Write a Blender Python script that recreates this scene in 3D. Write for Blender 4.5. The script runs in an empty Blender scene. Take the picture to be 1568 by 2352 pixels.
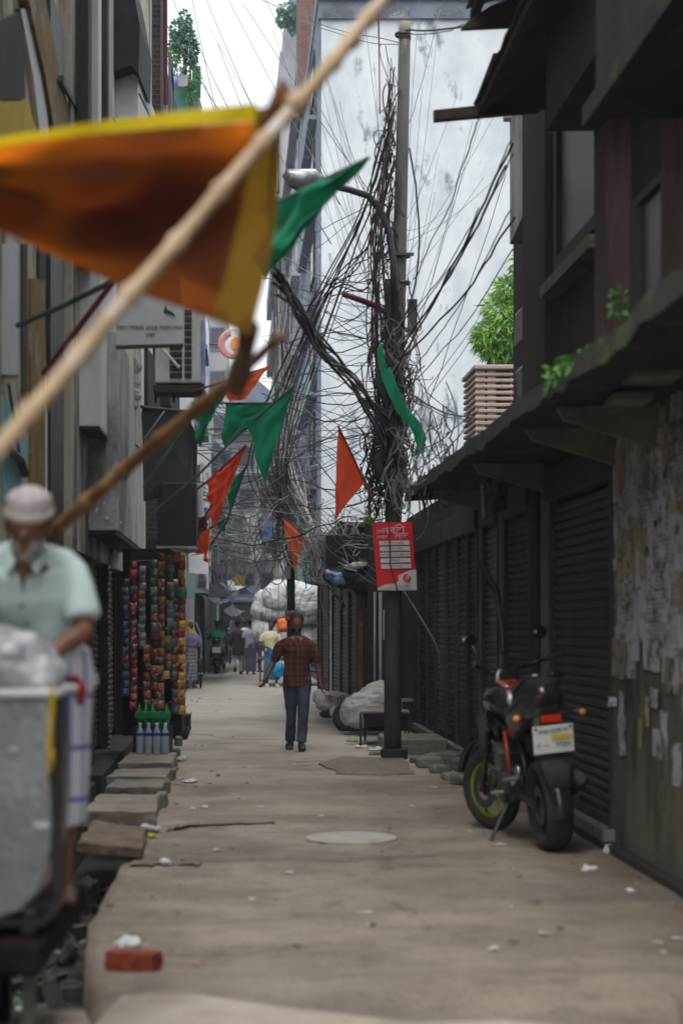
import bpy, bmesh, math, random
from mathutils import Vector, Matrix, noise, Euler
random.seed(11)
R = math.radians
sc = bpy.context.scene
col = sc.collection
# ------------------------------------------------------------------ camera, sky, sun, exposure
F = 4000.0; HZ = 1433.0; CH = 1.6           # focal length and horizon in photo pixels (1568 wide), camera height
cam_d = bpy.data.cameras.new('camera'); cam = bpy.data.objects.new('camera', cam_d); col.objects.link(cam)
cam.location = (0, 0, CH); cam.rotation_euler = (R(90), 0, 0)
cam_d.sensor_fit = 'VERTICAL'; cam_d.sensor_height = 36; cam_d.sensor_width = 24
cam_d.lens = 36 * F / 2352; cam_d.shift_y = (HZ - 1176) / 2352
cam_d.clip_end = 2000; cam_d.clip_start = 0.1
cam_d.dof.use_dof = True; cam_d.dof.focus_distance = 28; cam_d.dof.aperture_fstop = 1.6
sc.camera = cam
w = bpy.data.worlds.new('World'); sc.world = w; w.use_nodes = True
nt = w.node_tree; nt.nodes.clear()
SUN_E, SUN_R = R(62), R(200)
sky = nt.nodes.new('ShaderNodeTexSky'); sky.sky_type = 'NISHITA'; sky.sun_disc = False
sky.sun_elevation = SUN_E; sky.sun_rotation = SUN_R; sky.dust_density = 4.0; sky.air_density = 1.2
hs = nt.nodes.new('ShaderNodeHueSaturation'); hs.inputs['Saturation'].default_value = 0.22; hs.inputs['Value'].default_value = 1.0
bg = nt.nodes.new('ShaderNodeBackground'); bg.inputs['Strength'].default_value = 0.15
out = nt.nodes.new('ShaderNodeOutputWorld')
nt.links.new(sky.outputs[0], hs.inputs['Color']); nt.links.new(hs.outputs[0], bg.inputs[0]); nt.links.new(bg.outputs[0], out.inputs[0])
sun_d = bpy.data.lights.new('sun', 'SUN'); sun_d.energy = 0.6; sun_d.angle = R(25); sun_d.color = (1, .96, .9)
sun = bpy.data.objects.new('sun', sun_d); col.objects.link(sun)
sun.rotation_euler = (R(90) - SUN_E, 0, R(180) - SUN_R + R(180))
sun.location = (0, 0, 40)
sc.view_settings.view_transform = 'Standard'; sc.view_settings.look = 'None'
sc.view_settings.exposure = 1.2; sc.view_settings.gamma = 1
sc.render.engine = 'CYCLES'
# ------------------------------------------------------------------ helpers
AX = -0.061                                   # the lane runs slightly to the left of the view axis
def P(u, v, Y): return Vector(((u - 784) / F * Y, Y, CH - (v - HZ) / F * Y))
def S(off, Y, z): return Vector((off + AX * Y, Y, z))
def link(o, parent=None):
    col.objects.link(o)
    if parent: o.parent = parent
    return o
def thing(name, label, cat, loc=(0, 0, 0), rz=0, group=None):
    o = bpy.data.objects.new(name, None); o.empty_display_size = .2
    o.location = loc; o.rotation_euler = (0, 0, rz); link(o)
    return tag(o, label, cat, group)
def tag(o, label, cat, group=None, kind=None):
    if label: o['label'] = label
    if cat: o['category'] = cat
    if group: o['group'] = group
    if kind: o['kind'] = kind
    return o
def root_of(o):
    while o.parent: o = o.parent
    return o
class MB:
    def __init__(s): s.bm = bmesh.new()
    def poly(s, vs, faces):
        b = [s.bm.verts.new(v) for v in vs]
        for f in faces:
            try: s.bm.faces.new([b[i] for i in f])
            except ValueError: pass
        return b
    def hexa(s, c):                            # 8 corners: bottom loop 0-3, top loop 4-7
        s.poly(c, [(0, 3, 2, 1), (4, 5, 6, 7), (0, 1, 5, 4), (1, 2, 6, 5), (2, 3, 7, 6), (3, 0, 4, 7)]); return s
    def box(s, c, d, rot=None):
        c = Vector(c); d = Vector(d) / 2
        m = rot.to_matrix() if rot else Matrix.Identity(3)
        p = [c + m @ Vector((x * d.x, y * d.y, z * d.z)) for z in (-1, 1) for x, y in ((-1, -1), (1, -1), (1, 1), (-1, 1))]
        return s.hexa(p)
    def sbox(s, o0, o1, y0, y1, z0, z1):       # a box running along the lane
        return s.hexa([S(o0, y0, z0), S(o1, y0, z0), S(o1, y1, z0), S(o0, y1, z0), S(o0, y0, z1), S(o1, y0, z1), S(o1, y1, z1), S(o0, y1, z1)])
    def pbox(s, u0, v0, u1, v1, Y, t):         # box facing the lane's mouth, front at distance Y, t deep
        a = P(u0, v1, Y); b = P(u1, v0, Y)
        return s.hexa([(a.x, Y, a.z), (b.x, Y, a.z), (b.x, Y + t, a.z), (a.x, Y + t, a.z), (a.x, Y, b.z), (b.x, Y, b.z), (b.x, Y + t, b.z), (a.x, Y + t, b.z)])
    def prism(s, pts, d):                      # polygon extruded by vector d
        n = len(pts); d = Vector(d); pts = [Vector(p) for p in pts]
        s.poly(pts + [p + d for p in pts], [tuple(range(n - 1, -1, -1)), tuple(range(n, 2 * n))] + [(i, (i + 1) % n, n + (i + 1) % n, n + i) for i in range(n)])
        return s
    def loft(s, pts, rad, ref=(1, 0, 0), n=12, cap=True):
        pts = [Vector(p) for p in pts]; ref = Vector(ref); m = len(pts)
        rad = [(r, r) if not isinstance(r, (tuple, list)) else r for r in (rad if isinstance(rad, (list, tuple)) and len(rad) == m else [rad] * m)]
        rings = []
        last = None
        for i in range(m):
            t = (pts[min(i + 1, m - 1)] - pts[max(i - 1, 0)])
            if t.length < 1e-7: t = Vector((0, 0, 1))
            t.normalize()
            r = ref - t * ref.dot(t)
            if r.length < .25:
                r = (last or Vector((0, 1, 0))); r = r - t * r.dot(t)
                if r.length < .1: r = Vector((0, 0, 1)) - t * t.z
            r.normalize(); last = r; q = t.cross(r)
            rings.append([s.bm.verts.new(pts[i] + r * rad[i][0] * math.cos(2 * math.pi * k / n) + q * rad[i][1] * math.sin(2 * math.pi * k / n)) for k in range(n)])
        for i in range(m - 1):
            for k in range(n):
                s.bm.faces.new((rings[i][k], rings[i][(k + 1) % n], rings[i + 1][(k + 1) % n], rings[i + 1][k]))
        if cap:
            for rg, end, nb, rr, fl in ((rings[0], 0, 1, rad[0], True), (rings[-1], m - 1, m - 2, rad[-1], False)):
                d = (pts[end] - pts[nb]); d = d.normalized() if d.length > 1e-7 else Vector((0, 0, 1))
                pv = s.bm.verts.new(pts[end] + d * min(rr) * (.55 if cap == 'round' else 0))
                for k in range(n):
                    a, b = rg[k], rg[(k + 1) % n]
                    s.bm.faces.new((b, a, pv) if fl else (a, b, pv))
        return s
    def tube(s, pts, r, n=6): return s.loft(pts, r, (1, 0, .01), n)
    def ell(s, c, r, rot=None, n=14, m=9, p=1.0):
        c = Vector(c); M = rot.to_matrix() if rot else Matrix.Identity(3)
        def e(x): return math.copysign(abs(x) ** p, x)
        rows = []
        for j in range(m + 1):
            th = math.pi * j / m
            k_ = 1 if j in (0, m) else n
            rows.append([s.bm.verts.new(c + M @ Vector((r[0] * e(math.sin(th)) * e(math.cos(2 * math.pi * k / n)), r[1] * e(math.sin(th)) * e(math.sin(2 * math.pi * k / n)), r[2] * e(math.cos(th))))) for k in range(k_)])
        for j in range(m):
            a, b = rows[j], rows[j + 1]
            for k in range(n):
                k2 = (k + 1) % n
                f = [a[0], b[k], b[k2]] if len(a) == 1 else ([a[k], b[0], a[k2]] if len(b) == 1 else [a[k], b[k], b[k2], a[k2]])
                s.bm.faces.new(f)
        return s
    def torus(s, c, Rr, r, axis=(1, 0, 0), n=32, m=8, a0=0, a1=360):
        axis = Vector(axis).normalized(); q = axis.orthogonal().normalized(); w_ = axis.cross(q)
        if abs(axis.x) > .5: q = Vector((0, 1, 0)); q = (q - axis * q.dot(axis)).normalized(); w_ = axis.cross(q)
        full = (a1 - a0) >= 360; N = n if full else n + 1; rings = []
        for i in range(N):
            a = R(a0 + (a1 - a0) * i / n); d = q * math.cos(a) + w_ * math.sin(a)
            rr = r if isinstance(r, tuple) else (r, r)
            rings.append([s.bm.verts.new(Vector(c) + d * (Rr + rr[0] * math.cos(2 * math.pi * k / m)) + axis * rr[1] * math.sin(2 * math.pi * k / m)) for k in range(m)])
        for i in range(n if full else N - 1):
            A, B = rings[i], rings[(i + 1) % N]
            for k in range(m): s.bm.faces.new((A[k], B[k], B[(k + 1) % m], A[(k + 1) % m]))
        return s
    def cyl(s, a, b, r, n=16): return s.loft([a, b], [r, r], (1, 0, .01), n)
    def build(s, name, m, parent=None, smooth=False, bevel=0, local=False, sub=0, solid=0):
        bmesh.ops.recalc_face_normals(s.bm, faces=s.bm.faces)
        me = bpy.data.meshes.new(name); s.bm.to_mesh(me); s.bm.free()
        if parent and not local: me.transform(Matrix.Translation(-root_of(parent).location))
        if smooth: me.polygons.foreach_set('use_smooth', [True] * len(me.polygons))
        if m: me.materials.append(m)
        o = bpy.data.objects.new(name, me); link(o, parent)
        if solid: md = o.modifiers.new('solid', 'SOLIDIFY'); md.thickness = solid
        if bevel: md = o.modifiers.new('bevel', 'BEVEL'); md.width = bevel; md.segments = 2
        if sub: md = o.modifiers.new('sub', 'SUBSURF'); md.levels = sub; md.render_levels = sub
        return o
def wrinkle(me, amp, sc_, seed=0, fold=None):
    nrm = [v.normal.copy() for v in me.vertices]
    for v, n in zip(me.vertices, nrm):
        q = v.co * sc_ + Vector((seed * 7.1, seed * 3.3, seed))
        if fold: q = Vector((q.x * fold[0], q.y * fold[1], q.z * fold[2]))
        v.co += n * amp * (noise.noise(q) + .5 * noise.noise(q * 2.1))
def bake(mb, name, m, parent, voxel=.01, smooth=4, wr=None, seed=0, label=None):
    """one continuous surface out of overlapping lofts"""
    bmesh.ops.recalc_face_normals(mb.bm, faces=mb.bm.faces)
    me = bpy.data.meshes.new('tmp'); mb.bm.to_mesh(me); mb.bm.free()
    t = bpy.data.objects.new('tmp', me); col.objects.link(t)
    md = t.modifiers.new('r', 'REMESH'); md.mode = 'VOXEL'; md.voxel_size = voxel
    if smooth: ms = t.modifiers.new('s', 'SMOOTH'); ms.factor = .5; ms.iterations = smooth
    bpy.context.view_layer.update()
    dg = bpy.context.evaluated_depsgraph_get()
    nm = bpy.data.meshes.new_from_object(t.evaluated_get(dg)); nm.name = name
    bpy.data.objects.remove(t); bpy.data.meshes.remove(me)
    if wr: wrinkle(nm, wr[0], wr[1], seed, wr[2] if len(wr) > 2 else None)
    nm.polygons.foreach_set('use_smooth', [True] * len(nm.polygons))
    nm.materials.clear(); nm.materials.append(m)
    o = bpy.data.objects.new(name, nm); link(o, parent)
    if label: o['label'] = label
    return o
def copy_tree(o, parent=None):
    c = o.copy(); link(c); c.parent = parent
    for ch in list(o.children): copy_tree(ch, c)
    return c
def text(body, name, m, parent, center, size, right, up, ext=.001, align='CENTER', local=False, squash=1):
    cu = bpy.data.curves.new('t', 'FONT'); cu.body = body; cu.size = size; cu.extrude = ext; cu.align_x = align; cu.align_y = 'CENTER'
    t = bpy.data.objects.new('t', cu); col.objects.link(t)
    bpy.context.view_layer.update()
    me = bpy.data.meshes.new_from_object(t.evaluated_get(bpy.context.evaluated_depsgraph_get()))
    bpy.data.objects.remove(t)
    r = Vector(right).normalized(); u_ = Vector(up).normalized(); n = r.cross(u_)
    M = Matrix.Translation(Vector(center)) @ Matrix(((r.x * squash, u_.x, n.x, 0), (r.y * squash, u_.y, n.y, 0), (r.z * squash, u_.z, n.z, 0), (0, 0, 0, 1)))
    me.transform(M)
    if parent and not local: me.transform(Matrix.Translation(-root_of(parent).location))
    me.materials.clear(); me.materials.append(m)
    o = bpy.data.objects.new(name, me); link(o, parent); return o
# ------------------------------------------------------------------ materials
def base_mat(name):
    m = bpy.data.materials.new(name); m.use_nodes = True
    n = m.node_tree.nodes; return m, n, m.node_tree.links, n['Principled BSDF']
def c4(c): return (c[0], c[1], c[2], 1)
def pm(name, c1, c2=None, scale=3, rough=.8, bump=.25, metal=0, c3=None, s3=.8, thr=(.38, .62), t3=(.55, .62), streak=0, spec=.3, bs=30, alpha=1, trans=0, coat=0, brick=None):
    m, n, l, b = base_mat(name)
    tc = n.new('ShaderNodeTexCoord'); mp = n.new('ShaderNodeMapping'); l.new(tc.outputs['Object'], mp.inputs[0])
    if streak: mp.inputs['Scale'].default_value = (1, 1, streak)
    src = None
    c2 = c2 or tuple(x * .75 for x in c1)
    if brick:
        sp = n.new('ShaderNodeSeparateXYZ'); l.new(tc.outputs['Object'], sp.inputs[0])
        ad = n.new('ShaderNodeMath'); l.new(sp.outputs[0], ad.inputs[0]); l.new(sp.outputs[1], ad.inputs[1])
        cb = n.new('ShaderNodeCombineXYZ'); l.new(ad.outputs[0], cb.inputs[0]); l.new(sp.outputs[2], cb.inputs[1])
        bt = n.new('ShaderNodeTexBrick'); l.new(cb.outputs[0], bt.inputs[0]); bt.inputs['Scale'].default_value = 1
        bt.inputs['Brick Width'].default_value = brick[0]; bt.inputs['Row Height'].default_value = brick[1]; bt.inputs['Mortar Size'].default_value = .012
        bt.inputs['Color1'].default_value = c4(c1); bt.inputs['Color2'].default_value = c4(c2); bt.inputs['Mortar'].default_value = c4(c3 or (.2, .19, .17))
        src = bt.outputs['Color']
        n2 = n.new('ShaderNodeTexNoise'); n2.inputs['Scale'].default_value = 2; l.new(mp.outputs[0], n2.inputs['Vector'])
        mx = n.new('ShaderNodeMix'); mx.data_type = 'RGBA'; mx.blend_type = 'MULTIPLY'; mx.inputs[0].default_value = .6
        l.new(src, mx.inputs[6]); l.new(n2.outputs[0], mx.inputs[7]); src = mx.outputs[2]
    else:
        n1 = n.new('ShaderNodeTexNoise'); n1.inputs['Scale'].default_value = scale; n1.inputs['Detail'].default_value = 7; n1.inputs['Roughness'].default_value = .62
        l.new(mp.outputs[0], n1.inputs['Vector'])
        r = n.new('ShaderNodeValToRGB'); r.color_ramp.elements[0].position = thr[0]; r.color_ramp.elements[1].position = thr[1]
        r.color_ramp.elements[0].color = c4(c1); r.color_ramp.elements[1].color = c4(c2); l.new(n1.outputs[0], r.inputs[0]); src = r.outputs[0]
        if c3:
            n3 = n.new('ShaderNodeTexNoise'); n3.inputs['Scale'].default_value = s3; n3.inputs['Detail'].default_value = 9; n3.inputs['Roughness'].default_value = .7
            l.new(mp.outputs[0], n3.inputs['Vector'])
            r3 = n.new('ShaderNodeValToRGB'); r3.color_ramp.elements[0].position = t3[0]; r3.color_ramp.elements[1].position = t3[1]; l.new(n3.outputs[0], r3.inputs[0])
            mx = n.new('ShaderNodeMix'); mx.data_type = 'RGBA'; l.new(r3.outputs[0], mx.inputs[0]); l.new(src, mx.inputs[6]); mx.inputs[7].default_value = c4(c3); src = mx.outputs[2]
    l.new(src, b.inputs['Base Color'])
    b.inputs['Roughness'].default_value = rough; b.inputs['Metallic'].default_value = metal; b.inputs['Specular IOR Level'].default_value = spec
    b.inputs['Alpha'].default_value = alpha; b.inputs['Transmission Weight'].default_value = trans; b.inputs['Coat Weight'].default_value = coat
    if bump:
        nb = n.new('ShaderNodeTexNoise'); nb.inputs['Scale'].default_value = bs; nb.inputs['Detail'].default_value = 5
        l.new(tc.outputs['Object'], nb.inputs['Vector'])
        bp = n.new('ShaderNodeBump'); bp.inputs['Strength'].default_value = bump; bp.inputs['Distance'].default_value = .02
        l.new(nb.outputs[0], bp.inputs['Height']); l.new(bp.outputs[0], b.inputs['Normal'])
    return m
def cloth(name, c, c2=None, trans=.4, sheer=0.0, scale=4, weave=200, tint=None):
    m, n, l, b = base_mat(name)
    c2 = c2 or tuple(x * .7 for x in c)
    tc = n.new('ShaderNodeTexCoord')
    n1 = n.new('ShaderNodeTexNoise'); n1.inputs['Scale'].default_value = scale; n1.inputs['Detail'].default_value = 6; l.new(tc.outputs['Object'], n1.inputs['Vector'])
    mx = n.new('ShaderNodeMix'); mx.data_type = 'RGBA'; l.new(n1.outputs[0], mx.inputs[0]); mx.inputs[6].default_value = c4(c); mx.inputs[7].default_value = c4(c2)
    b.inputs['Roughness'].default_value = .85; l.new(mx.outputs[2], b.inputs['Base Color']); b.inputs['Specular IOR Level'].default_value = .2
    b.inputs['Sheen Weight'].default_value = .15
    t = n.new('ShaderNodeBsdfTranslucent'); l.new(mx.outputs[2], t.inputs[0])
    if tint: l.remove(t.inputs[0].links[0]); t.inputs[0].default_value = c4(tint)
    ms = n.new('ShaderNodeMixShader'); ms.inputs[0].default_value = trans; l.new(b.outputs[0], ms.inputs[1]); l.new(t.outputs[0], ms.inputs[2])
    res = ms.outputs[0]
    if sheer:
        tr = n.new('ShaderNodeBsdfTransparent'); l.new(mx.outputs[2], tr.inputs[0])
        if tint: l.remove(tr.inputs[0].links[0]); tr.inputs[0].default_value = c4(tint)
        m2 = n.new('ShaderNodeMixShader'); m2.inputs[0].default_value = sheer; l.new(res, m2.inputs[1]); l.new(tr.outputs[0], m2.inputs[2]); res = m2.outputs[0]
    nb = n.new('ShaderNodeTexNoise'); nb.inputs['Scale'].default_value = weave * .1; nb.inputs['Detail'].default_value = 3; l.new(tc.outputs['Object'], nb.inputs['Vector'])
    bp = n.new('ShaderNodeBump'); bp.inputs['Strength'].default_value = .25; bp.inputs['Distance'].default_value = .01; l.new(nb.outputs[0], bp.inputs['Height']); l.new(bp.outputs[0], b.inputs['Normal'])
    l.new(res, n['Material Output'].inputs[0]); return m
def plaid(name, base, lines, period=.05, width=.16, soft=.5, trans=.1):
    """woven check: stripes along the height and round the body"""
    m, n, l, b = base_mat(name)
    tc = n.new('ShaderNodeTexCoord'); sp = n.new('ShaderNodeSeparateXYZ'); l.new(tc.outputs['Object'], sp.inputs[0])
    cur = None; prev = c4(base)
    for axes, c, per, wd in lines:
        if axes == 'x':
            a = n.new('ShaderNodeMath'); a.operation = 'ADD'; l.new(sp.outputs[0], a.inputs[0]); l.new(sp.outputs[1], a.inputs[1]); s_ = a.outputs[0]
        else: s_ = sp.outputs[2]
        d = n.new('ShaderNodeMath'); d.operation = 'DIVIDE'; l.new(s_, d.inputs[0]); d.inputs[1].default_value = per
        f = n.new('ShaderNodeMath'); f.operation = 'FRACT'; l.new(d.outputs[0], f.inputs[0])
        g = n.new('ShaderNodeMath'); g.operation = 'LESS_THAN'; l.new(f.outputs[0], g.inputs[0]); g.inputs[1].default_value = wd
        h = n.new('ShaderNodeMath'); h.operation = 'MULTIPLY'; l.new(g.outputs[0], h.inputs[0]); h.inputs[1].default_value = soft
        mx = n.new('ShaderNodeMix'); mx.data_type = 'RGBA'; l.new(h.outputs[0], mx.inputs[0])
        if cur: l.new(cur, mx.inputs[6])
        else: mx.inputs[6].default_value = prev
        mx.inputs[7].default_value = c4(c); cur = mx.outputs[2]
    l.new(cur, b.inputs['Base Color']); b.inputs['Roughness'].default_value = .9; b.inputs['Specular IOR Level'].default_value = .15
    return m
def road_mat():
    m = pm('road dust concrete', (.285, .236, .184), (.18, .148, .115), 1.3, .66, 0, c3=(.14, .125, .11), s3=.55, t3=(.5, .68), spec=.45)
    n = m.node_tree.nodes; l = m.node_tree.links; b = n['Principled BSDF']; src = b.inputs['Base Color'].links[0].from_socket; tc = [x for x in n if x.type == 'TEX_COORD'][0]
    def noise_(sc_, det, lo, hi):
        a = n.new('ShaderNodeTexNoise'); a.inputs['Scale'].default_value = sc_; a.inputs['Detail'].default_value = det; l.new(tc.outputs['Object'], a.inputs[0])
        r = n.new('ShaderNodeMapRange'); r.inputs[1].default_value = lo; r.inputs[2].default_value = hi; l.new(a.outputs[0], r.inputs[0]); return a, r.outputs[0]
    def mul(src, fac, col_):
        mx = n.new('ShaderNodeMix'); mx.data_type = 'RGBA'; mx.blend_type = 'MULTIPLY'; l.new(fac, mx.inputs[0]); l.new(src, mx.inputs[6]); mx.inputs[7].default_value = c4(col_); return mx.outputs[2]
    g, gf = noise_(45, 8, .5, .72); src = mul(src, gf, (.5, .48, .46))
    p, pf = noise_(5.5, 6, .55, .66); src = mul(src, pf, (.8, .78, .77))
    vo = n.new('ShaderNodeTexVoronoi'); vo.feature = 'DISTANCE_TO_EDGE'; vo.inputs['Scale'].default_value = .55; wv = n.new('ShaderNodeTexNoise'); wv.inputs['Scale'].default_value = 3
    l.new(tc.outputs['Object'], wv.inputs[0]); ad = n.new('ShaderNodeVectorMath'); ad.operation = 'MULTIPLY_ADD'; l.new(wv.outputs[1], ad.inputs[0]); ad.inputs[1].default_value = (.35, .35, .35); l.new(tc.outputs['Object'], ad.inputs[2]); l.new(ad.outputs[0], vo.inputs[0])
    cr = n.new('ShaderNodeMapRange'); cr.inputs[1].default_value = .012; cr.inputs[2].default_value = .0; l.new(vo.outputs[0], cr.inputs[0])
    q, qf = noise_(.8, 2, .45, .55); mm = n.new('ShaderNodeMath'); mm.operation = 'MULTIPLY'; l.new(cr.outputs[0], mm.inputs[0]); l.new(qf, mm.inputs[1]); src = mul(src, mm.outputs[0], (.6, .57, .54))
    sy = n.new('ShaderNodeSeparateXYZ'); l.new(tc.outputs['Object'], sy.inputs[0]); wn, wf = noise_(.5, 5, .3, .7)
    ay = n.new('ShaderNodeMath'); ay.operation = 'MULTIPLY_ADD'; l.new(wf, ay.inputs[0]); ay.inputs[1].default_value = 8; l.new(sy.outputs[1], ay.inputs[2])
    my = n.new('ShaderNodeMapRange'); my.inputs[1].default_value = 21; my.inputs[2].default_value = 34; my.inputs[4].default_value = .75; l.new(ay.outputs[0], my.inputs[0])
    md = n.new('ShaderNodeMix'); md.data_type = 'RGBA'; l.new(my.outputs[0], md.inputs[0]); l.new(src, md.inputs[6]); md.inputs[7].default_value = (.46, .43, .385, 1); src = md.outputs[2]  # far stretch painted paler, standing in for brighter light down the lane
    l.new(src, b.inputs['Base Color'])
    bp = n.new('ShaderNodeBump'); bp.inputs['Strength'].default_value = .45; bp.inputs['Distance'].default_value = .012; ah = n.new('ShaderNodeMath'); ah.operation = 'ADD'; l.new(g.outputs[0], ah.inputs[0]); l.new(p.outputs[0], ah.inputs[1]); l.new(ah.outputs[0], bp.inputs['Height']); l.new(bp.outputs[0], b.inputs['Normal'])
    r2, rf = noise_(1.1, 4, .35, .65); rr = n.new('ShaderNodeMapRange'); rr.inputs[3].default_value = .5; rr.inputs[4].default_value = .85; l.new(rf, rr.inputs[0]); l.new(rr.outputs[0], b.inputs['Roughness'])
    return m
M = {}
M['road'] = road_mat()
M['road_pale'] = pm('pale screed', (.42, .37, .31), (.31, .265, .22), 2.2, .85, .3, c3=(.26, .2, .165), s3=1.2, t3=(.52, .66))
M['far_road'] = pm('lightened far road', (.45, .425, .385), (.34, .32, .285), .9, .55, .3, c3=(.24, .22, .2), s3=.8, t3=(.55, .68), spec=.5)  # road colour lightened to imitate the brighter far lane; not assigned anywhere
M['patch'] = pm('grey cement patch', (.38, .37, .34), (.3, .29, .26), 6, .7, .2)
M['damp'] = pm('damp stain', (.125, .107, .09), (.19, .162, .135), 5, .65, .2)
M['mud'] = pm('black mud', (.012, .014, .011), (.03, .03, .022), 5, .45, .8, bs=12)
M['old_wood'] = pm('blackened timber', (.022, .018, .015), (.012, .01, .009), 6, .95, .5, spec=.05)
M['slab'] = pm('concrete slab', (.27, .235, .2), (.17, .15, .13), 4, .9, .5)
M['slab_green'] = pm('greenish slab', (.2, .205, .175), (.12, .125, .105), 4, .9, .5)
M['brick_red'] = pm('red brick', (.30, .065, .03), (.2, .04, .02), 9, .9, .6)
M['wood_grey'] = pm('worn timber', (.19, .14, .10), (.1, .075, .055), 8, .85, .5, streak=.4)
M['plaster'] = pm('weathered plaster', (.52, .49, .41), (.34, .32, .26), 1.5, .9, .5, c3=(.09, .085, .07), s3=1.3, t3=(.47, .6), streak=.25)
M['plaster_peel'] = pm('peeling plaster', (.58, .57, .5), (.34, .3, .18), 2.2, .9, .5, c3=(.09, .085, .06), s3=1.6, t3=(.52, .6), streak=.3)
M['paint_blue'] = pm('blue wash paint', (.16, .42, .52), (.25, .52, .58), 3, .85, .3, c3=(.36, .38, .34), s3=2.5, t3=(.52, .62), streak=.4)
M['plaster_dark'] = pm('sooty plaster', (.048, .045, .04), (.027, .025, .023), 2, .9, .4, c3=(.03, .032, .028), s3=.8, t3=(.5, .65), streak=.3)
M['plaster_pink'] = pm('faded pink plaster', (.15, .095, .092), (.07, .045, .042), 2.5, .9, .3, c3=(.06, .05, .04), s3=1.2, t3=(.5, .64), streak=.4)
M['concrete_grey'] = pm('grey cement box', (.42, .42, .43), (.3, .3, .31), 1.6, .85, .3, c3=(.13, .13, .12), s3=1.6, t3=(.5, .66), streak=.6)
M['concrete_pale'] = pm('pale cement box', (.60, .62, .61), (.48, .5, .5), 2, .85, .2, c3=(.2, .2, .19), s3=1.4, t3=(.56, .68), streak=.35)
M['white_wall'] = pm('whitewashed tower wall', (.58, .62, .635), (.46, .505, .53), 1.1, .9, .35, c3=(.19, .22, .25), s3=.75, t3=(.555, .62), streak=.5, thr=(.4, .62), bs=6)
M['seam'] = pm('weathered plaster seam', (.47, .51, .53), (.55, .59, .61), 2, .9, .1)
M['blue_grey'] = pm('blue grey facade', (.16, .19, .24), (.1, .12, .16), .9, .8, .2, c3=(.3, .33, .36), s3=.7, t3=(.58, .64))
M['far_grey'] = pm('far plaster', (.34, .35, .36), (.25, .26, .28), .8, .9, .2, c3=(.15, .15, .16), s3=.6, t3=(.55, .68), streak=.4)
M['far_green'] = pm('far green plaster', (.2, .3, .28), (.14, .22, .2), 1, .9, .2)
M['glass_dark'] = pm('dark window', (.02, .025, .035), (.035, .04, .05), 2, .25, 0, spec=.5)
M['brickwall'] = pm('brick wall', (.24, .09, .055), (.17, .06, .04), brick=(.25, .08), rough=.9, c3=(.2, .18, .16), bump=.4)
M['brick_dark'] = pm('dark brick', (.075, .06, .05), (.05, .04, .035), brick=(.25, .085), rough=.9, c3=(.12, .11, .1), bump=.5)
M['shutter'] = pm('galvanised shutter', (.066, .062, .053), (.042, .038, .032), 2.5, .55, .2, metal=.25, c3=(.07, .042, .026), s3=1.4, t3=(.52, .66), streak=.3)
M['shutter_teal'] = pm('teal grey shutter', (.12, .15, .145), (.085, .105, .1), 2.5, .55, .2, metal=.2, c3=(.06, .06, .055), s3=1.6, t3=(.55, .68), streak=.3)
M['shutter_rust'] = pm('rusty brown shutter', (.10, .072, .05), (.06, .042, .03), 3, .65, .3, metal=.1, c3=(.03, .026, .022), s3=1.8, t3=(.48, .62), streak=.3)
M['rail'] = pm('shutter rail', (.035, .034, .03), (.05, .045, .04), 5, .6, .2)
M['post'] = pm('concrete pole', (.115, .115, .105), (.07, .07, .065), 3, .85, .4, c3=(.2, .19, .17), s3=2.5, t3=(.58, .66), streak=.4)
M['tin'] = pm('rusty tin sheet', (.045, .036, .03), (.03, .026, .022), 3, .7, .3, c3=(.07, .04, .025), s3=1.2)
M['timber_dark'] = pm('dark timber', (.05, .035, .028), (.03, .022, .018), 6, .85, .4)
M['stained_wall'] = pm('stained grey brown plaster', (.15, .14, .115), (.08, .075, .06), 3, .9, .5, c3=(.04, .04, .032), s3=1.5, t3=(.5, .64), streak=.4)
M['moss'] = pm('mossy ledge', (.022, .024, .018), (.036, .037, .028), 4, .95, .7, c3=(.05, .1, .015), s3=2, t3=(.56, .66))
M['cream'] = pm('cream concrete', (.2, .185, .15), (.12, .11, .085), 3, .9, .4)
M['black'] = pm('black painted metal', (.013, .013, .015), (.022, .022, .024), 4, .5, .1)
M['blackcloth'] = pm('black tarpaulin', (.016, .016, .02), (.028, .028, .034), 4, .75, .3, bs=10)
M['white_plastic'] = pm('white plastic', (.6, .62, .62), (.5, .52, .52), 6, .45, .1)
M['ac_white'] = pm('air conditioner casing', (.55, .57, .55), (.45, .46, .44), 4, .5, .1, c3=(.25, .24, .2), s3=3, t3=(.58, .7))
M['sign_white'] = pm('pale sign face', (.5, .54, .56), (.42, .46, .48), 3, .5, 0)
M['ink'] = pm('ink', (.03, .035, .04), None, 5, .6, 0)
M['faded_ink'] = pm('faded ink', (.16, .16, .19), None, 5, .7, 0)
M['steel'] = pm('galvanised steel', (.34, .36, .37), (.2, .22, .23), 3, .3, .15, metal=.7, c3=(.4, .42, .43), s3=1.5)
M['steel_dark'] = pm('dark steel', (.05, .055, .06), (.08, .08, .085), 4, .45, .1, metal=.6)
M['chrome'] = pm('chrome', (.6, .62, .63), None, 5, .15, 0, metal=1)
M['rubber'] = pm('tyre rubber', (.022, .022, .023), (.035, .033, .031), 12, .8, .3)
M['bike_black'] = pm('black bike paint', (.012, .012, .014), (.016, .016, .018), 3, .22, 0, coat=.5, spec=.5)
M['bike_red'] = pm('red bike paint', (.27, .018, .01), (.22, .015, .008), 3, .3, 0, coat=.4)
M['bike_yellow'] = pm('lime yellow paint', (.27, .29, .012), (.18, .2, .01), 4, .4, 0)
M['bike_grey'] = pm('grey bike panel', (.03, .032, .034), (.016, .018, .019), 4, .4, .1)
M['lamp_red'] = pm('red lens', (.6, .03, .01), None, 4, .15, 0, spec=.6)
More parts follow.
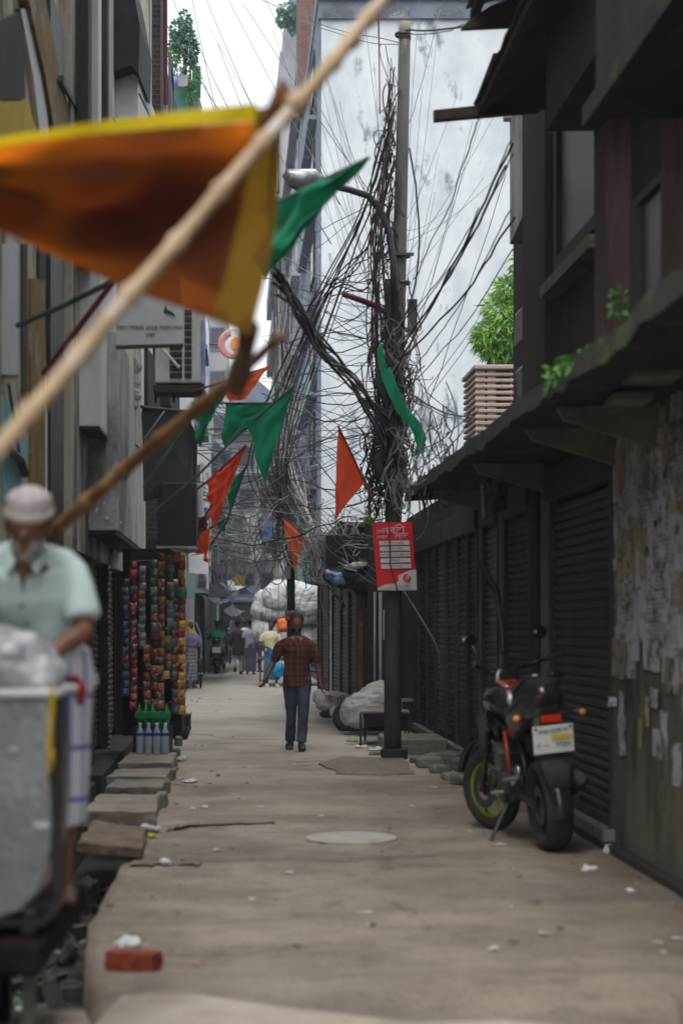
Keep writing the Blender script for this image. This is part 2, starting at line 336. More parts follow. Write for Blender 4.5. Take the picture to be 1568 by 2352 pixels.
M['lamp_amber'] = pm('amber lens', (.8, .28, .06), None, 4, .15, 0, spec=.6)
M['yellow'] = pm('yellow paint', (.62, .46, .015), (.5, .35, .01), 3, .8, .1)
M['yellow_dark'] = pm('old yellow paint', (.22, .15, .02), (.14, .095, .02), 3, .8, .2, c3=(.3, .27, .2), s3=2)
M['bamboo'] = pm('bamboo', (.40, .29, .18), (.27, .18, .10), 5, .55, .3, c3=(.46, .42, .37), s3=4, t3=(.5, .62))
M['bamboo_dark'] = pm('brown bamboo', (.19, .095, .04), (.11, .055, .022), 5, .55, .2, c3=(.34, .2, .1), s3=4)
M['pole_red'] = pm('maroon pipe', (.13, .018, .02), None, 4, .5, .1)
M['pole_green'] = pm('green pipe', (.05, .085, .06), (.03, .05, .04), 4, .6, .1)
M['cable'] = pm('black cable', (.025, .024, .027), (.04, .036, .04), 3, .5, 0)
M['cable_grey'] = pm('dusty grey cable', (.2, .205, .21), (.11, .115, .12), 2, .6, 0)
M['cable_pale'] = pm('pale grey cable', (.42, .43, .43), (.25, .26, .26), 2, .6, 0)
M['cable_red'] = pm('dark red cable', (.12, .015, .03), None, 3, .5, 0)
M['fl_orange'] = cloth('orange cloth', (.08, .02, .0015), (.05, .012, .001), .6, .07, scale=1.6, tint=(.8, .2, .008))
M['fl_yellow'] = cloth('yellow cloth', (.16, .085, .003), (.07, .035, .002), .3, .12, scale=2, tint=(.36, .19, .004))
M['yellow_hem'] = cloth('bright yellow hem', (.72, .55, .01), (.6, .45, .01), .5)
M['fl_lining'] = cloth('doubled brown cloth', (.05, .014, .003), (.015, .006, .003), .1, .1, scale=1.1)
M['fl_dark'] = cloth('brown cloth', (.12, .045, .01), (.08, .03, .01), .2)
M['fl_green'] = cloth('green satin', (.012, .26, .13), (.006, .17, .085), .3)
M['fl_red'] = cloth('red orange cloth', (.78, .11, .035), (.62, .06, .02), .35)
M['fl_salmon'] = cloth('salmon cloth', (.85, .21, .08), (.75, .15, .05), .4)
M['sack'] = pm('white woven sack', (.60, .62, .63), (.5, .52, .53), 5, .75, .35, bs=14)
M['sack_grey'] = pm('grey woven sack', (.56, .56, .54), (.4, .4, .39), 5, .8, .5, bs=16)
M['blue_tarp'] = pm('blue tarpaulin', (.08, .16, .42), (.3, .36, .5), 5, .6, .4, bs=10)
M['leaf'] = pm('leaf', (.11, .27, .045), (.05, .16, .03), 6, .55, 0)
M['leaf_lime'] = pm('lime leaf', (.28, .5, .08), (.15, .33, .05), 5, .5, 0)
M['leaf_teal'] = pm('blue green leaf', (.1, .24, .15), (.05, .15, .1), 5, .55, 0)
M['mesh_green'] = cloth('green shade net', (.16, .4, .3), (.1, .3, .24), .5, .25)
M['tan'] = pm('tan concrete louvre', (.46, .36, .31), (.36, .28, .24), 4, .85, .2)
M['skin'] = pm('dark brown skin', (.17, .085, .055), (.125, .06, .04), 9, .55, .08)
M['skin_far'] = pm('brown skin', (.14, .07, .045), (.11, .055, .035), 9, .6, 0)
M['hair'] = pm('black hair', (.01, .009, .009), (.02, .018, .017), 20, .7, .4)
M['beard'] = pm('grey beard', (.32, .31, .29), (.2, .19, .18), 30, .9, .6)
M['eye'] = pm('eye white', (.36, .33, .3), None, 9, .3, 0)
M['shirt_mint'] = cloth('pale mint shirt', (.50, .62, .62), (.42, .54, .53), .1)
M['cap'] = pm('knitted cap', (.42, .38, .38), (.3, .27, .28), 40, .95, .5, bs=60)
M['cap_band'] = pm('cream cap band', (.55, .5, .44), (.48, .43, .37), 30, .95, .3)
M['plaid_red'] = plaid('brown red check shirt', (.10, .034, .028), [('x', (.42, .24, .21), .066, .15), ('z', (.38, .22, .19), .075, .12), ('x', (.03, .01, .01), .033, .3), ('z', (.03, .01, .01), .0375, .3)], soft=.65)
M['collar_pink'] = pm('faded collar cloth', (.3, .14, .12), None, 9, .9, .1)
M['denim'] = pm('blue denim', (.03, .042, .062), (.055, .08, .115), 5, .9, .2, c3=(.12, .17, .23), s3=2.5, t3=(.54, .66))
M['lungi'] = plaid('white lungi with blue check', (.6, .62, .66), [('x', (.07, .1, .5), .095, .18), ('z', (.05, .07, .38), .2, .1)], soft=.85)
M['red_cloth'] = cloth('red cloth', (.36, .02, .018), None, .1)
M['cream_shirt'] = cloth('cream polo', (.72, .68, .44), (.62, .58, .38), .1)
M['lav_shirt'] = cloth('lavender cloth', (.23, .22, .36), (.17, .16, .27), .1)
M['lav_pale'] = cloth('pale lavender cloth', (.42, .39, .5), (.33, .31, .42), .1)
M['scarf'] = cloth('mustard scarf', (.60, .40, .14), (.45, .3, .1), .2)
M['grey_check'] = plaid('grey check lungi', (.3, .3, .32), [('x', (.07, .06, .1), .08, .35), ('z', (.1, .09, .13), .09, .3)], soft=.7)
M['purple'] = cloth('dark purple cloth', (.09, .07, .15), (.06, .05, .1), .1)
M['green_shirt'] = cloth('green shirt', (.02, .3, .15), (.015, .23, .12), .1)
M['dark_kurta'] = cloth('dark kurta', (.045, .04, .042), (.03, .028, .03), .1)
M['pale_trouser'] = cloth('pale loose trousers', (.36, .38, .38), (.28, .3, .3), .1)
M['teal'] = cloth('teal patterned cloth', (.02, .2, .38), (.05, .1, .14), .1)
M['plum'] = cloth('grey plum cloth', (.13, .11, .15), (.09, .08, .11), .1)
M['bag_blue'] = pm('blue plastic bag', (.02, .22, .6), (.02, .3, .55), 6, .4, .3)
M['orange_bag'] = pm('orange sack', (.75, .16, .03), (.6, .12, .02), 6, .6, .3)
M['sign_red'] = pm('red sign print', (.60, .012, .018), (.52, .01, .015), 2, .45, .05)
M['sign_w'] = pm('white sign print', (.55, .56, .57), (.48, .49, .5), 3, .5, 0)
M['plate'] = pm('white number plate', (.62, .66, .62), (.55, .58, .55), 3, .4, 0)
M['paper'] = pm('old newsprint', (.46, .45, .50), (.34, .335, .37), 5, .9, .1, c3=(.1, .1, .11), s3=9, t3=(.52, .6))
M['paper_tan'] = pm('yellowed paper', (.36, .32, .24), (.22, .19, .13), 5, .9, .1, c3=(.08, .075, .07), s3=11, t3=(.52, .6))
M['litter'] = pm('white litter', (.6, .61, .62), (.5, .5, .52), 9, .6, .3)
M['litter_dark'] = pm('dark litter', (.06, .05, .045), (.1, .09, .08), 9, .8, .3)
M['lime'] = pm('lime wrapper', (.5, .62, .02), None, 9, .5, .2)
M['green_pack'] = pm('green wrapper', (.04, .45, .02), (.3, .5, .2), 9, .4, .2)
M['orange_pack'] = pm('orange wrapper', (.7, .25, .05), None, 9, .4, .2)
for k_, c_ in dict(pk_red=(.42, .03, .02), pk_brown=(.12, .05, .025), pk_green=(.03, .22, .07), pk_clear=(.16, .24, .2), pk_blue=(.06, .11, .2), pk_yellow=(.75, .42, .02), pk_orange=(.42, .13, .035), pk_pink=(.55, .16, .14)).items():
    M[k_] = pm(k_, c_, tuple(x * .5 for x in c_), 30, .2, .9, spec=.9, bs=45, coat=.5)
M['bottle'] = pm('clear bottle', (.45, .55, .6), (.38, .46, .5), 9, .12, 0, alpha=.62, spec=.6)
M['bottle_green'] = pm('green bottle', (.008, .16, .05), (.03, .25, .09), 9, .15, 0, spec=.6)
M['label_blue'] = pm('blue label', (.03, .08, .35), None, 9, .4, 0)
def plastic_film():
    m, n, l, b = base_mat('milky plastic film')
    b.inputs['Base Color'].default_value = (.42, .43, .47, 1); b.inputs['Roughness'].default_value = .25; b.inputs['Specular IOR Level'].default_value = .8
    tc = n.new('ShaderNodeTexCoord'); nz = n.new('ShaderNodeTexNoise'); nz.inputs['Scale'].default_value = 9; l.new(tc.outputs['Object'], nz.inputs[0])
    bp = n.new('ShaderNodeBump'); bp.inputs['Strength'].default_value = .8; bp.inputs['Distance'].default_value = .03; l.new(nz.outputs[0], bp.inputs['Height']); l.new(bp.outputs[0], b.inputs['Normal'])
    tr = n.new('ShaderNodeBsdfTransparent'); mx = n.new('ShaderNodeMixShader'); mx.inputs[0].default_value = .3
    l.new(b.outputs[0], mx.inputs[1]); l.new(tr.outputs[0], mx.inputs[2]); l.new(mx.outputs[0], n['Material Output'].inputs[0]); return m
M['film'] = plastic_film()
def W(u, v, off):                              # the point of a facade plane that runs along the lane
    Y = F * off / (u - 540.0); return S(off, Y, CH - (v - HZ) / F * Y)
def struct(mb, name, m, **k):
    o = mb.build(name, m, **k); tag(o, None, None, None, 'structure'); return o
# ------------------------------------------------------------------ the ground
mb = MB(); mb.poly([(-400, -60, -.5), (400, -60, -.5), (400, 900, -.5), (-400, 900, -.5)], [(0, 1, 2, 3)])
struct(mb, 'ground', M['mud'])
EDGE = [(2.0, -.45), (6.9, -.58), (8.0, -.68), (9.2, -.77), (11.5, -.75), (12.9, -.69), (16, -.74), (22, -.81), (30, -1.1), (45, -1.2), (120, -1.3)]
def edge(Y):
    for (a, p), (b, q) in zip(EDGE, EDGE[1:]):
        if Y <= b: return p + (q - p) * (Y - a) / (b - a)
    return EDGE[-1][1]
mb = MB(); ys = [2.0]
while ys[-1] < 120: ys.append(ys[-1] + (.09 if ys[-1] < 16 else (.2 if ys[-1] < 30 else 1.5)))
nx = 44; vs = []; fs = []
for j, y in enumerate(ys):
    e = edge(y) + (.05 * noise.noise(Vector((y * 1.7, 3, 0))) if y < 30 else 0)
    for i in range(nx + 1):
        o_ = e + (3.2 - e) * i / nx
        z = .012 * noise.noise(Vector((o_ * 1.1, y * .8, 0))) + .006 * noise.noise(Vector((o_ * 5, y * 4, 2)))
        z += .05 * math.exp(-((y - 7.6) / .35) ** 2) * (1 + .4 * noise.noise(Vector((o_ * 2, 1, 1))))
        z -= .03 * math.exp(-((y - 13.6 - .25 * noise.noise(Vector((o_, 0, 5)))) / .12) ** 2) * max(0, 1 - max(0, o_ - .2))
        vs.append(S(o_, y, z))
    vs.append(S(e - .02, y, -.5))
k = nx + 2
for j in range(len(ys) - 1):
    for i in range(nx): fs.append((j * k + i, j * k + i + 1, (j + 1) * k + i + 1, (j + 1) * k + i))
    fs.append((j * k, (j + 1) * k, (j + 1) * k + nx + 1, j * k + nx + 1))
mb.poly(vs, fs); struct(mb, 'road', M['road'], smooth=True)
def sheet(name, pts, m, z=.024, drop=.03):
    """thin irregular layer of screed or damp on the road"""
    mb = MB(); n = len(pts); c = sum((Vector(p) for p in pts), Vector((0, 0, 0))) / n
    out_ = []
    for i in range(n):
        a, b = Vector(pts[i]), Vector(pts[(i + 1) % n])
        for t in range(8):
            p = a.lerp(b, t / 8); q = p - c; s_ = 1 + .12 * noise.noise(p * 3.1) + .05 * noise.noise(p * 11); out_.append(c + q * s_)
    top = [(p.x, p.y, z) for p in out_]; ctr = (c.x, c.y, z + .004)
    N = len(top); low = [(c.x + (p[0] - c.x) * 1.02, c.y + (p[1] - c.y) * 1.02, z - drop) for p in top]
    mb.poly(top + low + [ctr], [(i, (i + 1) % N, 2 * N) for i in range(N)] + [(i, N + i, N + (i + 1) % N, (i + 1) % N) for i in range(N)])
    return struct(mb, name, m, smooth=False)
def disc(cu, cv, ru, rv):
    Y = F * CH / (cv - HZ); X = (cu - 784) / F * Y; r = ru / F * Y
    return [(X + r * math.cos(2 * math.pi * i / 14), Y + r * math.sin(2 * math.pi * i / 14), 0) for i in range(14)]
mb = MB(); d_ = disc(806, 1928, 108, 16); c_ = sum((Vector(p) for p in d_), Vector()) / 14; mb.cyl((c_.x, c_.y, -.02), (c_.x, c_.y, .019), .34, 40)
o = mb.build('manhole_cover', M['patch'], bevel=.006); tag(o, 'round pale grey cement manhole cover set flush in the middle of the road', 'manhole cover')
def groove(name, pts, wd, m, z=.013):
    mb = MB(); vs = []; fs = []; q = []
    for a, b_ in zip(pts, pts[1:]):
        for k_ in range(14): q.append(Vector(a).lerp(Vector(b_), k_ / 14))
    for i, p in enumerate(q):
        Y = F * CH / (p.y - HZ); X = (p.x - 784) / F * Y; w_ = wd * (.5 + abs(noise.noise(Vector((i * .37, 1, 1)))) * 1.6); dy = .05 * noise.noise(Vector((i * .3, 5, wd)))
        vs += [(X, Y + dy - w_, z), (X, Y + dy, z + .003), (X, Y + dy + w_, z)]
    for i in range(len(q) - 1):
        for c_ in (0, 1): a = i * 3 + c_; fs.append((a, a + 3, a + 4, a + 1))
    mb.poly(vs, fs); return struct(mb, name, m)
groove('damp_streak', [(300, 1986), (380, 1981), (470, 1984)], .16, M['damp'])
groove('damp_streak', [(350, 1905), (430, 1897), (520, 1893), (640, 1890)], .09, M['damp'])
groove('road_joint', [(300, 1978), (600, 1977), (760, 1980), (900, 1974), (1010, 1970)], .018, M['mud'], .015)
groove('road_joint', [(470, 1688), (560, 1700), (640, 1697)], .04, M['road_pale'], .012)
groove('road_joint', [(640, 1752), (730, 1748), (900, 1756)], .03, M['road_pale'], .012)
sheet('damp_patch', [S(1.1, 18.6, 0), S(1.5, 18.2, 0), S(1.9, 18.5, 0), S(2.0, 20.6, 0), S(1.3, 20.9, 0), S(.95, 19.8, 0)], M['damp'], z=.018)
sheet('screed_strip', [S(-.6, 3.2, 0), S(2.9, 3.2, 0), S(2.6, 6.3, 0), S(-.5, 7.3, 0)], M['road_pale'], z=.05, drop=.06)
# raised floors beside the ditch
mb = MB(); mb.sbox(-3.4, -1.35, 2, 17, -.5, .06); mb.sbox(-3.4, -1.3, 17, 31, -.5, .12); mb.sbox(-3.4, -1.25, 31, 120, -.5, .02)
struct(mb, 'plinth', M['plaster_dark'])
mb = MB(); mb.hexa([S(-3, 5.9, .40), S(-.66, 5.9, .40), S(-.62, 7.3, .40), S(-3, 7.3, .40), S(-3, 5.9, .515), S(-.66, 5.9, .515), S(-.62, 7.3, .515), S(-3, 7.3, .515)])
struct(mb, 'plank_platform', M['old_wood'], bevel=.02)
mb = MB()
for y in (6.0, 6.9): mb.sbox(-1.0, -.9, y, y + .1, -.5, .4); mb.sbox(-2, -1.9, y, y + .1, -.5, .4)
struct(mb, 'platform_footing', M['old_wood'])
mb = MB(); mb.sbox(2.6, 5, 2, 28, -.5, .05); struct(mb, 'footway', M['plaster_dark'])
# slabs that bridge the ditch
def slab(label, u0, u1, v0, v1, z, t, m, name='stone_slab', cat='slab', tilt=0):
    Yf = (CH - z) * F / (v1 - HZ); Yb = (CH - z) * F / (v0 - HZ)
    def X(u, Y): return (u - 784) / F * Y
    c = [Vector((X(u0, Yf), Yf, z - t)), Vector((X(u1, Yf), Yf, z - t)), Vector((X(u1 + (540 - u1) * .06, Yb), Yb, z - t)), Vector((X(u0 + (540 - u0) * .1, Yb), Yb, z - t))]
    c = c + [p + Vector((0, 0, t)) for p in c]
    for i in (1, 2, 5, 6): c[i].z -= tilt
    me = MB(); me.hexa(c); bmesh.ops.subdivide_edges(me.bm, edges=me.bm.edges[:], cuts=8, use_grid_fill=True)
    for v_ in me.bm.verts: v_.co += Vector((noise.noise(v_.co * 5), noise.noise(v_.co * 5 + Vector((9, 0, 0))), noise.noise(v_.co * 4 + Vector((0, 9, 0))) * .5)) * .03 + Vector((noise.noise(v_.co * 17), noise.noise(v_.co * 17 + Vector((9, 0, 0))), noise.noise(v_.co * 14) * .5)) * .012
    o = me.build(name, m, bevel=.008); return tag(o, label, cat, 'slabs bridging the open ditch')
slab('broad worn pink grey slab bridging the ditch, nearest of the stone slabs', 192, 356, 1824, 1862, .12, .13, M['slab'])
slab('thin greenish slab over the ditch between two thicker slabs', 243, 372, 1788, 1808, .12, .07, M['slab_green'])
slab('pale slab over the ditch just behind the thin greenish slab', 246, 384, 1765, 1783, .15, .08, M['slab'])
slab('slab under the shrink wrapped water bottles at the snack stall', 272, 398, 1727, 1752, .17, .1, M['slab'])
slab('slab laid by the doorstep behind the snack stall', 395, 432, 1640, 1662, .22, .2, M['plaster_dark'])
slab('loose broken timber hatch tilted over the open ditch', 180, 325, 1884, 1932, .14, .07, M['wood_grey'], name='timber_hatch', cat='hatch', tilt=.05)
slab('pale cement slab crossing the ditch at the very front corner', -60, 186, 2322, 2420, .02, .1, M['road_pale'])
# kerb stones along the ditch
for i, (u, v) in enumerate([(372, 1850), (380, 1818), (392, 1790), (398, 1765), (404, 1742), (410, 1712)]):
    Y = F * (CH) / (v - HZ); mb = MB(); mb.box((((u - 784) / F * Y), Y, .03), (.09, .3, .17), Euler((0, .1 * (i % 3 - 1), .15 * (i % 2))))
    tag(mb.build('kerb_stone', M['slab_green'], bevel=.02), 'broken edge stone at the road end of the ditch slabs', 'stone', 'stones edging the ditch slabs')
# rubbish in the ditch (uncountable)
mb = MB(); random.seed(4)
for i in range(170):
    y = random.uniform(7.4, 13.5); o_ = random.uniform(-1.3, edge(y) - .05); c = S(o_, y, -.47 + random.random() * .13)
    s_ = random.uniform(.03, .11); mb.box(c, (s_ * 1.5, s_, s_ * .4), Euler((random.random() * 3, random.random() * 3, random.random() * 3)))
tag(mb.build('ditch_rubbish', M['litter_dark']), 'dark sludge and rubbish lying in the open ditch', 'rubbish', None, 'stuff')
for i in range(9):
    y = random.uniform(8, 12.5); c = S(random.uniform(-1.1, edge(y) - .08), y, -.33); mb = MB(); mb.ell(c, (.06, .04, .02), Euler((random.random(), random.random(), random.random() * 3)), 8, 5)
    o = mb.build('plastic_scrap', M['film'] if i % 2 else M['pk_green']); wrinkle(o.data, .02, 20, i)
    tag(o, 'crumpled plastic scrap lying in the open ditch', 'litter', 'plastic scraps in the ditch')

# ------------------------------------------------------------------ generic building parts
def window(mbname, parent, pts, pane=M['glass_dark'], frame=M['plaster_dark'], proud=.05, nrm=(1, 0, 0)):
    """pts: four corners on the facade; a frame proud of the wall with a recessed pane"""
    n = Vector(nrm).normalized(); p = [Vector(q) for q in pts]; c = sum(p, Vector()) / 4
    inn = [q.lerp(c, .14) for q in p]
    m1 = MB(); vs = [q for q in p] + [q for q in inn] + [q + n * proud for q in p] + [q + n * proud for q in inn]
    fs = []
    for i in range(4):
        j = (i + 1) % 4
        fs += [(8 + i, 8 + j, 12 + j, 12 + i), (i, j, 8 + j, 8 + i), (4 + i, 12 + i, 12 + j, 4 + j)]
    m1.poly(vs, fs); w_ = m1.build('window', frame, parent)
    m2 = MB(); m2.prism([q + n * .003 for q in inn], n * (proud * .3)); m2.build('pane', pane, w_)
    return w_
def shutter(parent, off, y0, y1, z0, z1, m, frame=True, face=-1, pitch=.075, name='roller_shutter', seed=0):
    """corrugated roller door in a facade that runs along the lane; face -1 looks left, +1 right"""
    mb = MB(); n = int((z1 - z0) / pitch); vs = []; fs = []; prof = [(0, 0), (.25, .02), (.7, .024), (.95, .004)]
    rows = []
    for k_ in range(n):
        for a, d in prof: rows.append((z0 + (k_ + a) * pitch, d))
    rows.append((z1, 0)); seg = 6
    for z, d in rows:
        for i in range(seg + 1):
            y = y0 + (y1 - y0) * i / seg
            dd = d + .018 * noise.noise(Vector((y * 1.5, z * 1.2, seed))); vs.append(S(off + face * dd, y, z + .012 * noise.noise(Vector((y * 2, 0, seed + 3)))))
    for r in range(len(rows) - 1):
        for i in range(seg): a = r * (seg + 1) + i; fs.append((a, a + 1, a + seg + 2, a + seg + 1))
    mb.poly(vs, fs); s_ = mb.build(name, m, parent)
    if frame:
        for y in (y0, y1):
            f = MB(); f.sbox(off - .06, off + .05, y - .035, y + .035, z0 - .02, z1 + .02); f.build('guide_rail', M['rail'], s_, bevel=.004)
        f = MB(); f.sbox(off - .1, off + .08, y0 - .03, y1 + .03, z1 + .02, z1 + .3); f.build('shutter_box', M['rail'], s_, bevel=.01)
        f = MB(); f.box(S(off + face * .05, (y0 + y1) / 2, z0 + .09), (.03, .05, .07)); f.build('padlock', M['steel_dark'], s_, bevel=.006)
        f = MB(); f.box(S(off + face * .035, (y0 + y1) / 2 + .3, z0 + .34), (.02, .16, .03)); f.build('pull_handle', M['steel_dark'], s_)
        f = MB(); f.sbox(off - .035, off + .02, y0 + .06, y1 - .06, z0 - .03, z0 + .06); f.build('bottom_bar', M['rail'], s_)
    return s_
def pole_rod(mb, a, b, r0, r1=None, nodes=0, n=10):
    a, b = Vector(a), Vector(b); r1 = r1 or r0
    if not nodes: mb.loft([a, b], [r0, r1], (1, .1, .01), n); return
    pts = []; rad = []; m = nodes * 8
    for i in range(m + 1):
        t = i / m; k_ = i % 8; q = a.lerp(b, t); q = q + Vector((noise.noise(q * 2.0), 0, noise.noise(q * 2.0 + Vector((5, 5, 5))))) * r0 * .5
        pts.append(q); r = r0 + (r1 - r0) * t; rad.append(r * (1.32 if k_ == 0 else (1.0 if k_ in (1, 7) else .95)))
    mb.loft(pts, rad, (1, .1, .01), n)
# ================================================================== RIGHT: row of shops
B = thing('shop_row', 'long low row of dark shuttered shops under a mossy canopy on the right side', 'building', S(2.72, 18, 0))
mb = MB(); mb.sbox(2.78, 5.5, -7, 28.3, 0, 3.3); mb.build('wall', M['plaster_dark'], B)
mb = MB(); mb.sbox(2.70, 2.8, 8.0, 12.45, 0, 3.2); PIL = mb.build('poster_wall', M['stained_wall'], B)
for y0, y1 in ((14.95, 15.3), (15.55, 15.85), (17.5, 17.75), (19.0, 19.2)):
    mb = MB(); mb.sbox(2.68, 2.8, y0, y1, 0, 3.1); mb.build('pillar', M['cream'] if y0 < 15.5 or y0 > 17 else M['plaster_dark'], B, bevel=.01)
for i, (y0, y1) in enumerate([(12.5, 14.88), (15.92, 17.42), (17.85, 18.95), (19.3, 20.2), (20.3, 21.2), (21.3, 22.3), (22.4, 23.4), (23.5, 24.5), (24.6, 25.7), (25.8, 27.0), (27.1, 28.2)]):
    shutter(B, 2.74, y0, y1, .14, 2.62, M[('shutter', 'shutter_rust', 'shutter_teal', 'shutter')[i % 4]], seed=i, pitch=.075 if i == 0 else .07)
mb = MB(); mb.sbox(2.62, 2.8, 12.4, 28.3, .0, .13); mb.build('threshold', M['slab_green'], B, bevel=.01)
mb = MB(); mb.sbox(2.66, 2.79, 12.4, 28.3, 2.93, 3.2); mb.build('lintel', M['plaster_dark'], B)
# canopy: a sagging mossy concrete ledge with a ragged edge
mb = MB(); ys_ = [3.34 + .22 * i for i in range(75)]; vs = []; fs = []
for j, y in enumerate(ys_):
    r = .05 * noise.noise(Vector((y * 1.3, 0, 0))) + .03 * noise.noise(Vector((y * 5, 0, 0))); sag = .05 * noise.noise(Vector((y * .7, 4, 0)))
    th = .14 + .06 * noise.noise(Vector((y * 3, 8, 0)))
    for o_, z in ((2.8, 3.32), (2.35, 3.24), (1.93 + r, 3.12 + sag), (1.91 + r, 3.12 + sag - th), (2.3, 3.0), (2.8, 3.02)): vs.append(S(o_, y, z + (.02 * noise.noise(Vector((y * 4, o_ * 4, 0))) if o_ < 2.7 else 0)))
for j in range(len(ys_) - 1):
    for i in range(6): a = j * 6 + i; b_ = j * 6 + (i + 1) % 6; fs.append((a, b_, b_ + 6, a + 6))
fs += [tuple(range(6)), tuple(range((len(ys_) - 1) * 6, len(ys_) * 6))]
mb.poly(vs, fs); mb.build('canopy', M['moss'], B)
for y in (11.1, 12.3, 15, 18):
    mb = MB(); mb.prism([S(2.7, y, 2.98), S(2.05, y, 2.98), S(2.1, y, 2.9), S(2.7, y, 2.72)], (0, .09, 0)); mb.build('bracket', M['cream'], B)
for i, (u0, v0, u1, v1, Y) in enumerate([(1410, 900, 1500, 915, 10.2), (1345, 932, 1440, 945, 11.0), (1455, 840, 1568, 862, 9.6)]):
    mb = MB(); mb.pbox(u0, v0, u1, v1, Y, .4); mb.build('ceiling_board', M['cream'], B)
# pasted papers on the near pillar
random.seed(8)
for i in range(100):
    y = random.uniform(10.2, 12.28); z = random.uniform(1.35, 2.9) if i < 84 else random.uniform(.7, 1.5)
    w_, h_ = (random.uniform(.26, .48), random.uniform(.24, .42)) if i < 84 else (random.uniform(.1, .3), random.uniform(.12, .3)); t = random.uniform(.002, .016)
    mb = MB(); n_ = 4; vs = []; fs = []
    rot = random.uniform(-.06, .06)
    for a in range(n_ + 1):
        for b_ in range(n_ + 1):
            dy = (a / n_ - .5) * w_; dz = (b_ / n_ - .5) * h_
            cu_ = .018 * max(0, noise.noise(Vector((i * 3.3, a * .6, b_ * .6))))
            if b_ == 0 and a == 0: dz += random.uniform(0, .03)
            vs.append(S(2.70 - t - cu_, y + dy + dz * rot, z + dz - dy * rot))
    for a in range(n_):
        for b_ in range(n_): k_ = a * (n_ + 1) + b_; fs.append((k_, k_ + 1, k_ + n_ + 2, k_ + n_ + 1))
    mb.poly(vs, fs); pp = mb.build('poster', M['paper'] if random.random() < .75 else M['paper_tan'], PIL)
    if i % 3 == 0 and i < 88:                   # printed lines
        mb = MB()
        for r in range(int(h_ / .028)):
            zz = z - h_ / 2 + .02 + r * .028
            mb.sbox(2.70 - t - .006, 2.70 - t - .0035, y - w_ * .38, y + w_ * random.uniform(.1, .38), zz, zz + (.014 if r % 5 == 4 else .006))
        mb.build('print', M['faded_ink'], pp)
# torn strips by the shutter rail
for i, (u, v0, v1, wd) in enumerate([(1424, 1240, 1330, 26), (1421, 1330, 1400, 18), (1425, 1500, 1610, 24), (1432, 1400, 1500, 10), (1414, 1600, 1622, 40), (1416, 1285, 1310, 22)]):
    Y = 12.35; a = P(u - wd / 2, v0, Y); b_ = P(u + wd / 2, v1, Y); mb = MB(); vs = []; fs = []
    for k_ in range(9):
        t = k_ / 8; z = a.z + (b_.z - a.z) * t; s_ = 1 - .6 * abs(noise.noise(Vector((i * 4, k_ * .9, 0)))); cx = (a.x + b_.x) / 2 + .012 * noise.noise(Vector((i, k_ * .7, 4)))
        hw = (b_.x - a.x) / 2 * s_; yy = Y + .03 * noise.noise(Vector((i * 2, k_ * .6, 7)))
        vs += [(cx - hw, yy, z), (cx, yy - .012, z), (cx + hw, yy, z)]
    for k_ in range(8):
        for c_ in (0, 1): q = k_ * 3 + c_; fs.append((q, q + 1, q + 4, q + 3))
    mb.poly(vs, fs); mb.build('torn_strip', M['paper'], PIL)
# hanging shop sign under the canopy
t = thing('hanging_sign', 'faded cream tin sign with pink lettering hanging under the right canopy', 'sign', P(1128, 1190, 15.2))
mb = MB(); mb.prism([P(1102, 1112, 15.0), P(1155, 1072, 15.6), P(1157, 1168, 15.6), P(1106, 1192, 15.0)], (.03, .02, 0)); mb.build('board', M['paper_tan'], t)
mb = MB()
for k_, (u, v, wu, hv) in enumerate([(1112, 1122, 8, 40), (1124, 1112, 6, 50), (1135, 1105, 10, 14), (1136, 1130, 8, 30), (1146, 1100, 5, 46)]):
    Y = 15.0 + .6 * (u - 1102) / 53 - .012; mb.prism([P(u, v, Y), P(u + wu, v - 5, Y + .1), P(u + wu, v - 5 + hv, Y + .1), P(u, v + hv, Y)], (.004, -.004, 0))
mb.build('lettering', M['plaster_pink'], t)
mb = MB(); mb.tube([P(1120, 1105, 15.2), P(1120, 1060, 15.2)], .006); mb.tube([P(1148, 1080, 15.5), P(1148, 1040, 15.5)], .006); mb.build('hanger', M['steel_dark'], t)
# upper floors of the dark building
B = thing('dark_building', 'dark sooty upper floors with awnings rising over the right canopy', 'building', S(2.72, 12, 3.3))
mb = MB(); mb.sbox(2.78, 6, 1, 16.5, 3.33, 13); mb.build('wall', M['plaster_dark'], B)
mb = MB(); mb.sbox(2.66, 2.8, 12.25, 12.9, 3.33, 5.9); mb.build('pilaster', M['plaster_pink'], B)
mb = MB(); mb.sbox(2.66, 2.8, 8.0, 10.9, 3.33, 5.2); mb.build('panel', M['plaster_pink'], B)
mb = MB(); mb.sbox(2.70, 2.8, 15.2, 16.4, 3.33, 9); mb.build('panel', M['plaster_dark'], B)
mb = MB(); mb.sbox(2.62, 2.8, 12.95, 15.0, 4.4, 4.5); mb.build('ledge', M['cream'], B)
window('w', B, [S(2.77, 13.1, 4.6), S(2.77, 14.9, 4.6), S(2.77, 14.9, 6.2), S(2.77, 13.1, 6.2)], nrm=(-1, 0, 0), frame=M['rail'])
window('w', B, [S(2.77, 9.2, 3.6), S(2.77, 12.0, 3.6), S(2.77, 12.0, 4.5), S(2.77, 9.2, 4.5)], nrm=(-1, 0, 0), frame=M['rail'])
mb = MB(); mb.sbox(2.15, 3.0, 6.5, 10.4, 4.62, 8); mb.build('balcony_box', M['plaster_dark'], B)
mb = MB(); mb.sbox(2.08, 2.2, 6.4, 10.46, 4.58, 4.7); mb.build('balcony_edge', M['moss'], B)
mb = MB(); mb.sbox(2.3, 2.75, 10.9, 12.9, 5.25, 5.32); mb.sbox(2.3, 2.36, 10.9, 12.9, 5.3, 6.6); mb.build('sun_shade', M['tin'], B)
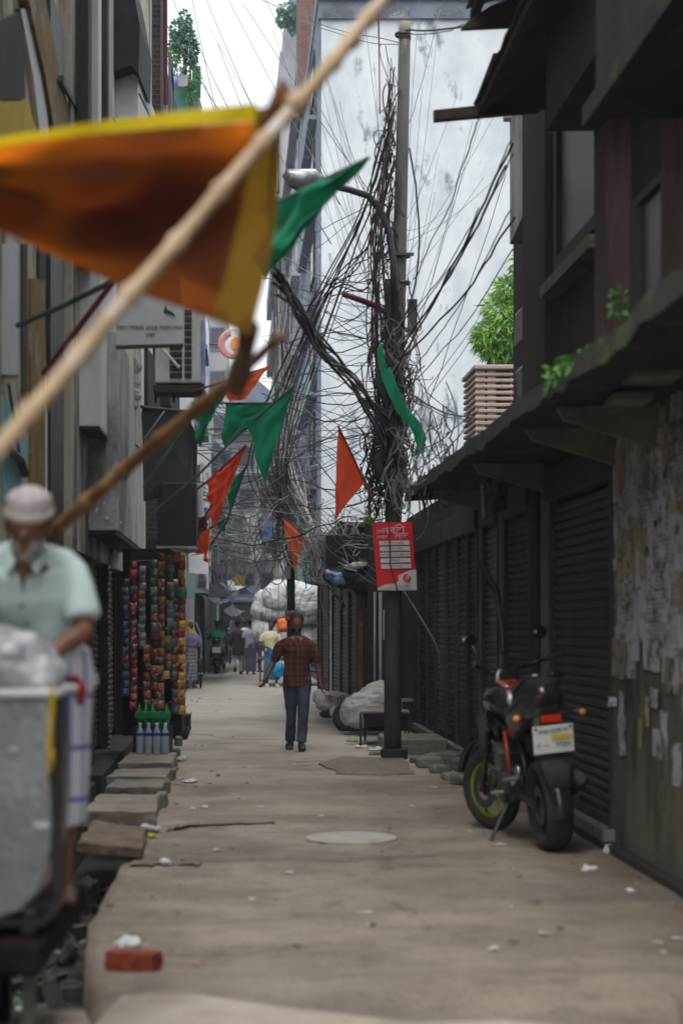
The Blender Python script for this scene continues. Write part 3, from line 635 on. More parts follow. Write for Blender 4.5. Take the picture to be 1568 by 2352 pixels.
for o0, z0, yend, kind in ((1.98, 5.92, 14.5, 'tin_awning'), (1.93, 6.75, 14.6, 'tin_awning')):
    mb = MB(); vs = []; fs = []; N = 46
    for i in range(N + 1):
        y = 6 + (yend - 6) * i / N + 0; d = .02 * math.sin(i * 2.1)
        vs += [S(o0 + .02 * noise.noise(Vector((i, 0, 0))), y, z0 + d), S(2.8, y, z0 + .28 + d)]
    for i in range(N): fs.append((2 * i, 2 * i + 2, 2 * i + 3, 2 * i + 1))
    mb.poly(vs, fs); aw = mb.build(kind, M['tin'], B, solid=.012)
    mb = MB(); mb.sbox(o0 + .03, o0 + .1, 6, yend - .05, z0 - .09, z0 - .03); mb.build('eaves_beam', M['timber_dark'], aw)
mb = MB(); mb.prism([P(1088, 236, 14.52), P(1090, 232, 14.52), P(1132, 122, 14.52), P(1157, 120, 14.52), P(1180, 62, 14.52), P(1260, 20, 14.52), P(1260, 250, 14.52), P(1100, 246, 14.52)], (0, .05, 0)); mb.build('gable_board', M['tin'], B)
mb = MB(); mb.prism([P(995, 252, 14.3), P(1240, 226, 14.6), P(1240, 254, 14.6), P(996, 276, 14.3)], (0, .09, 0)); mb.build('beam', M['timber_dark'], B, bevel=.006)
mb = MB(); mb.prism([P(1058, 66, 14.4), P(1078, 44, 14.4), P(1128, 12, 14.4), P(1240, -30, 14.4), P(1240, 56, 14.4), P(1178, 60, 14.4)], (0, .06, 0)); mb.build('gable_board', M['timber_dark'], B)
for u, v, hh in ((1392, 730, 60), (1440, 760, 30)): pass
# grey neighbour with the pale panel, then the lattice building
B = thing('grey_building', 'narrow pale grey building with a slanting lower corner seen past the dark building', 'building', S(2.9, 18, 3.3))
mb = MB(); mb.prism([S(2.84, 18.03, 5.53), S(2.84, 16.9, 5.68), S(2.84, 16.9, 9), S(2.84, 18.03, 9)], (.9, 0, 0)); mb.build('bay', M['concrete_grey'], B)
mb = MB(); mb.sbox(3.03, 4.2, 16.7, 19.0, 3.3, 9); mb.build('wall', M['plaster_dark'], B)
mb = MB(); mb.box(P(1166, 268, 18), (.09, .16, .07)); mb.build('security_camera', M['white_plastic'], B, bevel=.01)
for r in range(2):
    for k_ in range(7):
        mb = MB(); a = S(3.02, 18.2 + .1 * k_, 4.15 + r * .62); mb.box(a, (.012, .03, .36), Euler((.5, 0, 0))); mb.build('lattice_bar', M['concrete_grey'], B)
# tan louvred rooftop box
t = thing('louvred_tower', 'tan concrete rooftop box with rows of horizontal louvres below the leafy tree', 'rooftop tower', P(1130, 945, 30))
a = P(1090, 945, 30); b_ = P(1200, 838, 30); zt = b_.z; wd = 1.15
mb = MB(); mb.sbox(a.x + 1.83 + .06, a.x + 1.83 + wd - .06, 30.1, 31.5, 3.0, zt - .06); mb.build('core', M['rail'], t)
mb = MB(); mb.sbox(a.x + 1.83 - .02, a.x + 1.83 + wd, 29.95, 31.6, zt - .08, zt); mb.build('cap', M['tan'], t, bevel=.02)
for k_ in range(24):
    z = zt - .16 - .105 * k_
    if z < 3: break
    mb = MB(); mb.sbox(a.x + 1.83, a.x + 1.83 + wd, 30, 31.55, z - .03, z + .03); mb.build('louvre', M['tan'], t, bevel=.015)
for dx in (.02, .22, .36): 
    mb = MB(); x0 = a.x + 1.83 + dx; mb.sbox(x0, x0 + (.16 if dx < .3 else .02), 30.04, 30.1, 3, zt - .05); mb.build('upright', M['tan'], t)
for dx in (.62, .9, 1.2):
    mb = MB(); x0 = a.x + 1.83 + dx; mb.sbox(x0, x0 + .02, 30.06, 30.1, 3, zt - .05); mb.build('upright', M['tan'], t)
# ================================================================== RIGHT: farther shops
B = thing('teal_shop_row', 'row of narrow teal grey shuttered shops beyond the utility pole', 'building', S(1.95, 30, 0))
mb = MB(); mb.sbox(1.98, 4.5, 26, 40, 0, 3.1); mb.sbox(2.33, 4.5, 40.002, 47.5, 0, 3.1); mb.build('wall', M['plaster_dark'], B)
for i, (y0, y1) in enumerate([(27.0, 28.9), (29.1, 31.2), (31.4, 33.9), (35.2, 38.2), (38.5, 39.9)]):
    shutter(B, 1.94, y0, y1, .1, 2.5, M['shutter_teal'] if i < 3 else M['shutter'], seed=i + 20)
mb = MB(); mb.sbox(1.9, 2.0, 34.05, 35.0, 0, 2.7); mb.build('pillar', M['concrete_pale'], B)
for k_ in range(7):
    mb = MB(); mb.sbox(1.885, 1.9, 34.2, 34.85, .9 + k_ * .23, 1.06 + k_ * .23 + .02 * (k_ % 3)); mb.build('poster', M['lav_pale'] if k_ % 2 else M['sign_white'], B)
mb = MB(); mb.sbox(1.88, 1.99, 26.5, 26.72, 0, 2.6); mb.build('door_frame', M['yellow_dark'], B)
mb = MB(); mb.sbox(1.62, 2.4, 27.0, 40, 3.1, 3.18); mb.sbox(1.62, 1.66, 27.0, 40, 2.98, 3.2); mb.build('canopy', M['tin'], B)
mb = MB(); a = P(832, 1395, 26); b_ = P(870, 1662, 26); mb.box(((a.x + b_.x) / 2, 25.97, (a.z + b_.z) / 2), (b_.x - a.x, .05, a.z - b_.z)); mb.build('door', M['black'], B)
for (u, v0, v1, wd) in ((873, 1360, 1660, 7), (882, 1400, 1470, 5), (890, 1380, 1455, 4), (915, 1380, 1660, 12), (860, 1360, 1655, 5)):
    mb = MB(); a = P(u - wd / 2, v0, 25.9); b_ = P(u + wd / 2, v1, 25.9); mb.hexa([(a.x, 25.9, b_.z), (b_.x, 25.9, b_.z), (b_.x, 25.96, b_.z), (a.x, 25.96, b_.z), (a.x, 25.9, a.z), (b_.x, 25.9, a.z), (b_.x, 25.96, a.z), (a.x, 25.96, a.z)]); mb.build('batten', M['concrete_grey'] if wd < 8 else M['wood_grey'], B)
mb = MB(); mb.pbox(748, 1228, 870, 1300, 26.6, .5); mb.build('sign_board', M['black'], B)
for a, b_ in (((708, 1290), (790, 1392)), ((770, 1300), (830, 1400))): 
    mb = MB(); mb.tube([P(a[0], a[1], 30), P(b_[0], b_[1], 29)], .018); mb.build('awning_strut', M['black'], B)
mb = MB(); mb.ell(P(805, 1326, 26.4), (.42, .3, .16)); mb.ell(P(845, 1345, 26.3), (.25, .3, .2)); o = bake(mb, 'rolled_tarpaulin', M['blackcloth'], None, .02, 2, (.06, 5)); tag(o, 'dark rolled tarpaulin bundled at the shop canopy edge left of the red sign', 'tarpaulin')
mb = MB(); mb.ell(P(772, 1326, 26.2), (.17, .12, .09), Euler((0, .3, 0))); mb.ell(P(757, 1318, 26.1), (.1, .1, .05)); o = bake(mb, 'blue_cloth', M['blue_tarp'], None, .015, 2, (.05, 9)); tag(o, 'crumpled blue and white cloth on the end of the rolled tarpaulin', 'cloth')
mb = MB(); mb.ell(P(822, 1300, 26.2), (.24, .12, .05), Euler((0, -.12, 0))); o = bake(mb, 'white_sheet', M['sack_grey'], None, .015, 2, (.04, 8)); tag(o, 'dirty white sheet folded on top of the rolled tarpaulin', 'sheet')
# ================================================================== the tall background
def ground_building(name, label, o0, o1, y0, y1, z1, m, z0=0):
    Bb = thing(name, label, 'building', S(o0, y0, 0)); mb = MB(); mb.sbox(o0, o1, y0, y1, z0, z1); mb.build('wall', m, Bb); return Bb
B = ground_building('white_tower', 'tall whitewashed blank wall with mould stains closing the view above the shops', 2.36, 9.5, 48, 58, 18.8, M['white_wall'])
mb = MB(); mb.sbox(2.3, 9.6, 47.9, 58.1, 18.26, 19.6); mb.build('parapet', M['blue_grey'], B)
mb = MB(); mb.sbox(2.25, 9.6, 47.8, 58.1, 18.75, 18.83); mb.build('cornice', M['far_grey'], B)
for u in (775, 905, 1028, 1150):
    mb = MB(); c = P(u, 28, 47.85)
    for dx in (-.12, .12): mb.torus(c + Vector((dx, 0, 0)), .06, .009, (0, 1, 0), 10, 5)
    for k_ in (-1, 1):
        mb.tube([c + Vector(q) for q in ((-.42, 0, 0), (-.2, 0, .16 * k_), (.2, 0, .16 * k_), (.42, 0, 0))], .01, 4); mb.tube([c + Vector(q) for q in ((-.42, 0, .1 * k_), (-.25, 0, 0), (0, 0, .1 * k_), (.25, 0, 0), (.42, 0, .1 * k_))], .009, 4)
    mb.build('ornament', M['cream'], B)
mb = MB(); mb.sbox(2.30, 2.37, 48.0, 58, 0, 18.2); mb.build('side_face', M['blue_grey'], B)
for k_ in range(6): 
    z = 2.8 + k_ * 2.6
    mb = MB(); mb.sbox(2.06, 2.32, 49, 57.6, z, z + .12); mb.build('balcony_slab', M['blue_grey'], B)
    mb = MB(); mb.sbox(2.06, 2.1, 49, 57.6, z + .12, z + .95); mb.build('balcony_rail', M['blue_grey'] if k_ % 2 else M['far_green'], B)
    window('w', B, [S(2.29, 50, z + 1.0), S(2.29, 53, z + 1.0), S(2.29, 53, z + 2.3), S(2.29, 50, z + 2.3)], nrm=(-1, 0, 0))
B = ground_building('blue_grey_building', 'dark blue grey building with brick top left of the white tower', 2.2, 8, 58.2, 74, 21.0, M['blue_grey'])
mb = MB(); mb.sbox(2.14, 4.0, 58.1, 61, 18.6, 23.6); mb.build('brick_stair_tower', M['brickwall'], B)
for k_ in range(7):
    z = 2.6 + k_ * 2.7
    mb = MB(); mb.sbox(1.9, 2.2, 59, 73, z, z + .14); mb.build('balcony_slab', M['far_grey'], B)
    for y in (60, 64, 68):
        window('w', B, [S(2.18, y, z + .6), S(2.18, y + 2.6, z + .6), S(2.18, y + 2.6, z + 2.2), S(2.18, y, z + 2.2)], nrm=(-1, 0, 0), frame=M['far_grey'])
B = ground_building('slender_grey_building', 'slender pale grey building with stepped roof at the edge of the sky', 1.9, 6, 74.3, 90, 26, M['far_grey'])
mb = MB(); mb.sbox(2.1, 5, 74.4, 80, 26, 27.6); mb.build('roof_room', M['far_grey'], B)
mb = MB(); mb.sbox(2.3, 2.6, 74.2, 74.8, 27.6, 28.5); mb.build('chimney', M['blue_grey'], B)
for k_ in range(8):
    z = 2.6 + k_ * 2.9; mb = MB(); mb.sbox(1.6, 1.9, 75, 89, z, z + .12); mb.build('balcony_slab', M['far_green'] if k_ % 3 == 1 else M['far_grey'], B)
    mb = MB(); mb.sbox(1.6, 1.66, 75, 89, z + .12, z + .9); mb.build('balcony_rail', M['far_green'] if k_ % 3 == 0 else M['blue_grey'], B)
    for y in (76, 80, 84): window('w', B, [S(1.88, y, z + .5), S(1.88, y + 2.4, z + .5), S(1.88, y + 2.4, z + 2.2), S(1.88, y, z + 2.2)], nrm=(-1, 0, 0), frame=M['plaster'])
B = ground_building('end_building', 'hazy grey building closing the far end of the lane', -6, 3.5, 104, 112, 14.6, M['far_grey'])
for k_ in range(5):
    z = 2.9 + k_ * 2.5
    mb = MB(); mb.sbox(-3, 3.5, 103.2, 104, z, z + .14); mb.build('balcony_slab', M['blue_grey'], B)
    for x in (-2.6, -1.2, .2, 1.5):
        a = S(x, 103.98, z + .4); window('w', B, [a, a + Vector((1, 0, 0)), a + Vector((1, 0, 1.4)), a + Vector((0, 0, 1.4))], nrm=(0, -1, 0), frame=M['blue_grey'])
mb = MB(); mb.prism([S(-1.2, 104.1, 14.6), S(3.2, 104.1, 14.6), S(1.1, 104.1, 16.4)], (0, 6, 0)); mb.build('roof', M['blue_grey'], B)
mb = MB(); mb.sbox(-.6, 2, 103, 104, .2, 2.7); mb.build('shopfront', M['glass_dark'], B)
# left background row
B = ground_building('roof_garden_building', 'grey building on the left whose roof edge carries a netted garden', -8, -1.22, 31, 36, 11.6, M['far_grey'])
mb = MB(); mb.sbox(-8, -1.22, 36.002, 44, 0, 4.6); mb.build('low_wing', M['far_grey'], B)
for k_ in range(4):
    z = 2.9 + k_ * 2.35
    for y in (31.6, 33.8): window('w', B, [S(-1.21, y, z + .7), S(-1.21, y + 2, z + .7), S(-1.21, y + 2, z + 2), S(-1.21, y, z + 2)], frame=M['blue_grey'])
    mb = MB(); mb.sbox(-1.22, -1.0, 31.5, 35.9, z, z + .1); mb.build('sun_shade', M['far_grey'], B)
B = ground_building('grilled_building', 'pale building with grilled balconies beyond the roof garden building', -8, -1.05, 44.2, 48, 9.2, M['far_grey'])
mb = MB(); mb.sbox(-8, -1.05, 48.002, 58, 0, 4.2); mb.build('low_wing', M['far_grey'], B)
for k_ in range(4):
    z = 2.4 + k_ * 2.1
    mb = MB(); mb.sbox(-1.05, -.72, 45, 48, z, z + .12); bs = mb.build('balcony_slab', M['blue_grey'], B)
    for j in range(7):
        mb = MB(); y = 45.1 + j * .46; mb.sbox(-.75, -.72, y, y + .08, z + .12, z + 1.4); mb.build('grille_bar', M['concrete_pale'], bs)
    mb = MB(); mb.sbox(-.76, -.71, 45, 48, z + 1.0, z + 1.06); mb.build('grille_rail', M['concrete_pale'], bs)
B = ground_building('stepped_building', 'grey building with bluish awnings near the far end on the left', -8, -.8, 58.3, 66, 7.6, M['far_grey'])
for k_ in range(3):
    z = 3.0 + k_ * 2.2; mb = MB(); mb.prism([S(-.8, 59, z + .5), S(-.3, 59, z), S(-.3, 65, z), S(-.8, 65, z + .5)], (0, 0, .06)); mb.build('awning', M['blue_grey'], B)
    for y in (60, 63): window('w', B, [S(-.79, y, z + .7), S(-.79, y + 2, z + .7), S(-.79, y + 2, z + 1.9), S(-.79, y, z + 1.9)], frame=M['plaster'])
    a = S(-1.9, 58.28, z + .7); window('w', B, [a, a + Vector((.8, 0, 0)), a + Vector((.8, 0, 1.1)), a + Vector((0, 0, 1.1))], nrm=(0, -1, 0), frame=M['plaster'])
B = ground_building('far_left_building', 'pale greenish building at the far left bend of the lane', -7, -.95, 74.3, 101, 10.4, M['far_green'])
mb = MB(); mb.sbox(-5, -.3, 88, 95, 10.402, 17.5); mb.build('upper_floors', M['far_grey'], B)
for k_ in range(3):
    for x in (-2.4, -1.3): a = S(x, 87.98, 11 + 2.2 * k_); window('w', B, [a, a + Vector((.8, 0, 0)), a + Vector((.8, 0, 1.2)), a + Vector((0, 0, 1.2))], nrm=(0, -1, 0), frame=M['blue_grey'])
for k_ in range(3):
    z = 2.8 + k_ * 2.5; mb = MB(); mb.sbox(-.95, -.5, 75, 98, z, z + .14); mb.build('balcony_slab', M['far_grey'], B)
    for y in range(76, 98, 4): window('w', B, [S(-.94, y, z + .6), S(-.94, y + 2, z + .6), S(-.94, y + 2, z + 2), S(-.94, y, z + 2)], frame=M['blue_grey'])
# far shop awnings, stalls and signs
for i, (u0, v0, u1, v1, Y, mk, lab) in enumerate([
    (430, 1345, 512, 1372, 47, 'blackcloth', 'sagging black awning over the left shops behind the woman'),
    (470, 1368, 518, 1385, 56, 'blue_grey', 'faded blue grey awning over the far left shops'),
    (505, 1340, 545, 1356, 66, 'sign_white', 'small pale awning high over the far crowd'),
    (512, 1402, 545, 1415, 78, 'far_grey', 'torn grey sheet slung over the far end of the lane'),
    (565, 1352, 600, 1366, 72, 'blue_grey', 'dark awning at the far right behind the sacks')]):
    a = P(u0, v0, Y); b_ = P(u1, v1, Y); mb = MB(); vs = []; fs = []; N = 12
    for k_ in range(N + 1):
        for j in range(4):
            t = k_ / N; x = a.x + (b_.x - a.x) * t; z = a.z + (b_.z - a.z) * t - .12 * math.sin(math.pi * t) + .05 * noise.noise(Vector((k_ * .6, j, i * 5)))
            vs.append((x, Y + j * 2.2, z + .1 * j))
    for k_ in range(N):
        for j in range(3): q = k_ * 4 + j; fs.append((q, q + 1, q + 5, q + 4))
    mb.poly(vs, fs); o = mb.build('awning', M[mk], solid=.02); tag(o, lab, 'awning')
B = thing('left_stall', 'dark open shopfronts under the black awning behind the standing woman', 'shopfront', S(-1.2, 46, 0))
mb = MB(); mb.sbox(-1.3, -1.04, 45, 58, 0, 2.5); mb.build('front', M['black'], B)
for y in (46, 49, 52, 55): mb = MB(); mb.sbox(-1.03, -.95, y, y + .12, 0, 2.4); mb.build('post', M['steel_dark'], B)
signs = [(433, 1225, 478, 1318, 44, 'sign_w', 'blank white signboard jutting from the left buildings below the red flag'),
 (428, 1316, 447, 1376, 43, 'far_green', 'narrow grey green board beside the snack strips'),
 (546, 1246, 574, 1278, 60, 'paper_tan', 'small yellow and blue sign hanging among the far cables'),
 (497, 1425, 521, 1458, 62, 'orange_pack', 'orange shop sign at head height over the far crowd'),
 (538, 1320, 562, 1345, 58, 'yellow_dark', 'torn yellow poster dangling over the far lane'),
 (580, 1420, 598, 1440, 70, 'sign_white', 'small white board behind the far crowd'),
 (560, 1180, 600, 1290, 66, 'white_wall', 'tall white sheet hanging on the far facade above the crowd')]
for u0, v0, u1, v1, Y, mk, lab in signs:
    t = thing('signboard', lab, 'sign', P((u0 + u1) / 2, v1, Y)); mb = MB(); mb.pbox(u0, v0, u1, v1, Y, .06); mb.build('board', M[mk], t)
    mb = MB(); mb.tube([P(u0, v0 + 3, Y + .03), P(u0 - 16, v0 - 6, Y + .3)], .02); mb.build('arm', M['steel_dark'], t)
# round pink and orange sign
t = thing('round_sign', 'round pink and orange sign high up between the left buildings and the tall flag', 'sign', P(536, 825, 48))
c = P(536, 790, 48); mb = MB(); mb.cyl((c.x, 48, c.z), (c.x, 48.06, c.z), .42, 32); mb.build('disc', M['sign_w'], t)
mb = MB(); mb.torus((c.x, 47.98, c.z), .33, (.09, .02), (0, 1, 0), 32, 6, 60, 300); mb.build('pink_arc', M['pk_pink'], t)
mb = MB(); mb.cyl((c.x + .08, 47.99, c.z), (c.x + .08, 47.95, c.z), .17, 20); mb.build('orange_dot', M['orange_pack'], t)
mb = MB(); mb.tube([(c.x - .4, 48.03, c.z), (c.x - 1.3, 48.03, c.z)], .03); mb.build('arm', M['steel_dark'], t)
# ================================================================== LEFT: near buildings
B = thing('peeling_building', 'near left building with peeling cream and blue paint and old yellow boards', 'building', S(-1.6, 10, 0))
mb = MB(); mb.sbox(-3.6, -1.6, 7.6, 15.9, .06, 14); mb.sbox(-3.6, -1.6, 2, 7.598, .06, 4.2); mb.build('wall', M['plaster_peel'], B)
for (u0, v0, u1, v1, mk, d) in [(2, 880, 62, 1170, 'paint_blue', .012), (66, 640, 98, 1130, 'yellow_dark', .02), (100, 930, 104, 1140, 'sign_w', .02), (4, 560, 40, 860, 'sign_white', .01), (48, 560, 60, 900, 'plaster_dark', .012), (84, 560, 98, 640, 'plaster_dark', .024)]:
    a = [W(u0, v0, -1.6), W(u1, v0, -1.6), W(u1, v1, -1.6), W(u0, v1, -1.6)]
    if mk == 'paint_blue': a = [W(2, 905, -1.6), W(50, 965, -1.6), W(62, 1010, -1.6), W(56, 1170, -1.6), W(6, 1150, -1.6)]
    mb = MB(); mb.prism([p + Vector((.001, 0, 0)) for p in a], (d, 0, 0)); mb.build('paint_patch' if d < .02 else 'board', M[mk], B)
def wquad(pts, d, off=-1.6): return MB().prism([W(u, v, off) for u, v in pts], (d, 0, 0))
wquad([(-40, 60), (44, 25), (50, 228), (-40, 228)], .03).build('window_board', M['plaster_dark'], B)
wquad([(-60, 232), (50, 232), (76, 318), (-60, 330)], .05).build('yellow_board', M['yellow'], B)
wquad([(44, -5), (84, -5), (120, 160), (158, 330), (112, 330), (84, 170)], .07).build('yellow_strip', M['yellow_dark'], B)
wquad([(36, 20), (46, 20), (92, 180), (104, 330), (84, 330), (66, 180)], .04).build('pale_strip', M['sign_w'], B)
mb = MB(); mb.sbox(-1.62, -1.56, 14.75, 15.88, .06, 7); mb.build('dark_pilaster', M['black'], B)
mb = MB(); mb.tube([W(140, 180, -1.5), W(176, 250, -1.5), W(205, 270, -1.48), W(222, 330, -1.48)], .03); mb.tube([W(200, 160, -1.5), W(205, 320, -1.5)], .03); mb.build('pipe', M['steel_dark'], B)
mb = MB()
pts = [W(0, 1000, -1.57), W(30, 1040, -1.55), W(48, 1055, -1.56), W(58, 1090, -1.56)]
mb.tube(pts, .03); mb.tube([W(20, 880, -1.56), W(46, 1050, -1.56)], .012); mb.build('pipe', M['steel_dark'], B)
B = thing('plaster_building', 'tall weathered plaster building on the left above the concrete boxes', 'building', S(-1.5, 20, 0))
mb = MB(); mb.sbox(-3.6, -1.5, 16, 29.3, 2.3, 15); mb.build('wall', M['plaster'], B)
mb = MB(); mb.sbox(-3.6, -1.72, 16, 29.3, .12, 2.3); mb.build('lower_wall', M['black'], B)
for y0, y1, m_ in ((16.4, 16.75, 'plaster_dark'), (17.6, 18.0, 'concrete_pale'), (18.8, 19.1, 'plaster_dark'), (19.6, 20.1, 'concrete_pale'), (24.8, 28.9, 'plaster')):
    mb = MB(); mb.sbox(-1.52, -1.38, y0, y1, 5, 14); mb.build('pilaster', M[m_], B)
window('w', B, [S(-1.49, 16.8, 6.3), S(-1.49, 17.5, 6.3), S(-1.49, 17.5, 8), S(-1.49, 16.8, 8)], frame=M['plaster_dark'])
mb = MB(); mb.prism([P(212, -60, 19.8), P(300, -60, 19.8), P(322, 60, 19.8), P(318, 168, 19.8), P(300, 150, 19.8), P(240, 172, 19.8), P(236, 330, 19.8), P(212, 330, 19.8)], (0, 1.2, 0)); mb.build('enclosed_balcony', M['blackcloth'], B)
mb = MB(); mb.pbox(264, 153, 318, 330, 20.1, 2.2); mb.build('white_panel', M['concrete_pale'], B, bevel=.01)
mb = MB(); mb.tube([P(245, 250, 19.7), P(300, 330, 19.7)], .015); mb.tube([P(320, 215, 20), P(360, 300, 20)], .012); mb.build('pipe', M['steel_dark'], B)
# two cement boxes
mb = MB(); mb.hexa([P(145, 978, 16.8), P(230, 980, 16.8), P(266, 1025, 19.1), P(190, 1025, 19.1), P(145, 560, 16.8), P(230, 560, 16.8), P(268, 560, 19.1), P(190, 560, 19.1)]); bx = mb.build('upper_cement_box', M['concrete_pale'], B, bevel=.01)
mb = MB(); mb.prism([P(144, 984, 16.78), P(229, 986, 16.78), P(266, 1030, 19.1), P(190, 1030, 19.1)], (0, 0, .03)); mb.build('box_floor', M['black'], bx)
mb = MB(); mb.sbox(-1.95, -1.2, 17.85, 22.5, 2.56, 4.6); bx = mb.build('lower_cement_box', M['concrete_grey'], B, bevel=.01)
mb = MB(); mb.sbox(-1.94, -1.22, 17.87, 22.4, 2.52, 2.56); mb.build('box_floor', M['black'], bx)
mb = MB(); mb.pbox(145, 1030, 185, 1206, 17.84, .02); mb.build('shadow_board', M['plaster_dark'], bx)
random.seed(5)
for i in range(9):
    mb = MB(); u = 190 + random.random() * 90; v = 1130 + random.random() * 80; c = P(u, v, 17.83); r = .01 + random.random() * .018
    mb.prism([c + Vector((r * math.cos(a) * random.uniform(.5, 1.2), 0, r * math.sin(a) * random.uniform(.5, 1.2))) for a in (0, 1, 2, 3, 4, 5)], (0, .012, 0)); mb.build('paint_fleck', M['white_plastic'], bx)
# leafy/lumpy duct stack right of upper box
for i, (u, v, wu, hv, Y, mk) in enumerate([(285, 700, 36, 240, 21.5, 'concrete_pale'), (300, 800, 40, 130, 22, 'plaster_dark'), (330, 560, 60, 370, 24, 'plaster_dark'), (250, 560, 40, 440, 20, 'plaster')]):
    mb = MB(); mb.pbox(u, v, u + wu, v + hv, Y, 1.5); mb.build('wall_rib', M[mk], B)
mb = MB(); random.seed(3)
for i in range(26):
    c = P(290 + 26 * random.random(), 820 + 190 * (i / 26) * .6, 20.8); mb.ell(c, (.07, .06, .05), Euler((random.random() * 2, 1, 0)), 8, 5)
mb.build('foil_duct', M['concrete_grey'], B)
# shop below
for i, (y0, y1) in enumerate([(16.6, 18.3), (18.6, 20.6), (20.9, 23.2)]): shutter(B, -1.64, y0, y1, .2, 2.25, M['shutter'], face=1, seed=40 + i)
for y in (16.3, 18.45, 20.75, 23.4): mb = MB(); mb.sbox(-1.7, -1.5, y - .1, y + .1, .12, 2.4); mb.build('pillar', M['rail'], B)
B = thing('brick_edge_building', 'dark brick building edge on the left between the plaster wall and the sky', 'building', S(-1.3, 30, 0))
mb = MB(); mb.sbox(-3, -1.26, 29.4, 30.8, 3, 14); mb.build('wall', M['brick_dark'], B)
mb = MB(); mb.sbox(-3, -1.10, 29.9, 30.9, 8.9, 10.3); mb.sbox(-3, -1.02, 29.9, 30.9, 9.1, 9.6); mb.build('brick_corbel', M['brick_dark'], B)
mb = MB(); mb.tube([P(380, -20, 29.8), P(381, 240, 29.8)], .035); mb.build('pipe', M['pole_red'], B)
mb = MB(); mb.sbox(-3, -1.35, 29.4, 30.8, .1, 3); mb.build('lower_wall', M['plaster_dark'], B)
# ---------- vegetation
def leaves(name, m, parent, blobs, n, ln, wd, seed=1, droop=.3, inside=.55):
    random.seed(seed); mb = MB()
    for _ in range(n):
        c, r = random.choice(blobs)
        d = Vector((random.gauss(0, 1), random.gauss(0, 1), random.gauss(0, 1))).normalized(); k_ = inside + (1 - inside) * random.random() ** .5
        p = Vector(c) + Vector((d.x * r[0], d.y * r[1], d.z * r[2])) * k_
        dr = (d + Vector((random.gauss(0, .4), random.gauss(0, .4), -droop + random.gauss(0, .3)))).normalized()
        s_ = dr.cross(Vector((random.gauss(0, 1), random.gauss(0, 1), random.gauss(0, 1)))).normalized(); L = ln * random.uniform(.6, 1.2); w_ = wd * random.uniform(.7, 1.2)
        q = p + dr * L * .45 + s_ * w_ / 2; q2 = p + dr * L * .45 - s_ * w_ / 2; tip = p + dr * L + Vector((0, 0, -droop * L * .4))
        mb.poly([p, q, tip, q2], [(0, 1, 2, 3)])
    return mb.build(name, m, parent)
t = thing('leafy_tree', 'bright green long leafed tree growing above the tan louvred box', 'tree', P(1180, 840, 31.5))
bl = [(P(1160, 735, 31.5), (.3, .5, .3)), (P(1184, 692, 31.8), (.24, .5, .24)), (P(1124, 762, 31.4), (.2, .3, .16)), (P(1142, 712, 31.5), (.16, .3, .2)), (P(1178, 772, 31.5), (.34, .4, .22)), (P(1110, 778, 31.4), (.1, .2, .08)), (P(1165, 664, 31.6), (.12, .2, .12)), (P(1136, 800, 31.4), (.1, .2, .1))]
leaves('crown', M['leaf_lime'], t, bl, 1900, .26, .045, 2, .35)
leaves('lower_crown', M['leaf'], t, [(P(1165, 795, 31.5), (.4, .4, .3)), (P(1178, 830, 31.5), (.3, .3, .25))], 900, .24, .045, 3, .5)
leaves('upper_sprig', M['leaf_lime'], t, [(P(1194, 600, 31.5), (.1, .2, .2)), (P(1188, 640, 31.5), (.05, .1, .1))], 120, .22, .045, 4, .4)
mb = MB(); mb.loft([P(1215, 1000, 31.6), P(1200, 860, 31.5), P(1180, 780, 31.5), P(1150, 720, 31.5)], [.1, .08, .05, .02]); mb.loft([P(1190, 820, 31.5), P(1194, 600, 31.5)], [.04, .01]); mb.build('trunk', M['timber_dark'], t)
t = thing('roof_garden', 'potted shrubs and creepers in green netting on the left roof edge against the sky', 'roof garden', P(425, 270, 36))
mb = MB(); mb.prism([P(386, 190, 36.5), P(440, 205, 36.3), P(437, 275, 36), P(412, 330, 36), P(400, 330, 36.4)], (0, .4, 0)); mb.build('shade_net', M['mesh_green'], t)
mb = MB(); mb.prism([P(442, 150, 36), P(461, 152, 36), P(461, 225, 36), P(440, 222, 36)], (0, .03, 0)); mb.build('shade_net', M['mesh_green'], t)
mb = MB(); mb.tube([P(388, 110, 36), P(456, 100, 36)], .02); mb.tube([P(437, 60, 36), P(438, 330, 36)], .02); mb.tube([P(388, 78, 36), P(410, 78, 36)], .015); mb.build('rail', M['steel_dark'], t)
leaves('shrub', M['leaf_teal'], t, [(P(418, 72, 36), (.22, .3, .2)), (P(425, 48, 36), (.1, .2, .2)), (P(430, 100, 36), (.2, .3, .25)), (P(408, 95, 36), (.15, .2, .2)), (P(440, 120, 36), (.1, .2, .25))], 1000, .1, .06, 6)
leaves('creeper', M['leaf'], t, [(P(410, 145, 36), (.16, .3, .3)), (P(446, 180, 36), (.1, .2, .3)), (P(396, 130, 36), (.12, .2, .2)), (P(440, 215, 36), (.1, .2, .2))], 600, .09, .06, 7)
mb = MB(); mb.tube([P(426, 190, 36), P(424, 100, 36), P(420, 60, 36)], .04); mb.build('stem', M['timber_dark'], t)
mb = MB(); mb.pbox(402, 172, 432, 198, 35.9, .3); mb.build('planter', M['far_grey'], t)
mb = MB(); mb.ell(P(403, 188, 35.8), (.06, .06, .1)); mb.build('blue_drum', M['blue_tarp'], t)
mb = MB(); mb.prism([P(386, 200, 36.9), P(456, 215, 36.9), P(452, 330, 36.9), P(386, 330, 36.9)], (0, 1, 0)); mb.build('parapet', M['far_green'], t)
t = thing('creeper', 'creeper hanging off the slender grey building at the top of the sky', 'plant', P(665, 45, 73))
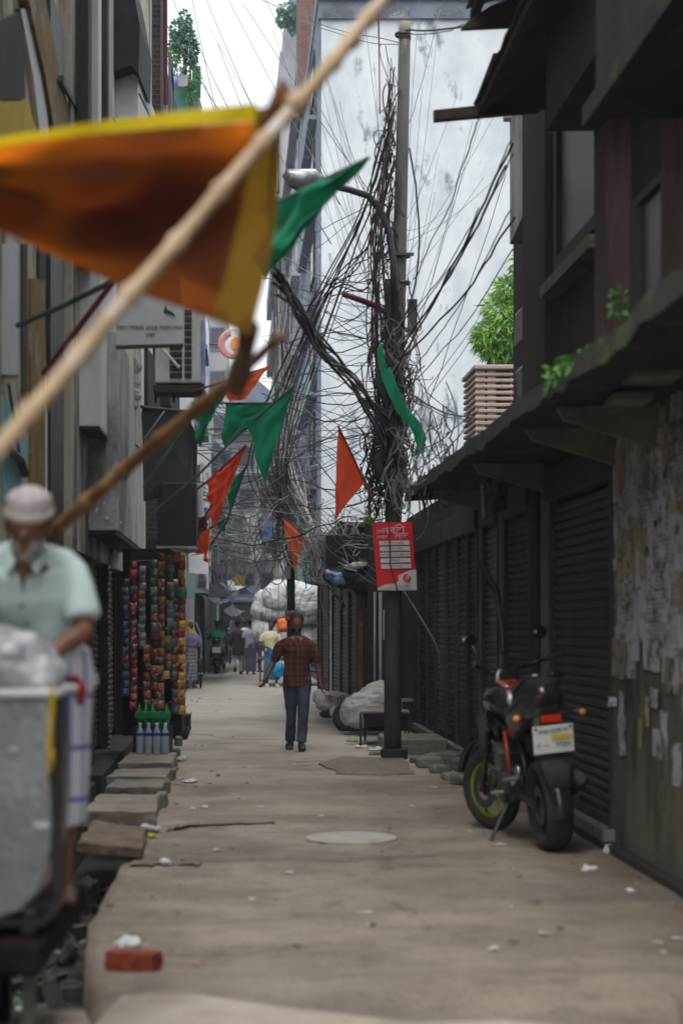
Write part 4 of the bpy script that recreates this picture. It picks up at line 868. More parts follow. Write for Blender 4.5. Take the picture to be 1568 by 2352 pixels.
leaves('foliage', M['leaf_teal'], t, [(P(662, 22, 73), (.45, .5, .2)), (P(678, 32, 73), (.35, .5, .35)), (P(650, 42, 73), (.25, .3, .3)), (P(672, 58, 73), (.15, .2, .35))], 1100, .16, .11, 9, .5)
mb = MB(); mb.tube([P(690, 20, 73), P(660, 25, 73), P(650, 45, 73)], .03); mb.build('stem', M['timber_dark'], t)
t = thing('weed', 'small yellow green weed sprouting beside the top of the red sign', 'plant', P(852, 1200, 21))
leaves('foliage', M['leaf_lime'], t, [(P(850, 1186, 21), (.06, .08, .05)), (P(845, 1195, 21), (.05, .05, .03))], 120, .05, .03, 12)
t = thing('fern', 'blurred green weed growing on the mossy right canopy', 'plant', P(1310, 850, 11.8))
leaves('foliage', M['leaf'], t, [(P(1300, 850, 10.4), (.12, .1, .05)), (P(1330, 835, 10), (.1, .1, .05)), (P(1285, 872, 10.6), (.07, .1, .04))], 190, .07, .035, 13)
t = thing('wall_weed', 'small dim green weeds on the stained pink wall of the dark building', 'plant', P(1500, 735, 10))
leaves('foliage', M['leaf'], t, [(P(1505, 722, 9.8), (.03, .03, .03)), (P(1420, 700, 10.8), (.05, .04, .08))], 90, .06, .03, 14)
# ================================================================== LEFT: things hung on the fronts
t = thing('air_conditioner', 'white outdoor air conditioner with slotted side on a bracket over the left shops', 'air conditioner', P(410, 880, 19.6))
a = P(356, 880, 19.6); b_ = P(465, 700, 19.6)
mb = MB(); mb.hexa([(a.x, 19.6, a.z), (b_.x, 19.6, a.z), (b_.x, 20.0, a.z), (a.x, 20.0, a.z), (a.x, 19.6, b_.z), (b_.x, 19.6, b_.z), (b_.x, 20.0, b_.z), (a.x, 20.0, b_.z)]); mb.build('casing', M['ac_white'], t, bevel=.02)
for r in range(10):
    for c_ in range(2):
        u0 = 390 + c_ * 34; wv = 28 if c_ == 0 else 16; v0 = 712 + r * 16
        mb = MB(); mb.pbox(u0, v0, u0 + wv, v0 + 11, 19.57, .04); mb.build('slot', M['black'], t, bevel=.004)
mb = MB(); mb.pbox(352, 884, 464, 900, 19.5, .5); mb.build('tray', M['timber_dark'], t)
for u in (358, 400, 458):
    mb = MB(); mb.tube([P(u, 900, 19.6), P(u, 922, 19.8)], .015); mb.build('leg', M['timber_dark'], t)
mb = MB(); mb.pbox(462, 735, 467, 880, 19.55, .3); mb.build('side_flap', M['blue_tarp'], t)
mb = MB(); mb.tube([P(368, 795, 19.5), P(412, 845, 19.5)], .018); mb.build('brace', M['concrete_pale'], t)
t = thing('pale_signboard', 'pale blue white rounded signboard with a small emblem and two lines of text', 'sign', P(345, 795, 15))
mb = MB(); pts = [(268, 795), (418, 790), (420, 700), (400, 690)] + [(345 + 60 * math.cos(R(a_)), 700 + 42 * -math.sin(R(a_))) for a_ in range(20, 170, 15)] + [(272, 715)]
mb.prism([P(u, v, 15.2) for u, v in pts], (0, .06, 0)); mb.build('board', M['sign_white'], t)
mb = MB(); mb.prism([P(266, 799, 15.18), P(420, 794, 15.18), P(420, 789, 15.18), P(266, 793, 15.18)], (0, .09, 0)); mb.build('frame', M['rail'], t)
mb = MB(); mb.prism([P(380, 700, 15.19), P(385, 712, 15.19), P(396, 716, 15.19), P(404, 728, 15.19), P(392, 722, 15.19), P(376, 718, 15.19)], (0, -.004, 0)); mb.build('emblem', M['ink'], t)
text('শেখ সাহেব এন্ড সন্স লেন', 'lettering', M['ink'], t, P(345, 753, 15.19), .052, (1, 0, 0), (0, 0, 1))
text('ঢাকা', 'lettering', M['ink'], t, P(345, 770, 15.19), .045, (1, 0, 0), (0, 0, 1))
# black boxes and awning over the snack stall
t = thing('black_awning', 'black cloth awning slung above the hanging snack strips', 'awning', P(390, 1110, 19))
mb = MB(); mb.prism([P(326, 930, 18.4), P(428, 948, 19.6), P(452, 1000, 19.6), P(450, 1108, 19.6), P(330, 1150, 18.4)], (0, .12, 0)); o = mb.build('cloth', M['blackcloth'], t)
mb = MB(); mb.tube([P(326, 935, 18.35), P(430, 945, 19.5)], .02); mb.tube([P(330, 1010, 18.35), P(378, 945, 18.8)], .012); mb.build('frame', M['steel_dark'], t)
t = thing('black_sign_box', 'plain black boxed sign hanging over the snack stall', 'sign', P(405, 1255, 18.8))
mb = MB(); mb.pbox(362, 1108, 451, 1254, 18.8, .22); mb.build('box', M['black'], t, bevel=.015)
mb = MB(); mb.pbox(360, 1254, 452, 1259, 18.78, .25); mb.build('bottom_edge', M['steel'], t)
mb = MB(); mb.tube([P(370, 1108, 18.9), P(330, 1060, 18.9)], .015); mb.tube([P(440, 1108, 18.9), P(440, 1030, 18.9)], .015); mb.build('hanger', M['steel_dark'], t)
t = thing('silver_sheet', 'crumpled silver sheet sticking out under the black sign box', 'sheet', P(435, 1275, 19.3))
mb = MB(); mb.prism([P(395, 1262, 19.3), P(450, 1258, 19.3), P(448, 1268, 19.3), P(425, 1274, 19.3), P(408, 1270, 19.3)], (0, .1, .02)); mb.build('sheet', M['steel'], t)
# green and maroon brace pipes
mb = MB(); mb.tube([P(40, 748, 12.3), P(150, 700, 12.0), P(262, 645, 11.6)], .02); tag(mb.build('green_pipe', M['pole_green']), 'old green pipe bracket under the big orange flag', 'pipe')
mb = MB(); mb.tube([P(262, 645, 11.55), P(100, 860, 12)], .02); tag(mb.build('maroon_pipe', M['pole_red']), 'maroon slanting pipe crossing the green bracket', 'pipe')
# ---------- snack stall
def packet(bm_list, c, w_, h_, d_, seed):
    mb = bm_list; c = Vector(c); n = 5; random.seed(seed)
    q = Euler((random.uniform(-.25, .25), 0, random.uniform(-.6, .6))).to_matrix(); F_ = []; Bk = []
    for j in range(n + 1):
        for i in range(n + 1):
            x = i / n - .5; z = j / n - .5; bulge = max(0, (1 - (2 * x) ** 2) * (1 - (2 * z) ** 2)) ** .5 * d_ * .5
            nz = .006 * noise.noise(Vector((x * 6, z * 6, seed)))
            F_.append(c + q @ Vector((x * w_, -bulge + nz - .001, z * h_))); Bk.append(c + q @ Vector((x * w_, bulge + nz + .001, z * h_)))
    fs = []
    for j in range(n):
        for i in range(n): a = j * (n + 1) + i; fs.append((a, a + 1, a + n + 2, a + n + 1)); 
    m_ = len(F_); fs2 = [tuple(m_ + k for k in reversed(f)) for f in fs]
    mb.poly(F_ + Bk, fs + fs2)
strips = [(289, 1330, 1600, 'pk_blue', 'pk_blue', 19.9, 'dim blue packets, leftmost strip of the stall'),
 (307, 1290, 1630, 'pk_red', 'pk_brown', 19.6, 'alternating red and brown packets'),
 (326, 1300, 1490, 'pk_clear', 'pk_clear', 19.6, 'clear greenish packets beside the red and brown strip'),
 (338, 1480, 1628, 'pk_brown', 'pk_orange', 19.5, 'brown packets reaching down to the bottles'),
 (354, 1285, 1450, 'pk_green', 'pk_clear', 19.5, 'shiny green packets in the middle of the stall'),
 (355, 1430, 1625, 'pk_brown', 'pk_orange', 19.7, 'brown and orange packets in the middle of the stall'),
 (371, 1270, 1628, 'pk_brown', 'pk_orange', 19.4, 'long strip of brown and orange packets'),
 (392, 1275, 1440, 'pk_green', 'pk_clear', 19.4, 'bright green packets right of the long brown strip'),
 (385, 1440, 1560, 'pk_green', 'pk_yellow', 19.6, 'green and yellow packets low in the stall'),
 (402, 1330, 1640, 'pk_brown', 'pk_blue', 19.5, 'dark multicoloured packets beside the sunlit yellow strip'),
 (418, 1270, 1640, 'pk_yellow', 'pk_red', 19.3, 'shiny yellow and red packets at the lane edge')]
for si, (u, v0, v1, ca, cb, Y, lab) in enumerate(strips):
    a = P(u, v0, Y); b_ = P(u, v1, Y); t = thing('snack_strip', 'hanging snack strip of ' + lab, 'snack strip', (a.x, Y, b_.z), 0, 'strips of snack packets')
    mb = MB(); mb.tube([a + Vector((0, .03, .12)), b_ + Vector((0, .03, 0))], .004, 4); mb.build('string', M['rail'], t)
    n = max(3, int((a.z - b_.z) / .092))
    for k_ in range(n):
        mb = MB(); z = a.z - (k_ + .5) * (a.z - b_.z) / n
        packet(mb, (a.x + random.uniform(-.008, .008), Y + random.uniform(-.02, .02), z), .082, .096, .045, si * 50 + k_)
        mb.build('packet', M[random.choice(['pk_red', 'pk_orange', 'pk_clear', 'pk_brown']) if (k_ * 7 + si * 3) % 9 == 0 else (ca if (k_ // (2 if ca == 'pk_red' else 1)) % 2 == 0 else cb)], t, smooth=True)
        if ca == 'pk_yellow' and k_ % 2:
            pass
# single odd packets at the top
for u, v, mk, lab in ((404, 1276, 'pk_pink', 'large pink and red snack bag hanging at the top right of the stall'), (416, 1362, 'pk_green', 'green snack bag turned sideways on the yellow strip')):
    mb = MB(); packet(mb, P(u, v, 19.2), .13, .14, .07, 77); o = mb.build('snack_bag', M[mk], smooth=True); tag(o, lab, 'snack bag')
def bottle(c, h, r, m, parent, capm):
    mb = MB(); c = Vector(c)
    prof = [(0, .85), (.03, 1), (.3, .96), (.33, 1), (.62, 1), (.74, .8), (.86, .42), (.95, .38)]
    mb.loft([c + Vector((0, 0, h * a)) for a, _ in prof], [r * k_ for _, k_ in prof], (1, 0, 0), 12); b_ = mb.build('bottle', m, parent, smooth=True)
    mb = MB(); mb.cyl(c + Vector((0, 0, h * .95)), c + Vector((0, 0, h * 1.02)), r * .42, 10); mb.build('bottle_cap', capm, b_)
    return b_
t = thing('water_bottle_pack', 'pack of large clear water bottles standing on the slab under the snack strips', 'bottle pack', P(350, 1727, 19.2))
z0 = .17
for i in range(4):
    for j in range(2):
        u = 322 + i * 19.3; Y = 19.15 + j * .1; c = P(u, 1700, Y); bt = bottle((c.x, Y, z0), .33, .046, M['bottle'], t, M['white_plastic'])
        mb = MB(); mb.loft([(c.x, Y, z0 + .2), (c.x, Y, z0 + .235)], [.0475, .0475], (1, 0, 0), 12); mb.build('bottle_label', M['label_blue'], bt)
t = thing('green_bottle_pack', 'pack of green drink bottles stacked behind and above the clear water bottles', 'bottle pack', P(350, 1665, 19.5))
for i in range(5):
    for j in range(2):
        u = 320 + i * 15.6; Y = 19.45 + j * .09; c = P(u, 1700, Y); bottle((c.x, Y, .47), .24, .036, M['bottle_green'], t, M['bottle_green'])
mb = MB(); c = P(351, 1700, 19.45); mb.box((c.x, 19.5, .58), (.4, .21, .09)); mb.build('wrap_band', M['bottle_green'], t, bevel=.02)
t = thing('crate_stack', 'dark crate under the green bottles at the back of the slab', 'crate', P(350, 1700, 19.5))
mb = MB(); mb.box((c.x, 19.5, .31), (.42, .24, .3)); mb.build('box', M['black'], t, bevel=.01)
mb = MB(); mb.box((c.x, 19.375, .4), (.3, .02, .04)); mb.build('handle', M['rail'], t)
t = thing('stall_cabinet', 'dark cabinet standing below the yellow snack strip', 'cabinet', P(400, 1690, 19.8))
mb = MB(); mb.pbox(385, 1612, 418, 1682, 19.8, .4); mb.build('body', M['black'], t, bevel=.01)
mb = MB(); mb.pbox(388, 1640, 414, 1643, 19.78, .03); mb.build('shelf', M['rail'], t)
t = thing('grey_box', 'small grey box at the lane edge beside the stall cabinet', 'box', P(424, 1665, 20.6))
mb = MB(); mb.pbox(413, 1642, 434, 1668, 20.8, .3); mb.build('box', M['plaster_dark'], t, bevel=.01)
mb = MB(); mb.pbox(412, 1640, 435, 1644, 20.79, .32); mb.build('lid', M['slab'], t, bevel=.004)
t = thing('snack_stall', 'dim metal stall rack from which the snack strips hang', 'stall', P(350, 1265, 20))
mb = MB(); mb.tube([P(285, 1262, 19.9), P(432, 1262, 19.3)], .012); mb.tube([P(285, 1290, 20.2), P(420, 1285, 20.2)], .012); mb.build('rail', M['steel_dark'], t)
mb = MB(); mb.pbox(282, 1262, 412, 1690, 20.35, .05); mb.build('back_panel', M['blackcloth'], t)
for k_ in range(3):
    mb = MB(); mb.pbox(284, 1380 + 100 * k_, 410, 1384 + 100 * k_, 20.1, .25); mb.build('shelf', M['timber_dark'], t)
t = thing('chain_garland', 'vertical string of pale beads hanging by the dark left shutter', 'bead string', P(252, 1720, 16.9))
mb = MB()
for k_ in range(34): mb.ell(P(252 + math.sin(k_ * 1.3) * 1.5, 1305 + k_ * 12.5, 16.9), (.016, .014, .02), Euler((0, .5, 0)), 8, 5)
mb.build('beads', M['slab_green'], t, smooth=True)
mb = MB(); mb.tube([P(252, 1280, 16.9), P(252, 1725, 16.9)], .004, 4); mb.build('cord', M['rail'], t)
for k_ in range(6): pass

# ================================================================== flags
def flag(label, verts, m, Y, pole=None, polem='pole_green', pr=.012, amp=.05, freq=5, n=22, seed=0, name='flag', dY=0, border=None, sagb=0):
    """verts: 3 or 4 photo corners (u, v, [dy]); rippled cloth"""
    c = sum((P(q[0], q[1], Y) for q in verts), Vector()) / len(verts)
    t = thing(name, label, 'flag', c)
    q = [P(p[0], p[1], Y + (p[2] if len(p) > 2 else 0)) for p in verts]
    mb = MB(); vs = []; fs = []
    for j in range(n + 1):
        for i in range(n + 1):
            a = i / n; b_ = j / n
            if len(q) == 3: p = q[0].lerp(q[1].lerp(q[2], a), max(b_, .002))
            else: p = q[0].lerp(q[1], a).lerp(q[3].lerp(q[2], a), b_)
            rip = (math.sin((a * 1.3 + b_ * .9) * freq * 1.4 + seed) * (.25 + b_) + .6 * math.sin((a * 2.6 - b_) * freq + seed * 2) * b_ + noise.noise(Vector((a * 3, b_ * 5, seed)))) * amp * 1.25
            p = p + Vector((rip * .25, rip, -sagb * math.sin(math.pi * a) * (b_ if len(q) == 3 else 1) + rip * .15)); vs.append(p)
    for j in range(n):
        for i in range(n): a = j * (n + 1) + i; fs.append((a, a + 1, a + n + 2, a + n + 1))
    mb.poly(vs, fs); mb.build('cloth', m, t, smooth=True)
    if pole:
        mb = MB(); mb.tube([P(p[0], p[1], Y + (p[2] if len(p) > 2 else 0) - .02) for p in pole], pr, 8); mb.build('pole', M[polem], t)
    return t
flag('large green pennant pointing up right beside the orange flag', [(846, 364), (600, 486), (598, 652)], M['fl_green'], 9.5, [(848, 362), (600, 482)], amp=.07, seed=2, freq=4, sagb=.05)
flag('dark green pennant with a pointed hanging tip on a slanting green pole', [(675, 888), (568, 975), (606, 1113)], M['fl_green'], 17, [(676, 886), (570, 976), (450, 1096), (342, 1186)], amp=.03, seed=5)
flag('square green flag hanging from a level green pole', [(517, 926), (655, 926), (572, 980), (512, 1030)], M['fl_green'], 20, [(440, 926), (660, 926)], amp=.05, seed=1)
flag('wrinkled orange red pennant left of the far cable pole', [(565, 1025), (474, 1110), (490, 1216)], M['fl_red'], 18, [(566, 1023), (474, 1108), (452, 1124)], 'pole_red', amp=.035, seed=3, freq=8)
flag('small green pennant behind the wrinkled orange red pennant', [(567, 1068), (530, 1110), (520, 1190)], M['fl_green'], 20.5, [(567, 1066), (520, 1200), (478, 1260)], amp=.03, seed=8)
flag('tiny dark green flag tip below the wrinkled pennant', [(515, 1195), (494, 1197), (518, 1236)], M['fl_green'], 21, [(520, 1190), (480, 1215)], amp=.02, seed=9)
flag('red pennant on a maroon pole left of the cabled pole', [(776, 980), (836, 1106), (768, 1198)], M['fl_red'], 19, [(776, 978), (806, 1040), (836, 1106), (864, 1166)], 'pole_red', amp=.03, seed=4, freq=3)
flag('salmon orange pennant above the white sacks', [(650, 1188), (708, 1240), (672, 1312)], M['fl_salmon'], 29, [(650, 1186), (710, 1242), (770, 1300)], 'pole_red', .012, amp=.04, seed=6)
flag('salmon flag half hidden behind the lower bamboo pole', [(520, 878), (612, 850), (562, 918), (524, 922)], M['fl_salmon'], 19.5, [(440, 900), (620, 842)], 'pole_red', amp=.04, seed=7)
flag('twisted salmon cloth end blown to the right at the maroon pole tip', [(560, 866), (622, 838), (622, 845), (566, 874)], M['fl_salmon'], 19.4, amp=.03, seed=12)
flag('faded red flag with white marks hanging low by the snack stall', [(452, 1222), (480, 1212), (481, 1296), (451, 1262)], M['fl_red'], 20, [(450, 1225), (492, 1150)], 'pole_red', amp=.05, seed=10)
flag('dark brown rag knotted on the pole above the low red flag', [(450, 1190), (484, 1182), (470, 1215), (452, 1240)], M['fl_dark'], 19.8, amp=.05, seed=13)
flag('dark green pennant hanging behind the lower bamboo pole', [(520, 893), (445, 952), (458, 1028)], M['fl_green'], 13, [(530, 880), (440, 962), (330, 1120)], amp=.05, seed=11)
# white pole and odd bits near the low red flag
mb = MB(); mb.tube([P(458, 1110, 21), P(463, 1200, 21)], .04); tag(mb.build('white_pipe', M['white_plastic']), 'short white pipe stub behind the wrinkled pennant', 'pipe')
# ---- the big orange flag and its bamboo
YF = 5.2
t = thing('big_orange_flag', 'huge orange flag with yellow borders hanging from the upper bamboo pole', 'flag', P(300, 500, YF))
top = [(-90, 338, -.35), (0, 322, -.25), (200, 292, -.1), (400, 268, 0), (560, 254, 0), (640, 242, .05)]
bot = [(-90, 500, -.1), (0, 530, -.05), (150, 598, 0), (300, 668, .02), (440, 716, .02), (575, 773, .02)]
def interp(L, t_):
    k_ = t_ * (len(L) - 1); i = min(int(k_), len(L) - 2); f = k_ - i; return [L[i][c_] + (L[i + 1][c_] - L[i][c_]) * f for c_ in range(3)]
NX, NZ = 60, 36
def fpt(a, b_):
    p, q = interp(top, a), interp(bot, a)
    u = p[0] + (q[0] - p[0]) * b_; v = p[1] + (q[1] - p[1]) * b_; dy = p[2] + (q[2] - p[2]) * b_
    if a > .8: u += (a - .8) / .2 * (26 * math.sin(math.pi * b_))
    dy += .05 * math.sin(b_ * 5 + a * 6) + .03 * noise.noise(Vector((a * 6, b_ * 4, 0))) + .10 * math.sin(math.pi * b_) * (1 - a)
    return P(u, v, YF + dy)
def fpart(name, m, a0, a1, b0, b1, off=0):
    mb = MB(); vs = []; fs = []; nx_, nz_ = max(3, int(NX * (a1 - a0))), max(3, int(NZ * (b1 - b0)))
    for j in range(nz_ + 1):
        for i in range(nx_ + 1): vs.append(fpt(a0 + (a1 - a0) * i / nx_, b0 + (b1 - b0) * j / nz_) + Vector((0, off, 0)))
    for j in range(nz_):
        for i in range(nx_): a = j * (nx_ + 1) + i; fs.append((a, a + 1, a + nx_ + 2, a + nx_ + 1))
    mb.poly(vs, fs); return mb.build(name, m, t, smooth=True)
fpart('orange_field', M['fl_orange'], 0, .87, .06, 1)
fpart('yellow_side_band', M['fl_yellow'], .87, 1, .0, 1, -.003)
fpart('yellow_top_hem', M['yellow_hem'], 0, .87, -.03, .06, -.002)
mb = MB(); vs = []; fs = []
for j in range(25):
    for i in range(41):
        a = i / 40 * .872; e0 = .10 + .02 * noise.noise(Vector((a * 5, 1, 0))); e1 = .80 + .06 * noise.noise(Vector((a * 4, 2, 0))) + .06 * a
        vs.append(fpt(a, e0 + (e1 - e0) * j / 24) + Vector((0, .05 + .02 * math.sin(a * 9), 0)))
for j in range(24):
    for i in range(40): a = j * 41 + i; fs.append((a, a + 1, a + 42, a + 41))
mb.poly(vs, fs); mb.build('doubled_cloth', M['fl_lining'], t, smooth=True)
mb = MB(); random.seed(2)
for i in range(7): a = P(640 + random.uniform(-8, 14), 262, YF + .03); mb.loft([P(650 + i * 1.5, 188 + i * 3, YF), P(640 + i * 4, 240, YF - .02), P(600 + i * 10, 290, YF)], [.012, .03, .01])
mb.build('knotted_tie', M['fl_dark'], t, smooth=True)
mb = MB(); mb.loft([P(570, 755, YF), P(565, 800, YF + .3), P(548, 860, YF + 1.0), P(543, 895, YF + 1.2)], [.035, .028, .045, .03]); mb.build('lower_tie', M['fl_dark'], t, smooth=True)
mb = MB(); pole_rod(mb, P(-60, 1100, 4.0), P(690, 222, 4.95), .024, .021, 7); pole_rod(mb, P(668, 246, 4.9), P(930, -50, 5.4), .022, .022, 3)
mb.ell(P(682, 238, 4.93), (.035, .035, .035)); mb.ell(P(806, 92, 5.2), (.032, .03, .03)); o = mb.build('bamboo_pole', M['bamboo'], smooth=True); tag(o, 'pale upper bamboo pole crossing in front of the big orange flag', 'bamboo pole')
mb = MB(); pole_rod(mb, P(120, 1222, 7.6), P(560, 850, 6.5), .031, .026, 5); pole_rod(mb, P(548, 858, 6.52), P(642, 770, 6.3), .02, .017, 1); o = mb.build('bamboo_pole', M['bamboo_dark'], smooth=True); tag(o, 'brown lower bamboo pole running down to the head of the old man', 'bamboo pole')
# ================================================================== utility poles, lamp, cables
YP = 20.7
pb = P(905, 1740, YP); PX = pb.x
t = thing('utility_pole', 'tall round concrete utility pole wrapped in cable tangles with a red sign on it', 'utility pole', (PX, YP, 0))
mb = MB(); mb.loft([(PX - .02, YP, -.1), (PX - .01, YP, 3), (PX + .05, YP, 5.5), (PX + .125, YP, P(0, 88, YP).z)], [.105, .098, .085, .068], (1, 0, 0), 20); mb.build('pole', M['post'], t, smooth=True)
mb = MB(); mb.loft([(PX + .125, YP, P(0, 92, YP).z), (PX + .127, YP, P(0, 52, YP).z)], [.072, .072], (1, 0, 0), 20); mb.build('pole_cap', M['slab'], t, smooth=True)
mb = MB()
for v in (80, 588, 650): mb = MB(); mb.torus((PX + .1, YP, P(0, v, YP).z), .085, (.012, .02), (0, 0, 1), 20, 6); mb.build('clamp', M['steel_dark'], t)
mb = MB(); mb.box((PX + .1, YP - .1, P(0, 588, YP).z), (.26, .05, .03)); mb.build('cross_bar', M['steel_dark'], t)
mb = MB(); mb.cyl((PX, YP, -.05), (PX, YP, .12), .16, 20); mb.build('footing', M['plaster_dark'], t, bevel=.02)
mb = MB(); mb.ell((PX - .02, YP - .075, 2.55), (.07, .05, .13), None, 12, 8); o = mb.build('torn_notice', M['wood_grey'], t, smooth=True); wrinkle(o.data, .02, 18)
for u, v0, v1, wu in ((893, 640, 780, 18), (947, 686, 760, 22)):
    mb = MB(); mb.pbox(u - wu / 2, v0, u + wu / 2, v1, YP - .06, .1); mb.build('conduit_box', M['steel_dark'], t, bevel=.01)
mb = MB(); mb.tube([P(788, 675, 20.3), P(830, 690, 20.4), P(868, 705, 20.5), P(890, 722, 20.6), P(897, 745, 20.7)], .035, 10); mb.build('pipe_stub', M['pole_red'], t, smooth=True)
# street lamp arm bolted to the pole: a lamp of its own
t = thing('street_lamp', 'grey street lamp on a long curved arm behind the green pennant', 'street lamp', (PX, YP, 5.5))
mb = MB(); mb.tube([P(905, 700, 20.5), P(903, 600, 20.5), P(893, 530, 20.5), P(872, 480, 20.5), P(845, 450, 20.45), P(800, 435, 20.4), P(730, 420, 20.3)], .04, 10); mb.build('arm', M['steel_dark'], t, smooth=True)
mb = MB(); mb.loft([P(750, 424, 20.3), P(720, 415, 20.3), P(660, 408, 20.2), P(652, 412, 20.2)], [(.04, .04), (.09, .14), (.07, .1), (.02, .05)], (0, 1, 0), 12); mb.build('lamp_head', M['steel'], t, smooth=True)
mb = MB(); mb.loft([P(735, 425, 20.3), P(700, 430, 20.28), P(664, 418, 20.2)], [(.05, .03), (.05, .1), (.03, .05)], (0, 1, 0), 12); mb.build('lens', M['glass_dark'], t, smooth=True)
# red sign
SG = (20.45)
t = thing('red_sign', 'red printed sign with white Bengali headline and five pale rows hung on the utility pole', 'sign', P(905, 1355, SG))
def sq(u, v, dy=0):                            # sign plane, slightly bowed and leaning
    return P(u, v, SG + dy + .02 * math.sin((u - 855) / 100 * math.pi) * -1)
def spatch(pts, m, name, dy, th=.004):
    mb = MB(); mb.prism([sq(u, v, dy) for u, v in pts], (0, th, 0)); return mb.build(name, m, t)
mb = MB(); vs = []; fs = []
def edgeL(v): return 854 + (v - 1202) * .085
def edgeR(v): return 945 + (v - 1202) * .075
for j in range(13):
    v = 1202 + 154 * j / 12
    for i in range(9): vs.append(sq(edgeL(v) + (edgeR(v) - edgeL(v)) * i / 8, v - (4 * i / 8) * (1 - j / 12)))
for j in range(12):
    for i in range(8): a = j * 9 + i; fs.append((a, a + 1, a + 10, a + 9))
mb.poly(vs, fs); mb.build('board', M['sign_red'], t, solid=.008)
def sstrip(u0, v0, u1, v1, m, name, dy=-.022):
    mb = MB(); vs = []
    for i in range(7):
        u = u0 + (u1 - u0) * i / 6
        for v in (v0, v1): vs.append(sq(u + (v - 1202) * .08, v - 4 * (u - 855) / 100 * .6, dy))
    mb.poly(vs, [(2 * i, 2 * i + 2, 2 * i + 3, 2 * i + 1) for i in range(6)]); return mb.build(name, m, t)
rows = ['কাশ ইন ও আউট', 'মোবাইল রিচাজ', 'সব ধরেনর িবল পিরেশাধ', 'েপেমনট', 'েসনড মািন']
for i, tx in enumerate(rows):
    v = 1243 + i * 13.4; s_ = sstrip(867, v, 936, v + 10, M['sign_w'], 'row')
    c = sq(901 + (v - 1202) * .08, v + 4, -.03); o = text(tx, 'row_text', M['ink'], None, c, .034, (1, 0, 0), (0, 0, 1), .0005); o.parent = s_; o.data.transform(Matrix.Translation(-t.location))
for tx, u, v, sz in (('েদিশ', 878, 1222, .075), ('নগেদ', 878, 1234, .06), ('েবিশ', 908, 1218, .115), ('লাভ', 922, 1231, .095)):
    o = text(tx, 'headline', M['sign_w'], t, sq(u, v, -.024), sz, (1, 0, .05), (0, 0, 1), .001)
spatch([(867, 1356), (867, 1351), (885, 1342), (908, 1340), (915, 1334), (914, 1322), (940, 1310), (955, 1308), (957, 1356)], M['sign_w'], 'white_swoosh', -.026)
c = sq(934, 1327, -.034); mb = MB(); mb.torus(c, .036, (.011, .003), (0, 1, 0), 24, 6, 20, 330); mb.build('emblem', M['sign_red'], t)
mb = MB(); mb.torus(c + Vector((.01, -.004, .014)), .018, (.006, .003), (0, 1, 0), 16, 6, 60, 300); mb.build('emblem', M['orange_pack'], t)
text('নগদ', 'emblem_text', M['sign_red'], t, sq(936, 1346, -.034), .045, (1, 0, 0), (0, 0, 1), .001)
mb = MB(); mb.tube([sq(893, 1200, -.03), sq(896, 1300, -.035), sq(913, 1356, -.03)], .008); mb.build('tie_wire', M['cable'], t)
# second pole, far
Y2 = 31.0
p2 = P(667, 1500, Y2); t = thing('utility_pole', 'thin far utility pole buried in cables in front of the white sacks', 'utility pole', (p2.x, Y2, 0))
mb = MB(); mb.loft([(p2.x + .02, Y2, -.1), (p2.x, Y2, 3.4), (P(655, 900, Y2).x, Y2, P(0, 900, Y2).z), (P(648, 600, Y2).x, Y2, P(0, 600, Y2).z)], [.075, .072, .07, .06], (1, 0, 0), 14); mb.build('pole', M['steel_dark'], t, smooth=True)
mb = MB(); mb.pbox(654, 1300, 668, 1330, Y2 - .15, .1); mb.build('meter_box', M['steel'], t, bevel=.01)
mb = MB(); mb.tube([P(672, 1000, Y2), P(672, 1240, Y2)], .03); mb.tube([P(632, 640, Y2), P(640, 1240, Y2)], .04); mb.build('conduit', M['cable_grey'], t)
mb = MB(); mb.tube([P(655, 1140, Y2), P(640, 1100, Y2), P(600, 1085, Y2)], .045); mb.build('lamp_arm', M['steel_dark'], t)
t = thing('notice_board', 'small dark and red notice board tied to the thin far pole above the walking man', 'sign', P(668, 1425, Y2 - .2))
mb = MB(); mb.pbox(655, 1401, 682, 1426, Y2 - .2, .03); mb.build('board', M['sign_red'], t)
mb = MB(); mb.pbox(655, 1401, 682, 1413, Y2 - .21, .005); mb.build('dark_half', M['blue_grey'], t)
text('নোটিশ', 'lettering', M['sign_w'], t, P(668, 1407, Y2 - .22), .06, (1, 0, 0), (0, 0, 1), .001); text('ভাড়া হবে', 'lettering', M['sign_w'], t, P(668, 1419, Y2 - .22), .05, (1, 0, 0), (0, 0, 1), .001)
# cables: each one its own object
NC = 0
def cable(pts, r, m, label, group, wob=.0, seed=0, n=None, sag=0):
    """pts: (u, v, Y) knots; smooth curve through them"""
    q = [P(*p) for p in pts]; N = n or max(8, 7 * (len(q) - 1)); out_ = []
    for i in range(N + 1):
        t_ = i / N * (len(q) - 1); k_ = min(int(t_), len(q) - 2); f = t_ - k_
        p0, p1, p2_, p3 = q[max(k_ - 1, 0)], q[k_], q[k_ + 1], q[min(k_ + 2, len(q) - 1)]
        v = .5 * ((2 * p1) + (p2_ - p0) * f + (2 * p0 - 5 * p1 + 4 * p2_ - p3) * f * f + (3 * p1 - p0 - 3 * p2_ + p3) * f ** 3)
        if wob: v = v + noise.noise_vector(Vector((i * .45, seed * 3.7, seed))) * wob
        v.z -= sag * math.sin(math.pi * i / N); out_.append(v)
    mb = MB(); mb.tube(out_, r, 5); o = mb.build('overhead_cable', m, smooth=True); return tag(o, label, 'cable', group)
random.seed(21)
C1, G1 = 'thin black line running across the white sky', 'thin lines against the sky'
